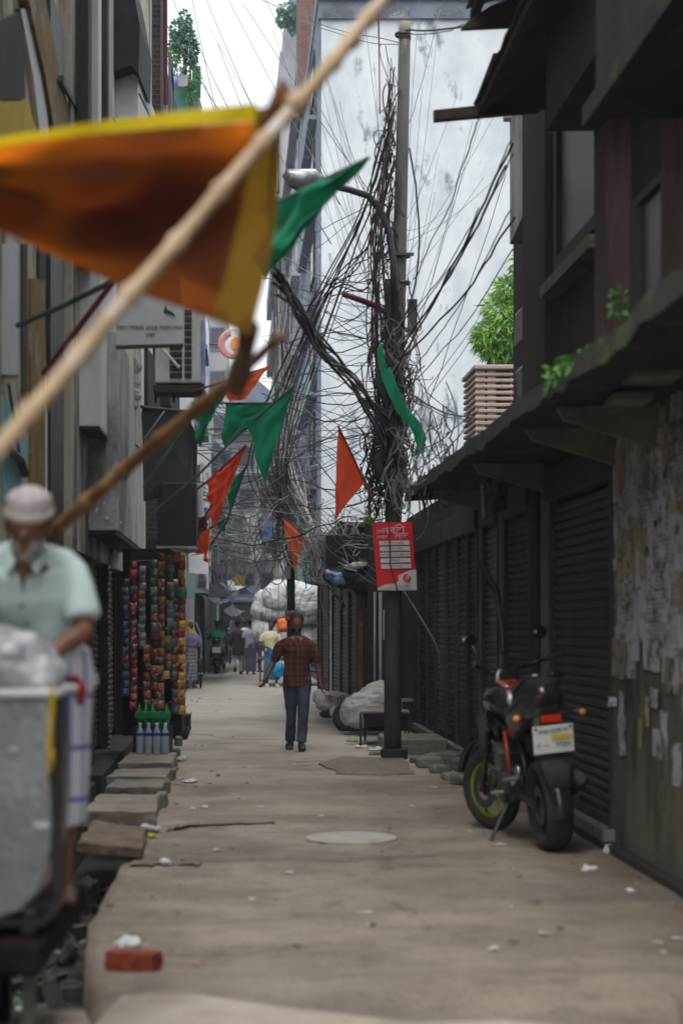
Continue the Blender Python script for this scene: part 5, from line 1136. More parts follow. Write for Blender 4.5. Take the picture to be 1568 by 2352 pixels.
for a, b_ in [((395, -10, 40), (560, 420, 22)), ((470, -10, 42), (620, 330, 22)), ((520, -10, 45), (780, 470, 21)), ((440, -10, 40), (500, 270, 30)), ((560, 10, 40), (905, 520, 20.5)), ((385, 60, 30), (700, 560, 21)), ((610, 0, 45), (860, 480, 20.6)), ((480, 60, 50), (760, 560, 21)), ((500, 100, 38), (650, 480, 25)), ((420, 20, 44), (540, 280, 24))]:
    cable([a, ((a[0] + b_[0]) / 2, (a[1] + b_[1]) / 2 + 8, (a[2] + b_[2]) / 2), b_], .007, M['cable'], C1, G1)
C2, G2 = 'dark cable fanning down to the left from the utility pole', 'cables fanning down left from the utility pole'
for i in range(13):
    s0 = 905 + random.uniform(-6, 4); v0 = random.uniform(200, 470); 
    cable([(s0, v0, 20.6), (860 - i * 3, v0 + 150 + 10 * i, 21.5), (800 - i * 9 + random.uniform(-10, 10), 640 + 8 * i, 23.5), (700 - i * 11, 930 + 12 * i, 28), (650 + random.uniform(-10, 10), 1120 + 8 * i, 30.8)], .007 + .005 * random.random(), M['cable'], C2, G2, .02, i)
C3, G3 = 'dark cable dropping steeply beside the utility pole', 'cables dropping beside the utility pole'
for i in range(16):
    u = 897 + random.uniform(-8, 6)
    cable([(u + 6, random.uniform(150, 420), 20.55), (u - random.uniform(5, 45), random.uniform(450, 620), 20.5 + random.uniform(-.2, .3)), (u - random.uniform(0, 55), random.uniform(700, 900), 20.5), (880 + random.uniform(-30, 30), random.uniform(980, 1180), 20.6)], .006 + .006 * random.random(), M['cable'] if i % 4 else M['cable_red'], C3, G3, .035, i + 30, 26)
C4, G4 = 'blurred dark cable strung from the dark building down to the utility pole', 'near cables from the dark building to the pole'
for i, (a, b_) in enumerate([((1175, 330, 15), (905, 850, 20)), ((1180, 350, 15), (935, 780, 20)), ((1172, 480, 16), (940, 860, 20)), ((1180, 500, 16), (915, 830, 20.2)), ((1175, 320, 14), (960, 720, 19.5)), ((1100, 270, 14.4), (950, 640, 19)), ((1160, 380, 15), (920, 800, 20.3)), ((1185, 560, 17), (930, 900, 20)), ((1100, 480, 17), (905, 760, 20.3))]):
    cable([a, ((a[0] + b_[0]) / 2 + random.uniform(-12, 12), (a[1] + b_[1]) / 2 + 22, (a[2] + b_[2]) / 2), b_], .006 + .005 * (i % 3 == 0), M['cable'] if i != 3 else M['cable_red'], C4, G4, .028, i + 50, 20)
mb = MB()
C5, G5 = 'thick black cable bundle strand sweeping in from the left towards the utility pole', 'thick cable bundle from the left'
for i in range(9):
    cable([(636 + random.uniform(-10, 16), 640 + random.uniform(-40, 40), 14), (690 + random.uniform(-8, 8), 720 + random.uniform(-12, 12), 15.5), (740, 800 + random.uniform(-26, 26), 17), (810 + random.uniform(-8, 8), 880 + random.uniform(-16, 16), 18.5), (890, 990 + random.uniform(-40, 60), 20.4)], .010 + .006 * random.random(), M['cable'], C5, G5, .03, i + 70, 24)
C6, G6 = 'slack thin cable looping across the pale wall to the utility pole', 'slack cables across the pale wall'
for i in range(22):
    v = 600 + i * 28 + random.uniform(-14, 14); u0 = random.choice([600, 630, 660, 700])
    cable([(u0, v + random.uniform(-60, 120), 27), ((u0 + 890) / 2, v + random.uniform(0, 80), 23.5), (890 + random.uniform(-10, 10), v + random.uniform(-30, 50), 20.6)], .005 + .005 * random.random(), M['cable'] if i % 3 else M['cable_grey'], C6, G6, .05, i + 90, 18)
C7, G7 = 'thin cable running right from the utility pole over the mossy canopy', 'cables right of the utility pole'
for i, (a, b_) in enumerate([((930, 960, 20.6), (1190, 590, 29)), ((925, 990, 20.6), (1190, 610, 29)), ((940, 905, 20.6), (1090, 960, 24)), ((945, 915, 20.6), (1085, 965, 24)), ((935, 1060, 20.4), (1160, 400, 25)), ((940, 850, 20.6), (1060, 960, 22)), ((950, 1040, 20.2), (1080, 950, 19)), ((960, 1080, 19), (1100, 940, 17)), ((932, 70, 20.6), (1180, 28, 14.5)), ((934, 78, 20.6), (1090, 45, 15.5)), ((935, 300, 20.7), (1010, 20, 30)), ((600, 0, 30), (925, 100, 20.7)), ((700, 50, 30), (935, 105, 20.6)), ((945, 760, 20.6), (1010, 1000, 20))]):
    cable([a, ((a[0] + b_[0]) / 2, (a[1] + b_[1]) / 2 + 14, (a[2] + b_[2]) / 2), b_], .006 + .006 * (i in (8, 2)), M['cable'], C7, G7, .02, i + 120)
cable([(940, 340, 20.65), (955, 440, 20.6), (962, 540, 20.6), (955, 640, 20.6), (935, 720, 20.6)], .012, M['cable'], 'thick loose cable bowing out on the right of the utility pole', None, .01, 3)
cable([(868, -10, 24), (870, 120, 24), (872, 260, 22)], .012, M['cable_red'], 'straight maroon cable hanging from the top edge left of the pole', None)
C8, G8 = 'pale grey cable drooping from the thin far pole to the right shops', 'pale cables from the far pole to the right shops'
for i in range(30):
    a = (650 + random.uniform(-8, 18), random.uniform(960, 1180), 30.9); b_ = (random.uniform(790, 880), random.uniform(1240, 1320), random.uniform(25.5, 27))
    cable([a, (a[0] + 25 + 15 * random.random(), a[1] + (1220 - a[1]) * .6, 30), (740 + random.uniform(-20, 20), 1245 + random.uniform(-20, 30), 28), b_], .006 + .005 * random.random(), M['cable_pale'] if i % 3 else M['cable_grey'], C8, G8, .07, i + 150, 22)
C9, G9 = 'dusty cable sagging across the lane beyond the snack stall', 'dusty cables crossing the lane'
for i in range(46):
    v = random.uniform(880, 1290); Y = random.uniform(24, 48); u0, u1 = random.choice([430, 445, 460, 480]), random.choice([650, 660, 700, 735])
    cable([(u0, v + random.uniform(-60, 60), Y + random.uniform(-4, 4)), ((u0 + u1) / 2, v + random.uniform(10, 50), Y), (u1, v + random.uniform(-50, 50), Y + random.uniform(-3, 5))], (.006 + .006 * random.random()) * Y / 28, M['cable_grey'] if i % 2 else M['cable'], C9, G9, .06, i + 200, 14)
for i in range(56):
    v = random.uniform(560, 1200); u0 = random.uniform(590, 720); v1 = v + random.uniform(-220, 220)
    cable([(u0, v, random.uniform(26, 34)), ((u0 + 900) / 2, (v + v1) / 2 + random.uniform(4, 26), 24), (900 + random.uniform(-14, 8), v1, 20.6)], .0035 + .003 * random.random(), M['cable'] if i % 4 else M['cable_grey'], 'hair thin cable crossing the pale tower wall behind the flags', 'hair thin cables across the tower wall', .02, i + 400, 14)
for i in range(34):
    a = (random.uniform(600, 1180), random.uniform(-20, 500), random.uniform(28, 40)); b_ = (905 + random.uniform(-10, 20), random.uniform(500, 1000), 20.6)
    cable([a, ((a[0] + b_[0]) / 2, (a[1] + b_[1]) / 2 + 20, (a[2] + b_[2]) / 2), b_], .0045, M['cable'], 'thin line rising from the pole past the tower wall', 'thin lines rising past the tower wall', .01, i + 450, 12)
C10, G10 = 'cable hanging along the thin far pole', 'cables hanging along the far pole'
for i in range(22):
    u = random.uniform(632, 690); v0 = random.uniform(640, 980)
    cable([(u, v0, 30.8), (u + random.uniform(-15, 15), v0 + 150, 30.6), (655 + random.uniform(-14, 25), v0 + 300, 30.5), (665 + random.uniform(-10, 30), min(1290, v0 + 480), 30.6)], .008, M['cable_grey'] if i % 3 else M['cable_pale'], C10, G10, .08, i + 260, 20)
cable([(928, 1360, 20.6), (1000, 1480, 18.6), (1012, 1540, 17.8)], .014, M['cable'], 'black wire slanting down from the red sign to the dark hanging sack', None)
# uncountable tangles
def tangle(label, cs, n, r, mats, seed, loop=.3):
    random.seed(seed); mb = MB()
    for i in range(n):
        c, s_ = random.choice(cs); p = Vector(c) + Vector((random.gauss(0, s_[0]), random.gauss(0, s_[1]), random.gauss(0, s_[2]))); pts = []
        a = random.random() * 6.28; up = random.uniform(-.05, .05); rr = loop * random.uniform(.3, 1)
        da = random.uniform(.25, .5); b_ = random.random() * 6
        for k_ in range(13):
            a += da * random.uniform(.7, 1.2); pts.append(p + Vector((math.cos(a) * rr * .5, math.sin(a) * rr * .22, math.sin(a * .8 + b_) * rr + up * k_)))
        mb.tube(pts, r * random.uniform(.6, 1.3), 4)
    o = mb.build('cable_tangle', mats); return tag(o, label, 'cable tangle', None, 'stuff')
def pc(u, v, Y=20.6): return P(u, v, Y)
tangle('dense black tangle of cable loops along the upper utility pole', [(pc(893, 240 + 45 * k_), (.05, .05, .12)) for k_ in range(12)], 80, .006, M['cable'], 1, .2)
tangle('thick dark knot of cables and rags round the middle of the utility pole', [(pc(903, 760 + 28 * k_), (.10 + .02 * (k_ % 3), .08, .1)) for k_ in range(13)], 250, .008, M['cable'], 2, .2)
tangle('dusty grey cable loops over the knot on the utility pole', [(pc(920, 780 + 40 * k_, 20.45), (.13, .06, .12)) for k_ in range(9)], 70, .008, M['cable_grey'], 3, .24)
tangle('black cable ends fringing the utility pole above the red sign', [(pc(870, 1060 + 16 * k_), (.10, .06, .1)) for k_ in range(6)], 80, .006, M['cable'], 4, .28)
tangle('pale cable mess massed on the thin far pole', [(P(660, 1040 + 40 * k_, 30.7), (.22, .1, .25)) for k_ in range(6)], 200, .009, M['cable_grey'], 5, .4)
tangle('pale cable ends lying over the roof edge left of the red sign', [(P(740 + 22 * k_, 1265 + 6 * k_, 27), (.25, .15, .12)) for k_ in range(5)], 150, .009, M['cable_pale'], 6, .3)
tangle('hazy cable clutter over the far crowd', [(P(470 + 35 * k_, 1230 + 22 * (k_ % 3), 50), (.5, 1.0, .5)) for k_ in range(5)], 170, .013, M['cable_grey'], 7, .7)
tangle('loose wire ends on the mossy canopy tip', [(P(960, 1100, 18.7), (.15, .1, .06)), (P(1000, 1040, 17.6), (.15, .1, .05))], 60, .007, M['cable_grey'], 8, .16)
# rags and cloth on the pole
mb = MB(); random.seed(9)
for i in range(8):
    pts = []; x0 = 880 + random.random() * 40; 
    for k_ in range(6): pts.append(pc(x0 + random.uniform(-12, 12), 800 + i * 30 + k_ * 22, 20.45))
    mb.loft(pts, [(.01, .03), (.05, .03), (.07, .03), (.06, .03), (.05, .02), (.01, .01)], (1, 0, 0), 8)
o = mb.build('black_rags', M['blackcloth'], smooth=True); wrinkle(o.data, .02, 14); tag(o, 'black rags and sheeting caught in the middle of the cabled pole', 'rags')
def ribbon(name, label, pts, wd, m, cat, Yw=0):
    mb = MB(); vs = []; N = len(pts); fs = []; pp = []
    for i in range((N - 1) * 5 + 1):
        k_ = min(i // 5, N - 2); f = (i - k_ * 5) / 5; a, b_ = Vector(pts[k_]), Vector(pts[k_ + 1]); pp.append(a.lerp(b_, f))
    for i, p in enumerate(pp):
        w_ = wd * (1 + .35 * noise.noise(Vector((i * .5, 2, 2)))); q = P(p.x, p.y, p.z)
        for j in range(4): vs.append(q + Vector(((j / 3 - .5) * w_, .03 * math.sin(j * 2 + i * .7), .02 * j)))
    for i in range(len(pp) - 1):
        for j in range(3): a = i * 4 + j; fs.append((a, a + 1, a + 5, a + 4))
    mb.poly(vs, fs); o = mb.build(name, m, smooth=True); return tag(o, label, cat)
ribbon('green_cloth', 'torn green cloth strip draped across the knot of cables on the pole', [(885, 855, 20.3), (900, 900, 20.25), (925, 950, 20.25), (955, 985, 20.25), (968, 1020, 20.3), (960, 1050, 20.3)], .12, M['fl_green'], 'cloth')
ribbon('green_cloth', 'short green rag on the left side of the cabled pole', [(872, 800, 20.4), (878, 850, 20.35), (884, 880, 20.35)], .07, M['fl_green'], 'cloth')
ribbon('blue_cloth', 'small blue and white rag on the thin far pole', [(612, 1190, 30.2), (616, 1215, 30.2), (612, 1245, 30.2)], .16, M['blue_tarp'], 'cloth')
# small tube lamp beside the pole
t = thing('tube_lamp', 'small white tube lamp fixed to a thin post left of the red sign', 'lamp', P(850, 1205, 22))
mb = MB(); mb.box(P(830, 1192, 22), (.28, .05, .03)); mb.build('tube', M['white_plastic'], t, bevel=.006)
mb = MB(); mb.tube([P(848, 1100, 22), P(848, 1290, 22)], .02); mb.build('post', M['steel_dark'], t)
# ================================================================== people
def person(label, loc, rz=0, k=1.0, J=None, skin='skin_far', top=None, sleeve=.85, hem=.80, bottom=None, vox=.012, hair='hair', cap=None, beard=False, shoes=None, scarf=None, fat=1.0, group=None, lungi=None, detail=False, collar=False, hood=None, wr=1.0):
    """faces -Y; joints are overridden through J. +X is the person's left hand side"""
    t = thing('person', label, 'person', loc, rz, group)
    j = dict(pel=(0, 0, .94), wai=(0, 0, 1.06), che=(0, 0, 1.27), sho=(0, .01, 1.40), nek=(0, .01, 1.44), hb=(0, -.005, 1.50), top=(0, .0, 1.72),
             sL=(.178, .01, 1.36), eL=(.225, .03, 1.10), wL=(.235, -.03, .86), sR=(-.178, .01, 1.36), eR=(-.225, .03, 1.10), wR=(-.235, -.03, .86),
             hL=(.09, 0, .90), kL=(.095, -.02, .49), aL=(.095, .02, .085), tL=(.11, -.15, .03), hR=(-.09, 0, .90), kR=(-.095, -.02, .49), aR=(-.095, .02, .085), tR=(-.11, -.15, .03))
    j.update({a: b_ for a, b_ in (J or {}).items() if a != 'look'})
    j = {a: Vector(b_) * k for a, b_ in j.items()}
    b = MB(); f = fat * k
    mid = lambda a, c, s_=.5: j[a].lerp(j[c], s_)
    b.loft([j['pel'] - Vector((0, 0, .07 * k)), j['pel'], j['wai'], mid('wai', 'che', .6), j['che'], j['sho'], j['nek']], [(.11 * f, .08 * f), (.155 * f, .11 * f), (.135 * f, .10 * f), (.15 * f, .105 * f), (.165 * f, .115 * f), (.13 * f, .085 * f), (.06 * k, .06 * k)], (1, 0, 0), 18)
    b.loft([j['sho'], j['nek'], j['hb'], j['hb'].lerp(j['top'], .25)], [.065 * k, .058 * k, .055 * k, .06 * k], (1, 0, 0), 14)
    up = (j['top'] - j['hb']).normalized(); H = (j['top'] - j['hb']).length; fw = Vector((0, -1, 0)); fw = (fw - up * fw.dot(up)).normalized(); yaw = (J or {}).get('look', 0)
    fw = Matrix.Rotation(yaw, 3, up) @ fw if yaw else fw
    rt = up.cross(fw) * -1
    hp = lambda x, y, z: j['hb'] + rt * x * k + fw * y * k + up * (z * H)
    b.loft([hp(0, .03, -.02), hp(0, .02, .12), hp(0, .01, .3), hp(0, 0, .5), hp(0, -.005, .7), hp(0, -.01, .88), hp(0, -.01, .98)],
           [(.035 * k, .04 * k), (.056 * k, .066 * k), (.068 * k, .084 * k), (.074 * k, .094 * k), (.076 * k, .097 * k), (.060 * k, .078 * k), (.025 * k, .03 * k)], rt, 18)
    b.loft([hp(0, .085, .52), hp(0, .108, .36), hp(0, .10, .31)], [(.010 * k, .012 * k), (.018 * k, .018 * k), (.015 * k, .01 * k)], rt, 8)      # nose
    b.loft([hp(-.045, .082, .56), hp(0, .092, .57), hp(.045, .082, .56)], [.011 * k] * 3, up, 8)      # brow
    b.loft([hp(-.024, .083, .205), hp(0, .092, .21), hp(.024, .083, .205)], [.009 * k] * 3, up, 8)      # lips
    b.loft([hp(-.022, .081, .165), hp(0, .09, .165), hp(.022, .081, .165)], [.008 * k] * 3, up, 8)
    b.ell(hp(0, .07, .03), (.026 * k,) * 3, None, 8, 6)
    for s_ in (-1, 1): b.ell(hp(.078 * s_, -.008, .40), (.014 * k, .024 * k, .034 * k), None, 8, 6)
    for s_ in 'LR':
        S_, E_, W_ = j['s' + s_], j['e' + s_], j['w' + s_]; sx = 1 if s_ == 'L' else -1
        b.loft([mid('sho', 's' + s_, .5), mid('sho', 's' + s_, .85) - Vector((0, 0, .012 * k)), S_.lerp(E_, .35), S_.lerp(E_, .8), E_, E_.lerp(W_, .3), E_.lerp(W_, .75), W_], [.05 * f, .055 * f, .047 * f, .039 * k, .038 * k, .041 * k, .03 * k, .026 * k], (0, 1, 0), 12)
        d = (W_ - E_).normalized(); side = d.cross(Vector((1, 0, 0))) if abs(d.x) < .8 else Vector((0, 1, 0)); side.normalize(); nm = d.cross(side).normalized() * -sx
        palm = [W_, W_ + d * .04 * k, W_ + d * .085 * k]
        b.loft(palm, [(.026 * k, .018 * k), (.038 * k, .016 * k), (.040 * k, .014 * k)], side, 12)
        for q, (ln, off) in enumerate([(.068, .030), (.078, .010), (.072, -.010), (.056, -.029)]):
            p0 = W_ + d * .08 * k + side * off * k; c1 = .25 + .1 * q
            p1 = p0 + (d + nm * c1 * .5).normalized() * ln * .45 * k; p2_ = p1 + (d + nm * (c1 + .6)).normalized() * ln * .32 * k; p3 = p2_ + (d * .5 + nm * 1.0).normalized() * ln * .25 * k
            b.loft([p0, p1, p2_, p3], [.0095 * k, .009 * k, .0085 * k, .007 * k], side, 8)
        q0 = W_ + d * .03 * k + side * .025 * k; q1 = q0 + (side * .8 + d * .7 + nm * .3).normalized() * .038 * k; q2 = q1 + (d + nm * .5 + side * .2).normalized() * .03 * k
        b.loft([q0, q1, q2], [.012 * k, .0105 * k, .0085 * k], nm, 8)
        Hh, K, A, T = j['h' + s_], j['k' + s_], j['a' + s_], j['t' + s_]
        b.loft([Hh + Vector((0, 0, .03 * k)), Hh.lerp(K, .2), Hh.lerp(K, .7), K, K.lerp(A, .3), K.lerp(A, .75), A], [.085 * f, .082 * f, .062 * f, .052 * k, .054 * f, .036 * k, .034 * k], (1, 0, 0), 14)
        fd = (T - A); fd.z = 0; fd.normalize(); heel = A - fd * .05 * k; heel.z = A.z - .05 * k
        b.loft([heel, A + Vector((0, 0, -.03 * k)), A.lerp(T, .6) + Vector((0, 0, -.005)), T + fd * .03 * k], [(.03 * k, .025 * k), (.036 * k, .04 * k), (.045 * k, .026 * k), (.035 * k, .014 * k)], (fd.y, -fd.x, 0), 10)
        if not shoes:
            for q in range(4): tt = T + fd * .03 * k + Vector((fd.y, -fd.x, 0)) * (q - 1.5) * .019 * k * 1.0; b.ell(tt, (.011 * k, .018 * k, .01 * k), None, 6, 4)
    bake(b, 'body', M[skin], t, vox, 2)
    # eyes
    if detail:
        for s_ in (-1, 1): mb = MB(); mb.ell(hp(.031 * s_, .086, .475), (.010 * k, .006 * k, .005 * k), None, 8, 6); mb.build('eye', M['eye'], t, local=True, smooth=True)
    if hair:
        h = MB(); h.loft([hp(0, -.045, .38), hp(0, -.035, .55), hp(0, -.032, .75), hp(0, -.012, .93), hp(0, -.01, 1.09)], [(.074 * k, .062 * k), (.086 * k, .080 * k), (.092 * k, .098 * k), (.083 * k, .101 * k), (.05 * k, .065 * k)], rt, 16)
        bake(h, 'hair', M[hair], t, vox * .9, 2, (.004, 60))
    if cap:
        h = MB(); h.loft([hp(0, -.008, .64), hp(0, -.008, .8), hp(0, -.01, 1.0), hp(0, -.01, 1.12)], [(.088 * k, .106 * k), (.089 * k, .107 * k), (.079 * k, .095 * k), (.04 * k, .05 * k)], rt, 20); bake(h, 'cap', M['cap'], t, .008, 3, (.002, 50))
        h = MB(); h.loft([hp(0, -.008, .61), hp(0, -.008, .72), hp(0, -.008, .78)], [(.091 * k, .109 * k), (.093 * k, .111 * k), (.0915 * k, .109 * k)], rt, 24); bake(h, 'cap_band', M['cap_band'], t, .007, 2)
    if beard:
        bm_ = 'beard' if beard is True else beard
        h = MB(); h.loft([hp(0, .03, .16), hp(0, .055, .05), hp(0, .07, -.10), hp(0, .065, -.16)] if beard is True else [hp(0, .035, .17), hp(0, .055, .06), hp(0, .06, .0), hp(0, .06, -.02)], [(.062 * k, .05 * k), (.052 * k, .042 * k), (.03 * k, .026 * k), (.012 * k, .012 * k)], rt, 14); bake(h, 'beard', M[bm_], t, .007, 1, (.006, 45))
    if hood:
        h = MB(); h.loft([j['sho'] + Vector((0, .02, -.02)), j['nek'], hp(0, -.03, .3), hp(0, -.03, .7), hp(0, -.02, 1.0), hp(0, -.02, 1.06)], [(.19 * k, .12 * k), (.12 * k, .11 * k), (.095 * k, .085 * k), (.10 * k, .10 * k), (.07 * k, .08 * k), (.02 * k, .02 * k)], rt, 18); bake(h, 'head_scarf', M[hood], t, .012, 2, (.012, 14))
    if top:
        c = MB(); e = .02 * k; hz = j['pel'] + (j['pel'] - j['wai']).normalized() * (.94 - hem) * k; hz.x = j['pel'].x + (hz.x - j['pel'].x)
        c.loft([hz, j['pel'], j['wai'], mid('wai', 'che', .6), j['che'], j['che'].lerp(j['sho'], .75), j['sho'] + up * .012 * k, j['nek']], [(.178 * f, .135 * f), (.17 * f, .13 * f), (.157 * f, .125 * f), (.168 * f, .126 * f), (.182 * f, .136 * f), (.168 * f, .118 * f), (.12 * f, .085 * f), (.072 * k, .07 * k)], (1, 0, 0), 26)
        for s_ in 'LR':
            S_, E_, W_ = j['s' + s_], j['e' + s_], j['w' + s_]
            ch = [mid('sho', 's' + s_, .3), mid('sho', 's' + s_, .78) + Vector((0, 0, -.008 * k)), S_.lerp(E_, .14) - Vector(((.012 if s_ == 'L' else -.012) * k, 0, 0)), S_.lerp(E_, .4), S_.lerp(E_, min(sleeve, 1))]; rd = [.066 * f, .062 * f, .066 * f, .064 * f, .066 * k]
            if sleeve > 1: ch += [E_.lerp(W_, sleeve - 1)]; rd += [.05 * k]
            c.loft(ch, rd, (0, 1, 0), 16)
        bake(c, 'shirt', M[top], t, max(vox, .009), 3, (.016 * wr, 7, (1, 1, .6)), 3)
        if collar:
            for s_ in (-1, 1):
                c = MB(); a = j['nek'] + rt * .062 * s_ * k + fw * .03 * k; c.prism([a + up * .012 * k, j['nek'] + rt * .024 * s_ * k + fw * .10 * k - up * .014 * k, j['nek'] + rt * .055 * s_ * k + fw * .12 * k - up * .06 * k, a + rt * .012 * s_ * k + fw * .04 * k - up * .02 * k], (0, .01, 0)); c.build('collar', M['collar_pink'] if top == 'plaid_red' else M[top], t, local=True, bevel=.003)
            c = MB(); q = j['sho'] + fw * .112 * k - up * .03 * k; c.prism([j['nek'] + rt * .028 * k + fw * .085 * k, j['nek'] - rt * .028 * k + fw * .085 * k, j['che'] + fw * .132 * k + up * .03 * k], (0, .012, 0)); c.build('open_neck', M[skin], t, local=True)
            for z in range(5):
                q = (j['che'] + fw * .150 * k).lerp(j['pel'] + fw * .152 * k, z / 4.5 + .02); c = MB(); c.ell(q, (.007 * k, .005 * k, .007 * k), None, 8, 5); c.build('button', M['rail'], t, local=True)
    if bottom:
        c = MB(); c.loft([j['pel'] + Vector((0, 0, .02 * k)), j['pel'], j['pel'] - Vector((0, 0, .09 * k))], [(.15 * f, .11 * f), (.158 * f, .115 * f), (.15 * f, .11 * f)], (1, 0, 0), 20)
        for s_ in 'LR':
            Hh, K, A = j['h' + s_], j['k' + s_], j['a' + s_]
            c.loft([Hh - Vector((0, 0, .03 * k)), Hh.lerp(K, .3), Hh.lerp(K, .8), K, K.lerp(A, .4), A + Vector((0, .0, .015 * k))], [.088 * f, .094 * f, .078 * f, .074 * k, .07 * k, .066 * k], (1, 0, 0), 16)
        bake(c, 'trousers', M[bottom], t, max(vox, .009), 3, (.014 * wr, 9, (1, 1, .5)), 8)
    if lungi:
        m_, zb = lungi; c = MB(); q = (j['kL'] + j['kR']) / 2; q2 = (j['aL'] + j['aR']) / 2; e_ = q.lerp(q2, max(0, (.49 - zb) / .4)); sp = (j['kL'] - j['kR']).length / 2
        c.loft([j['pel'] + Vector((0, 0, .09 * k)), j['pel'], j['pel'].lerp(q, .45), q, e_], [(.155 * f, .118 * f), (.175 * f, .13 * f), (.172 * f, .125 * f), (.085 * k + sp, .115 * k), (.09 * k + sp, .12 * k)], (1, 0, 0), 22)
        bake(c, 'lungi', M[m_], t, .012, 3, (.022, 8, (1, 1, .2)), 5)
    if shoes:
        for s_ in 'LR':
            A, T = j['a' + s_], j['t' + s_]; fd = (T - A); fd.z = 0; fd.normalize(); heel = A - fd * .055 * k; heel.z = A.z - .045 * k; c = MB()
            c.loft([heel, A + Vector((0, 0, -.02 * k)), A.lerp(T, .6), T + fd * .045 * k], [(.036 * k, .036 * k), (.046 * k, .052 * k), (.052 * k, .034 * k), (.042 * k, .02 * k)], (fd.y, -fd.x, 0), 14)
            c.box(A.lerp(T, .5) + Vector((0, 0, -A.lerp(T, .5).z + .012 * k)) if A.z < .12 else A.lerp(T, .5) - Vector((0, 0, .04 * k)), (.088 * k, .27 * k, .022 * k), Euler((0, 0, 0)))
            bake(c, 'shoe', M[shoes], t, .009, 2)
    return t, hp, j
# 1 the walking man
Y = 22.2; c = P(682, 1720, Y)
J = dict(pel=(0, 0, .94), wL=(.30, -.02, .84), eL=(.255, .02, 1.09), eR=(-.30, .05, 1.12), wR=(-.40, -.10, .90), sL=(.185, .01, 1.36), sR=(-.185, .01, 1.36),
         hL=(.085, 0, .90), kL=(.08, -.10, .49), aL=(.055, -.16, .085), tL=(.07, -.33, .03), hR=(-.085, 0, .90), kR=(-.075, .02, .49), aR=(-.085, .12, .09), tR=(-.105, -.03, .03))
person('man in a brown red checked shirt and jeans walking towards the camera', (c.x, Y, 0), .02, 1.0, J, 'skin', 'plaid_red', .9, .80, 'denim', .008, beard='hair', shoes='black', detail=True, collar=True, fat=1.06)
# 2 the old man leaning over his cart
Y = 6.75
J = dict(pel=(.0, .02, .90), wai=(-.02, -.02, 1.03), che=(-.05, -.10, 1.21), sho=(-.06, -.15, 1.335), nek=(-.04, -.19, 1.365), hb=(-.028, -.235, 1.37), top=(-.015, -.305, 1.56),
         sL=(.125, -.13, 1.315), eL=(.175, -.20, 1.06), wL=(.065, -.40, .96), sR=(-.24, -.13, 1.305), eR=(-.27, -.2, 1.05), wR=(-.18, -.42, .95),
         hL=(.08, .03, .86), kL=(.07, 0, .47), aL=(.06, .05, .085), tL=(.09, -.10, .03), hR=(-.09, .03, .86), kR=(-.09, 0, .47), aR=(-.1, .05, .085), tR=(-.12, -.10, .03))
Xo = (108 - 784) / F * Y
person('old bearded man in a knitted cap and mint shirt bent over the metal cart', (Xo, Y, .515), 0, 1.0, J, 'skin', 'shirt_mint', .82, .86, None, .008, hair=None, cap=True, beard=True, collar=True, lungi=('lungi', .33), fat=1.03)
mb = MB(); mb.loft([P(150, 1560, 6.56), P(176, 1560, 6.54), P(188, 1584, 6.52), P(184, 1618, 6.54)], [(.008, .012), (.016, .02), (.022, .018), (.012, .008)], (1, 0, 0), 10)
o = mb.build('waist_cloth', M['red_cloth'], smooth=True); tag(o, 'bright red cloth tucked at the waist of the old man', 'cloth')
# 3.. the far figures
def at(u, v): Y = F * CH / (v - HZ); return ((u - 784) / F * Y, Y, 0)
person('young man in a cream polo shirt standing by the sack cart looking down', at(622, 1578), .1, .985, dict(look=-.3, eR=(-.27, .04, 1.12), wR=(-.12, -.22, 1.02), eL=(.26, .0, 1.12), wL=(.24, -.2, 1.0), aL=(.14, -.1, .09), kL=(.12, -.12, .5), tL=(.16, -.25, .04), top=(.03, -.05, 1.70)), 'skin_far', 'cream_shirt', .75, .9, None, .013, lungi=('teal', .2), shoes='sack_grey')
person('barefoot woman with a mustard head scarf and lavender top beside the bicycle', at(438, 1582), .5, .98, dict(eL=(.25, -.02, 1.1), wL=(.1, -.24, 1.08), eR=(-.25, -.02, 1.1), wR=(-.06, -.26, 1.06)), 'skin_far', 'lav_shirt', .9, .84, None, .013, hair=None, hood='scarf', lungi=('grey_check', .22))
person('walker in a dark kurta and pale loose trousers seen from behind', at(546, 1549), R(185), .99, dict(aL=(.09, .18, .2), kL=(.09, 0, .5), tL=(.09, .08, .08)), 'skin_far', 'dark_kurta', 1.6, .62, 'pale_trouser', .015, shoes='black', fat=1.1)
person('walker in pale lavender shirt and plum lungi seen from behind', at(575, 1550), R(170), 1.0, {}, 'skin_far', 'lav_pale', .8, .84, None, .015, lungi=('plum', .12))
person('man in white shirt walking away between the other far walkers', at(564, 1543), R(185), 1.02, {}, 'skin_far', 'sack', 1.7, .8, 'plum', .016, shoes='black')
person('figure with a pinkish scarf far down the lane', at(534, 1528), R(180), 1.0, {}, 'skin_far', 'lav_pale', 1.2, .6, 'purple', .018, hair=None, hood='lav_pale')
person('small dark clothed figure far down the lane left of the scarf figure', at(516, 1524), R(175), 1.0, {}, 'skin_far', 'purple', 1.2, .7, 'dark_kurta', .018)
person('bluish clothed figure beside the green shirted rider', at(508, 1540), R(190), 1.0, {}, 'skin_far', 'lav_shirt', 1.2, .8, 'dark_kurta', .018)
person('dark clothed figure standing by the far right cart wheel', at(590, 1542), R(160), 1.0, {}, 'skin_far', 'plum', 1.2, .8, 'purple', .018)
# bag held by the polo man
a_ = at(640, 1578); mb = MB(); mb.ell((a_[0] + .03, a_[1] - .25, .45), (.14, .1, .2), None, 12, 8); o = bake(mb, 'plastic_bag', M['bag_blue'], None, .02, 1, (.05, 8)); tag(o, 'bright blue plastic bag hanging beside the man in the cream polo', 'bag')
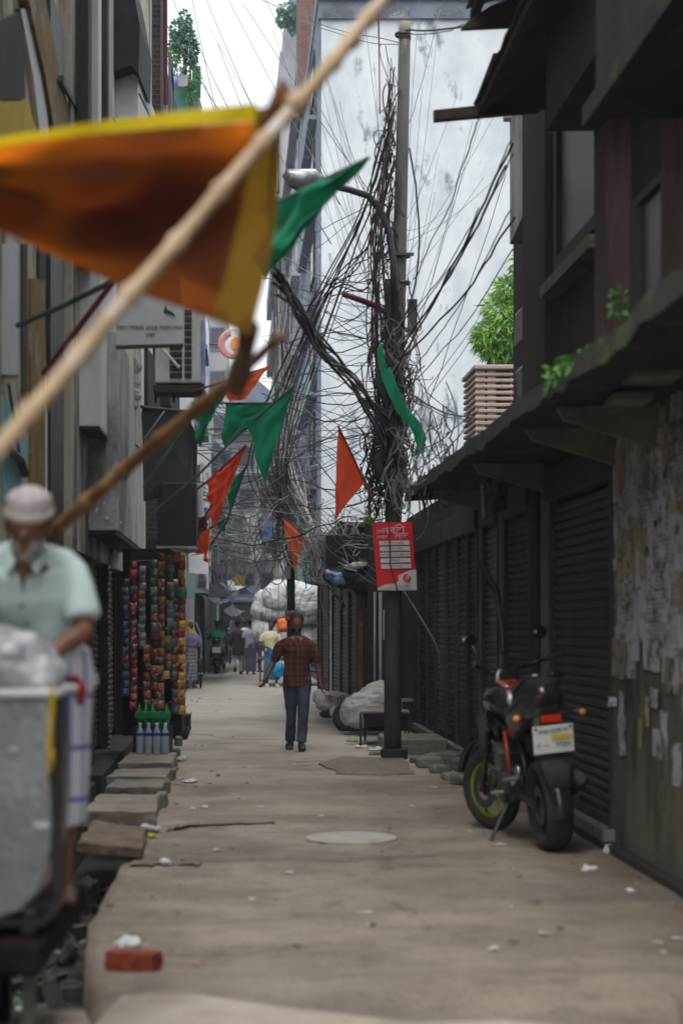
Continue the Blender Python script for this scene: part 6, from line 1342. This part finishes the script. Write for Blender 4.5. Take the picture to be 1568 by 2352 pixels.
# ================================================================== motorcycles
def motorbike(label, loc, rz, lean, sc_=1.0, rim='bike_yellow', plate_text=True, k2=1, steer=0):
    """local: +Y is forward, wheels on z=0"""
    t = thing('motorcycle', label, 'motorcycle', loc); t.rotation_euler = (0, lean, rz); t.scale = (sc_,) * 3
    def bd(mb, n_, m, par=None, **kw): return mb.build(n_, M[m], par or t, local=True, **kw)
    for nm_, y, tw, rr in (('rear_wheel', -.66, .092, .31), ('front_wheel', .66, .055, .305)):
        w_ = MB(); w_.torus((0, y, rr), rr - .055, (.055, tw), (1, 0, 0), 40, 12); wt = bd(w_, nm_, 'rubber', smooth=True); rim_ = rim if nm_[0] == 'f' else 'bike_black'
        w_ = MB(); w_.torus((0, y, rr), rr - .105, (.014, .035), (1, 0, 0), 36, 8); bd(w_, 'rim', rim_, wt, smooth=True)
        for a in range(6):
            w_ = MB(); d = Vector((0, math.cos(a * 1.047), math.sin(a * 1.047))); c_ = Vector((0, y, rr)); w_.loft([c_ + d * .03, c_ + d * (rr - .11)], [(.018, .014), (.012, .01)], (1, 0, 0), 8); bd(w_, 'spoke', rim_, wt)
        w_ = MB(); w_.cyl((-.06, y, rr), (.06, y, rr), .04, 16); bd(w_, 'hub', 'bike_grey', wt)
        w_ = MB(); w_.torus((-.07, y, rr), .1, (.03, .003), (1, 0, 0), 28, 6); bd(w_, 'brake_disc', 'steel_dark', wt)
    m = MB(); m.torus((0, .66, .305), .33, (.012, .07), (1, 0, 0), 24, 6, 20, 150); bd(m, 'front_fender', 'bike_black', smooth=True)
    for s_ in (-1, 1): m = MB(); m.tube([(s_ * .09, .66, .305), (s_ * .09, .50, .70), (s_ * .09, .42, .92)], .024, 10); bd(m, 'fork', 'bike_black', smooth=True)
    m = MB(); m.loft([(0, .50, .62), (0, .46, .80), (0, .40, .97), (0, .34, 1.08)], [(.06, .03), (.13, .10), (.14, .11), (.10, .03)], (1, 0, 0), 14); hl = bd(m, 'headlamp_cowl', 'bike_black', smooth=True)
    m = MB(); m.ell((0, .56, .84), (.08, .03, .06)); bd(m, 'headlight', 'glass_dark', hl, smooth=True)
    m = MB(); m.loft([(0, .44, .84), (0, .30, .90), (0, .10, .90), (0, -.05, .84)], [(.09, .06), (.165, .11), (.15, .11), (.09, .06)], (1, 0, 0), 16); tk = bd(m, 'fuel_tank', 'bike_black', smooth=True)
    m = MB(); m.loft([(0, .30, 1.0), (0, .18, 1.012), (0, .04, .98)], [(.07, .012), (.09, .014), (.05, .012)], (1, 0, 0), 12); bd(m, 'tank_cover', 'bike_red', tk, smooth=True)
    for s_ in (-1, 1):
        m = MB(); m.prism([(s_ * .15, .5, .78), (s_ * .17, .30, .86), (s_ * .17, .14, .72), (s_ * .16, .30, .56)], (s_ * .03, 0, 0)); bd(m, 'tank_shroud', 'bike_grey', tk, bevel=.012)
    m = MB(); m.loft([(0, .0, .86), (0, -.2, .82), (0, -.36, .85), (0, -.40, .87)], [(.09, .03), (.13, .04), (.12, .04), (.08, .03)], (1, 0, 0), 14); bd(m, 'rider_seat', 'rubber', smooth=True)
    m = MB(); m.loft([(0, -.36, .90), (0, -.55, .96), (0, -.76, 1.02), (0, -.80, 1.03)], [(.12, .05), (.15, .055), (.13, .05), (.06, .03)], (1, 0, 0), 14); bd(m, 'pillion_seat', 'rubber', smooth=True)
    m = MB(); m.loft([(0, -.20, .74), (0, -.45, .83), (0, -.70, .93), (0, -.88, .99)], [(.13, .08), (.185, .10), (.16, .085), (.07, .04)], (1, 0, 0), 14); tl = bd(m, 'tail', 'bike_black', smooth=True)
    m = MB(); m.prism([(-.07, -.86, .955), (.07, -.86, .955), (.05, -.84, 1.01), (-.05, -.84, 1.01)], (0, -.03, 0)); bd(m, 'tail_decal', 'bike_red', tl, bevel=.01)
    for s_ in (-1, 1): m = MB(); m.tube([(s_ * .11, -.42, .93), (s_ * .14, -.55, 1.0), (s_ * .13, -.78, 1.07), (s_ * .04, -.88, 1.08)], .014, 8); bd(m, 'grab_rail', 'bike_black', smooth=True)
    m = MB(); m.hexa([(-.05, -.80, .62), (.05, -.80, .62), (.06, -.70, .70), (-.06, -.70, .70), (-.07, -.90, .90), (.07, -.90, .90), (.08, -.70, .92), (-.08, -.70, .92)]); pf = bd(m, 'plate_holder', 'bike_black', bevel=.01)
    m = MB(); m.box((0, -.915, .83), (.13, .025, .045)); bd(m, 'tail_light', 'lamp_red', bevel=.008)
    m = MB(); m.box((0, -.925, .715), (.27, .008, .16), Euler((.12, 0, 0))); pl = bd(m, 'number_plate', 'plate', bevel=.002)
    if plate_text:
        m = MB(); m.box((.055, -.935, .725), (.13, .003, .028), Euler((.12, 0, 0))); bd(m, 'yellow_sticker', 'yellow', pl)
        for tx, x, z, sz in (('ঢাকা েমেটা-ল', .0, .757, .036), ('৫ — ', -.07, .685, .042), ('৭৭৪০', .06, .682, .045)):
            o = text(tx, 'plate_lettering', M['ink'], pl, (x, -.935 - (.0), z), sz, (1, 0, 0), (0, -.12, 1), .0008, local=True)
        for sx in (-1, 1):
            m = MB(); m.cyl((sx * .115, -.945, .78), (sx * .115, -.93, .78), .008, 8); bd(m, 'bolt', 'steel_dark', pl)
    for s_ in (-1, 1):
        m = MB(); m.tube([(0, -.84, .85), (s_ * .19, -.86, .85)], .009, 6); m.ell((s_ * .205, -.87, .85), (.045, .025, .024)); ind = bd(m, 'indicator', 'bike_grey', smooth=True)
        m = MB(); m.ell((s_ * .222, -.885, .848), (.026, .018, .02)); bd(m, 'indicator_lens', 'lamp_amber', ind, smooth=True)
    m = MB(); m.loft([(0, -.70, .70), (0, -.92, .56), (0, -.98, .44)], [(.09, .02), (.10, .015), (.08, .01)], (1, 0, 0), 10); bd(m, 'mud_guard', 'rubber', smooth=True)
    m = MB(); m.torus((0, -.66, .31), .335, (.012, .075), (1, 0, 0), 16, 6, 95, 190); bd(m, 'rear_hugger', 'bike_black', smooth=True)
    m = MB(); m.tube([(-.36, .22, 1.14), (-.2, .34, 1.09), (0, .38, 1.06), (.2, .34, 1.09), (.36, .22, 1.14)], .013, 8); hb = bd(m, 'handlebar', 'bike_black', smooth=True)
    for s_ in (-1, 1):
        m = MB(); m.tube([(s_ * .30, .26, 1.12), (s_ * .42, .18, 1.15)], .019, 10); bd(m, 'grip', 'rubber', hb)
        m = MB(); m.tube([(s_ * .26, .32, 1.11), (s_ * .40, .28, 1.11)], .006, 6); bd(m, 'lever', 'chrome', hb)
        m = MB(); m.tube([(s_ * .24, .31, 1.1), (s_ * .30, .33, 1.26)], .006, 6); m.ell((s_ * .33, .33, 1.29), (.07, .012, .04)); mi = bd(m, 'mirror', 'bike_black', hb, smooth=True)
        m = MB(); m.ell((s_ * .33, .322, 1.29), (.055, .006, .03)); bd(m, 'mirror_glass', 'chrome', mi, smooth=True)
    m = MB(); m.hexa([(-.13, -.12, .28), (.13, -.12, .28), (.12, .3, .30), (-.12, .3, .30), (-.11, -.12, .50), (.11, -.12, .50), (.10, .28, .62), (-.10, .28, .62)]); m.cyl((-.17, -.02, .38), (.17, -.02, .38), .11, 18); bd(m, 'engine', 'bike_grey', bevel=.015)
    for k_ in range(5):
        m = MB(); m.box((0, .2, .46 + k_ * .035), (.25, .2, .012), Euler((.3, 0, 0))); bd(m, 'cooling_fin', 'steel')
    m = MB(); m.tube([(0, .46, .86), (0, .34, .6), (0, .3, .34)], .022, 8); m.tube([(-.06, .42, .84), (-.08, 0, .72), (-.06, -.7, .86)], .02, 8); m.tube([(.06, .42, .84), (.08, 0, .72), (.06, -.7, .86)], .02, 8); m.tube([(0, 0, .74), (0, -.16, .36)], .03, 8); bd(m, 'frame', 'bike_black', smooth=True); m = MB(); m.tube([(-.10, -.02, .72), (-.11, -.1, .40)], .018, 8); bd(m, 'frame_strip', 'bike_red', smooth=True)
    for s_ in (-1, 1): m = MB(); m.loft([(s_ * .09, -.12, .36), (s_ * .10, -.66, .31)], [(.018, .035), (.014, .022)], (1, 0, 0), 8); bd(m, 'swing_arm', 'bike_grey')
    m = MB(); m.tube([(.12, .26, .40), (.13, .1, .24), (.14, -.2, .26)], .022, 10); m.loft([(.14, -.2, .27), (.19, -.35, .33), (.20, -.72, .45), (.20, -.76, .46)], [.03, .055, .06, .045], (1, 0, 0), 16); ex = bd(m, 'exhaust', 'steel_dark', smooth=True)
    m = MB(); m.cyl((.20, -.765, .461), (.20, -.775, .464), .035, 16); bd(m, 'exhaust_tip', 'chrome', ex)
    m = MB(); m.tube([(-.12, -.05, .30), (-.30, -.10, .02)], .014, 8); m.box((-.32, -.11, .015), (.09, .05, .01)); bd(m, 'side_stand', 'steel_dark')
    for s_ in (-1, 1): m = MB(); m.tube([(s_ * .1, -.1, .36), (s_ * .26, -.1, .36)], .012, 8); bd(m, 'footrest', 'steel'); m = MB(); m.tube([(s_ * .1, -.38, .46), (s_ * .24, -.4, .46)], .012, 8); bd(m, 'footrest', 'steel')
    m = MB(); m.loft([(-.13, -.2, .42), (-.15, -.3, .45), (-.13, -.45, .52)], [(.01, .04), (.012, .05), (.01, .03)], (1, 0, 0), 8); bd(m, 'side_guard', 'chrome', smooth=True)
    for c_ in list(t.children_recursive):
        rt_ = c_
        while rt_.parent != t: rt_ = rt_.parent
        if 'wheel' not in rt_.name:
            for v_ in c_.data.vertices:
                if v_.co.z > .35: v_.co.z = .35 + (v_.co.z - .35) * 1.14
    if steer:                                  # turn fork, wheel, lamp and bars about the steering head
        q = Matrix.Translation((0, .40, 0)) @ Matrix.Rotation(steer, 4, 'Z') @ Matrix.Translation((0, -.44, 0))
        def tn(o_):
            o_.data.transform(q)
            for c_ in o_.children: tn(c_)
        for c_ in list(t.children):
            if c_.name.split('.')[0] in ('front_wheel', 'front_fender', 'fork', 'handlebar', 'headlamp_cowl'): tn(c_)
    return t
rw = P(1262, 1950, 12.38); fwp = P(1168, 1905, 13.56)
dx, dy = fwp.x - rw.x, fwp.y - rw.y; L = math.hypot(dx, dy)
motorbike('black sport motorcycle with red and lime trim parked beside the right shutters', ((rw.x + fwp.x) / 2, (rw.y + fwp.y) / 2, .0), -math.atan2(dx, dy), -.10, 1.06, steer=R(25))
g = at(500, 1546); motorbike('dark motorcycle with a white plate ridden away by the man in green', g, .03, 0, 1.0, 'rubber', False, 0)
person('man in a bright green shirt riding the far motorcycle away', (g[0], g[1] - .15, .0), R(180), 1.0, dict(pel=(0, 0, .88), wai=(0, -.02, 1.0), che=(0, -.08, 1.2), sho=(0, -.12, 1.33), nek=(0, -.13, 1.38), hb=(0, -.15, 1.44), top=(0, -.16, 1.66), sL=(.19, -.1, 1.31), sR=(-.19, -.1, 1.31), eL=(.28, -.3, 1.12), eR=(-.28, -.3, 1.12), wL=(.33, -.5, 1.12), wR=(-.33, -.5, 1.12),
    hL=(.1, 0, .86), hR=(-.1, 0, .86), kL=(.2, -.38, .7), kR=(-.2, -.38, .7), aL=(.2, -.12, .33), aR=(-.2, -.12, .33), tL=(.22, -.28, .3), tR=(-.22, -.28, .3)), 'skin_far', 'green_shirt', .8, .84, 'dark_kurta', .014, shoes='black', fat=1.1)
# ================================================================== bicycle rickshaw by the woman
def wheel_obj(parent, c, r, ax, name='wheel', m='rubber', local=False):
    w_ = MB(); w_.torus(c, r, .02, ax, 36, 8); wo = w_.build(name, M[m], parent, smooth=True, local=local)
    s_ = MB(); a_ = Vector(ax); q = a_.orthogonal().normalized(); e = a_.cross(q)
    for k_ in range(18): th = k_ * math.pi / 9; s_.tube([Vector(c), Vector(c) + (q * math.cos(th) + e * math.sin(th)) * (r - .01)], .003, 3)
    s_.build('spokes', M['steel'], wo, local=local); s_ = MB(); s_.cyl(Vector(c) - a_ * .05, Vector(c) + a_ * .05, .025, 10); s_.build('hub', M['steel'], wo, local=local); return wo
a_ = at(459, 1582); t = thing('cycle_rickshaw', 'cycle rickshaw with a blue tubular hood frame behind the woman in the scarf', 'rickshaw', (a_[0], a_[1] + .6, 0))
x0, y0 = a_[0], a_[1]
wheel_obj(t, (x0 + .0, y0 + .3, .36), .34, (1, .12, 0)); wheel_obj(t, (x0 - .75, y0 + .3, .36), .34, (1, .12, 0)); wheel_obj(t, (x0 - .35, y0 + 2.0, .36), .34, (1, .05, 0))
mb = MB(); mb.tube([(x0 + .02, y0 + .2, .75), (x0 + .02, y0 + .15, 1.3), (x0 - .1, y0 + .2, 1.62), (x0 - .38, y0 + .3, 1.72), (x0 - .66, y0 + .2, 1.62), (x0 - .76, y0 + .15, 1.3), (x0 - .76, y0 + .2, .75)], .014, 8); mb.build('hood_frame', M['blue_tarp'], t, smooth=True)
mb = MB(); mb.box((x0 - .37, y0 + .35, .78), (.8, .5, .08)); mb.box((x0 - .37, y0 + .62, 1.0), (.78, .06, .4)); mb.build('seat', M['blackcloth'], t, bevel=.02)
mb = MB(); mb.box((x0 - .37, y0 + .35, .66), (.72, .6, .12)); mb.tube([(x0 - .35, y0 + .6, .6), (x0 - .35, y0 + 1.4, .5), (x0 - .35, y0 + 1.9, .95)], .02, 8); mb.tube([(x0 - .6, y0 + 1.9, 1.02), (x0 - .1, y0 + 1.9, 1.02)], .012, 8); mb.build('frame', M['steel_dark'], t)
mb = MB(); mb.tube([(x0 + .02, y0 + .0, .72), (x0 + .05, y0 - .1, 1.0)], .02, 6); mb.build('mudguard', M['steel'], t)
# ================================================================== cargo cart and the load of white sacks
Yc = 45.5
t = thing('cargo_cart', 'flat cargo rickshaw cart carrying the towering load of white sacks', 'cart', (P(660, 1570, Yc).x, Yc, 0))
cx = P(655, 1570, Yc).x
wheel_obj(t, (cx - .52, Yc - .1, .36), .35, (1, 0, 0)); wheel_obj(t, (cx + .62, Yc - .1, .36), .35, (1, 0, 0)); wheel_obj(t, (cx + .05, Yc - 1.2, .36), .35, (1, 0, 0))
mb = MB(); mb.box((cx + .05, Yc + .2, .70), (1.5, 2.0, .07)); mb.build('deck', M['wood_grey'], t, bevel=.01)
mb = MB(); mb.tube([(cx - .7, Yc - .8, .62), (cx - .7, Yc + 1.2, .62)], .025); mb.tube([(cx + .8, Yc - .8, .62), (cx + .8, Yc + 1.2, .62)], .025); mb.tube([(cx - .75, Yc - .1, .36), (cx + .85, Yc - .1, .36)], .02); mb.tube([(cx - .6, Yc - .8, .7), (cx - .62, Yc - .8, .1)], .02); mb.build('frame', M['steel_dark'], t)
def sack(u, v, Y, r, rot=(0, 0, 0), m='sack', label='', seed=0, amp=.03, group=None, vox=.025, name='sack', tie=0):
    c = P(u, v, Y); b = MB(); b.ell(c, r, Euler(rot), 20, 12, .78)
    if tie: b.loft([c + Vector((tie * r[0] * .85, 0, 0)), c + Vector((tie * (r[0] + .08), -.02, .05))], [.05, .09], (0, 1, 0), 8)
    o = bake(b, name, M[m], None, vox * .8, 2, (amp, 3.4), seed, None); wrinkle(o.data, amp * .28, 8, seed + 3, (.6, .6, 2.4)); wrinkle(o.data, amp * .1, 22, seed + 5)
    return tag(o, label, 'sack', group)
G_ = 'white sacks loaded on the cargo cart'
for i, (u, v, r, rot, lab) in enumerate([
    (652, 1368, (.62, .5, .44), (0, -.12, 0), 'huge bulging white sack, top left of the cart load'),
    (702, 1378, (.55, .5, .46), (0, .3, 0), 'huge rounded white sack, top right of the cart load'),
    (640, 1407, (.50, .45, .22), (0, 0, 0), 'squashed white sack, left of the second layer of the load'),
    (700, 1415, (.48, .45, .24), (0, .05, 0), 'lumpy white sack with cords, right of the second layer'),
    (620, 1452, (.36, .45, .34), (0, 0, 0), 'off white sack low on the left behind the polo man'),
    (662, 1455, (.40, .45, .30), (0, 0, 0), 'off white sack low in the middle behind the thin pole'),
    (707, 1462, (.36, .4, .34), (0, 0, 0), 'white sack low on the right of the cart'),
    (598, 1390, (.24, .3, .42), (0, .3, 0), 'slumped translucent white bag on the upper left flank of the load'),
    (594, 1445, (.17, .25, .35), (0, 0, 0), 'narrow white bag hanging on the lower left flank of the load')]):
    sack(u, v, Yc + .3 + .06 * i, tuple(q * .93 for q in r), rot, 'sack', lab, i, .05, G_, .03)
sack(651, 1436, Yc - .45, (.16, .14, .18), (0, 0, 0), 'orange_bag', 'orange net bag hung at the head of the man in the cream polo', 5, .03, None, .02, 'net_bag')
sack(722, 1520, Yc - .3, (.12, .12, .14), (0, 0, 0), 'bag_blue', 'small blue bag low behind the walking man', 6, .03, None, .02, 'plastic_bag')
mb = MB()
for k_ in range(7): mb.tube([P(600 + 20 * k_, 1330 + 10 * abs(3 - k_), Yc - .28), P(612 + 14 * k_, 1400, Yc - .3), P(600 + 20 * k_, 1470, Yc - .25)], .008, 4)
tag(mb.build('rope', M['cable_grey']), 'thin cords lashed down over the load of white sacks', 'rope')
# ================================================================== heap by the pole
sack(845, 1624, 25.2, (.42, .38, .25), (0, -.38, 0), 'sack_grey', 'big crumpled grey white sack slumped behind the low table by the pole', 11, .06, None, .02, tie=-.6)
sack(872, 1600, 25.4, (.2, .2, .2), (0, -.5, 0), 'sack_grey', 'torn top of a second grey sack rising right behind the big crumpled one', 12, .06, None, .02)
sack(768, 1612, 28.5, (.32, .3, .17), (0, .1, 0), 'sack', 'pale printed sack lying by the far shutters', 13, .05, None, .02)
sack(790, 1640, 26.8, (.24, .2, .13), (0, .2, 0), 'sack_grey', 'small slack sack between the printed sack and the big crumpled one', 14, .05, None, .018)
sack(736, 1602, 30, (.14, .2, .12), (0, .1, 0), 'sack', 'white bundle just right of the walking man at the shutters', 15, .04, None, .018)
text('চালিন', 'print', M['ink'], None, P(772, 1608, 28.1), .16, (1, 0, -.2), (0, 0, 1), .002)
o = bpy.data.objects['print'] if 'print' in bpy.data.objects else None
for o in [x for x in bpy.data.objects if x.name.startswith('print') and x.parent is None]:
    par = [x for x in bpy.data.objects if x.get('label') == 'pale printed sack lying by the far shutters'][0]; o.parent = par
    mb = MB(); mb.cyl(P(757, 1603, 28.12), P(757, 1603, 28.1), .045, 14); mb.build('print_dot', M['lamp_red'], par)
mb = MB(); mb.torus(P(805, 1648, 26.0), .2, .075, (.2, -1, .3), 28, 10); tag(mb.build('old_tyre', M['rubber'], smooth=True), 'old tyre lying half under the sacks left of the low table', 'tyre')
mb = MB(); mb.ell(P(752, 1640, 27.5), (.13, .1, .07), None, 12, 8); tag(mb.build('black_bundle', M['blackcloth'], smooth=True), 'small black bundle in front of the printed sack', 'bundle')
t = thing('low_table', 'low grey metal table standing behind the utility pole', 'table', P(885, 1690, 22.6))
tz = .42; Ya, Yb = 22.9, 23.8
mb = MB(); mb.hexa([(P(826, 0, Ya).x, Ya, tz), (P(940, 0, Ya).x, Ya, tz), (P(935, 0, Yb).x, Yb, tz), (P(826, 0, Yb).x, Yb, tz), (P(826, 0, Ya).x, Ya, tz + .03), (P(940, 0, Ya).x, Ya, tz + .03), (P(935, 0, Yb).x, Yb, tz + .03), (P(826, 0, Yb).x, Yb, tz + .03)]); mb.build('table_top', M['slab'], t, bevel=.005)
mb = MB(); mb.hexa([(P(838, 0, Ya).x, Ya + .05, tz - .18), (P(930, 0, Ya).x, Ya + .05, tz - .18), (P(930, 0, Yb).x, Yb, tz - .18), (P(838, 0, Yb).x, Yb, tz - .18), (P(832, 0, Ya).x, Ya + .03, tz), (P(935, 0, Ya).x, Ya + .03, tz), (P(935, 0, Yb).x, Yb, tz), (P(832, 0, Yb).x, Yb, tz)]); mb.build('drawer', M['black'], t)
for u, y in ((828, Ya), (938, Ya), (838, Yb), (930, Yb)): mb = MB(); mb.tube([(P(u, 0, y).x, y, tz), (P(u, 0, y).x, y, 0)], .015); mb.build('leg', M['steel_dark'], t)
t = thing('shop_step', 'low cement step with rubbish on it between the pole and the shutters', 'step', P(930, 1700, 22)); mb = MB(); mb.sbox(1.85, 2.6, 21.4, 22.6, 0, .18); mb.build('step', M['slab'], t, bevel=.02)
mb = MB(); mb.sbox(1.8, 2.3, 21.3, 21.4, 0, .1); mb.build('tread', M['slab_green'], t)
random.seed(31)
for i, (u, v, s_) in enumerate([(985, 1762, .16), (1010, 1775, .12), (1040, 1755, .2), (1030, 1790, .1), (1075, 1770, .18), (962, 1752, .1), (1000, 1750, .14), (1060, 1800, .12), (860, 1735, .07), (1100, 1790, .16)]):
    Y = F * CH / (v - HZ); c = P(u, v, Y); mb = MB(); mb.ell((c.x, Y, s_ * .35), (s_, s_ * .8, s_ * .42), Euler((0, 0, random.random() * 3)), 12, 8, .5); o = mb.build('stone', M['slab_green']); wrinkle(o.data, .025, 7, i); tag(o, 'broken grey paving stone heaped between the pole and the motorcycle', 'stone', 'paving stones by the motorcycle')
# black sack hanging at the shutters with a hose
t = thing('black_bag', 'black bundle hanging against the shutters from the slanting wire', 'bag', P(1012, 1600, 17.6))
b = MB(); b.ell(P(1012, 1572, 17.6), (.11, .1, .16)); b.ell(P(1018, 1630, 17.6), (.09, .1, .22)); b.loft([P(1000, 1540, 17.7), P(1008, 1560, 17.6)], [.01, .05]); bake(b, 'bag', M['blackcloth'], t, .015, 2, (.03, 8))
mb = MB(); mb.tube([P(1100, 1290, 15), P(1140, 1360, 14.8), P(1152, 1440, 14.6), P(1155, 1500, 14.4)], .03, 8); tag(mb.build('black_hose', M['black'], smooth=True), 'thick black hose curving down in front of the right pillars', 'hose')
t = thing('meter_box', 'small grey box at the foot of the far shutters right of the pole', 'box', P(935, 1630, 23)); mb = MB(); mb.pbox(924, 1612, 946, 1662, 23.5, .3); mb.build('box', M['steel_dark'], t, bevel=.01); mb = MB(); mb.pbox(922, 1606, 948, 1612, 23.45, .36); mb.build('lid', M['steel'], t)
# ================================================================== the old man's metal cart
t = thing('metal_cart', 'galvanised metal handcart with curved base filling the lower left corner', 'cart', P(40, 2110, 6.0))
prof = [(-160, 1600), (128, 1600), (130, 1760), (128, 1880), (120, 1950), (104, 2005), (80, 2055), (45, 2095), (0, 2112), (-160, 2118)]
mb = MB(); mb.prism([P(u, v, 6.0) for u, v in prof], (0, .3, 0)); mb.build('body', M['steel'], t, bevel=.012)
mb = MB(); mb.prism([P(-160, 1584, 5.97), P(134, 1584, 5.97), P(134, 1602, 5.97), P(-160, 1604, 5.97)], (0, .48, 0)); mb.build('rim', M['white_plastic'], t, bevel=.008)
mb = MB(); mb.prism([P(108, 1604, 6.0), P(140, 1604, 6.0), P(142, 2060, 6.0), P(118, 2080, 6.0)], (0, .05, 0)); mb.build('frame_post', M['black'], t, bevel=.006)
mb = MB(); mb.pbox(52, 2085, 78, 2420, 6.1, .06); mb.build('leg', M['slab_green'], t); mb = MB(); mb.pbox(-160, 2112, 100, 2128, 6.0, .4); mb.build('base_bar', M['black'], t)
mb = MB(); mb.torus((P(20, 2250, 6.25).x - .1, 6.25, .28), .26, .025, (1, 0, 0), 30, 8); mb.build('wheel', M['rubber'], t, smooth=True)
random.seed(6)
for i, (u, v, w_) in enumerate([(96, 1895, 22), (30, 1720, 12)]):
    mb = MB(); c = P(u, v, 5.995); mb.prism([c + Vector((w_ / F * 6 * math.cos(a), 0, w_ / F * 3 * math.sin(a) * random.uniform(.5, 1))) for a in (0, 1, 2.1, 3.1, 4, 5)], (0, -.003, 0)); mb.build('solder_patch', M['sign_white'], t)
b = MB()
for q in [(-60, 1530, .3, .11), (20, 1530, .2, .12), (80, 1545, .11, .085), (110, 1565, .06, .05), (50, 1500, .12, .08), (-40, 1500, .2, .1)]: b.ell(P(q[0], q[1], 6.2), (q[2], .2, q[3]), None, 14, 8)
o = bake(b, 'plastic_cover', M['film'], None, .012, 3, (.035, 7), 3); tag(o, 'milky crumpled plastic sheet piled over the top of the metal cart', 'plastic sheet')
ribbon('yellow_strap', 'frayed yellow strap hanging down the front of the metal cart', [(119, 1600, 5.93), (117, 1700, 5.93), (118, 1780, 5.93), (105, 1832, 5.93)], .018, M['yellow'], 'strap')
# ================================================================== small things on the road
t = thing('brick', 'single red brick lying on the road at the lower left', 'brick', (P(308, 2240, 8.2).x, 8.2, 0))
Y = 7.95; c = P(308, 2215, Y); mb = MB(); mb.box((0, 0, .048), (.235, .115, .085), Euler((0, 0, -.28))); bmesh.ops.subdivide_edges(mb.bm, edges=mb.bm.edges[:], cuts=8, use_grid_fill=True)
for v_ in mb.bm.verts: v_.co += v_.co.normalized() * .010 * (noise.noise(v_.co * 30) - .3 * abs(noise.noise(v_.co * 70)))
o = mb.build('body', M['brick_red'], t, local=True); t.location = (c.x, Y, .016)
mb = MB(); mb.box((0, 0, .0905), (.13, .05, .003), Euler((0, 0, -.28))); mb.build('frog', M['brickwall'], t, local=True)
def crumple(u, v, r, m, label, name='litter', group=None, flat=.35, Y=None, z=.01, seed=0, cat='litter'):
    Y = Y or F * CH / (v - HZ); c = P(u, v, Y); b = MB(); r = r / F * Y; b.ell((c.x, Y, z + r * flat * .5), (r, r * .8, r * flat), Euler((0, 0, seed)), 16, 10)
    o = b.build(name, M[m]); wrinkle(o.data, r * .5, 1.6 / r * .9, seed + 1); return tag(o, label, cat, group)
crumple(290, 2180, 34, 'litter', 'crumpled white plastic bag lying just behind the red brick', 'plastic_bag', seed=2, cat='plastic bag')
crumple(346, 1910, 24, 'litter', 'white paper scrap by the timber hatch at the ditch edge', seed=3)
crumple(347, 1924, 12, 'lime', 'lime yellow scrap beside the timber hatch', seed=4)
crumple(382, 1987, 18, 'litter', 'white scrap on the damp streak in the near road', seed=5)
crumple(1352, 2001, 16, 'litter', 'grey white scrap on the dark road right of the motorcycle', seed=6)
crumple(1402, 1958, 20, 'litter', 'pale rag at the foot of the near pillar', seed=7)
crumple(1448, 2051, 12, 'litter', 'bluish scrap near the poster wall on the right', seed=8)
crumple(1135, 2185, 11, 'litter', 'white scrap in the middle of the near right road', seed=9)
crumple(395, 1740, 13, 'litter', 'white scrap on the corner of the bottle slab', seed=10)
crumple(413, 1748, 15, 'litter', 'clear bag crumpled by the bottle slab', seed=11)
crumple(404, 1768, 8, 'bike_red', 'red scrap at the ditch edge by the bottle slab', seed=12)
crumple(436, 1798, 17, 'litter', 'flattened white wrapper on the road left of centre', seed=13, flat=.12)
crumple(500, 1783, 6, 'orange_pack', 'small orange scrap on the left of the road', seed=14)
crumple(860, 1725, 22, 'litter', 'white papers scattered on the damp patch by the pole', seed=15, flat=.15)
crumple(830, 1718, 16, 'litter', 'torn paper in the damp patch left of the pole', seed=16, flat=.15)
mb = MB(); Y = F * CH / (1708 - HZ); c = P(808, 1708, Y); mb.box((c.x, Y, .04), (.15, .07, .035), Euler((0, .05, .2))); tag(mb.build('green_packet', M['green_pack'], bevel=.01), 'bright green packet lying on the road left of the pole', 'packet')
mb = MB(); Y = F * CH / (1642 - HZ); c = P(815, 1642, Y); mb.box((c.x - .1, Y, .02), (.22, .04, .025)); tag(mb.build('stick', M['timber_dark']), 'short dark stick on the road behind the walking man', 'stick')
random.seed(44)
for i in range(170):
    v = HZ + 105 + 700 * random.random() ** 1.7; Y = F * CH / (v - HZ); o_ = random.choice([edge(Y) + abs(random.gauss(.1, .35)), random.uniform(-.4, 2.2), 1.7 + random.gauss(.2, .35)])
    if o_ > 2.5 or o_ < edge(Y) + .05: o_ = edge(Y) + .2
    s_ = random.uniform(.012, .035); c = S(o_, Y, .012); mb = MB()
    mb.poly([c + Vector((s_ * random.uniform(-1.5, 1.5), s_ * random.uniform(-1, 1), random.uniform(0, .012))) for _ in range(5)], [(0, 1, 2), (1, 2, 3), (2, 3, 4), (0, 3, 4)])
    k_ = random.random(); tag(mb.build('litter_scrap', M['litter'] if k_ < .42 else (M['litter_dark'] if k_ < .9 else M['orange_pack']), solid=.002), 'tiny scrap of paper or leaf scattered on the road', 'litter', 'tiny scraps on the road')
# ================================================================== haze in the lane air
m = bpy.data.materials.new('haze'); m.use_nodes = True; n = m.node_tree.nodes; n.clear()
pv = n.new('ShaderNodeVolumePrincipled'); pv.inputs['Color'].default_value = (.80, .88, 1, 1); pv.inputs['Density'].default_value = .0009; pv.inputs['Anisotropy'].default_value = .2
mo = n.new('ShaderNodeOutputMaterial'); m.node_tree.links.new(pv.outputs[0], mo.inputs['Volume'])
mb = MB(); mb.hexa([(-60, -8, -1.5), (60, -8, -1.5), (60, 130, -1.5), (-60, 130, -1.5), (-60, -8, 31), (60, -8, 31), (60, 130, 31), (-60, 130, 31)]); o = mb.build('haze', m); tag(o, None, None, None, 'stuff')
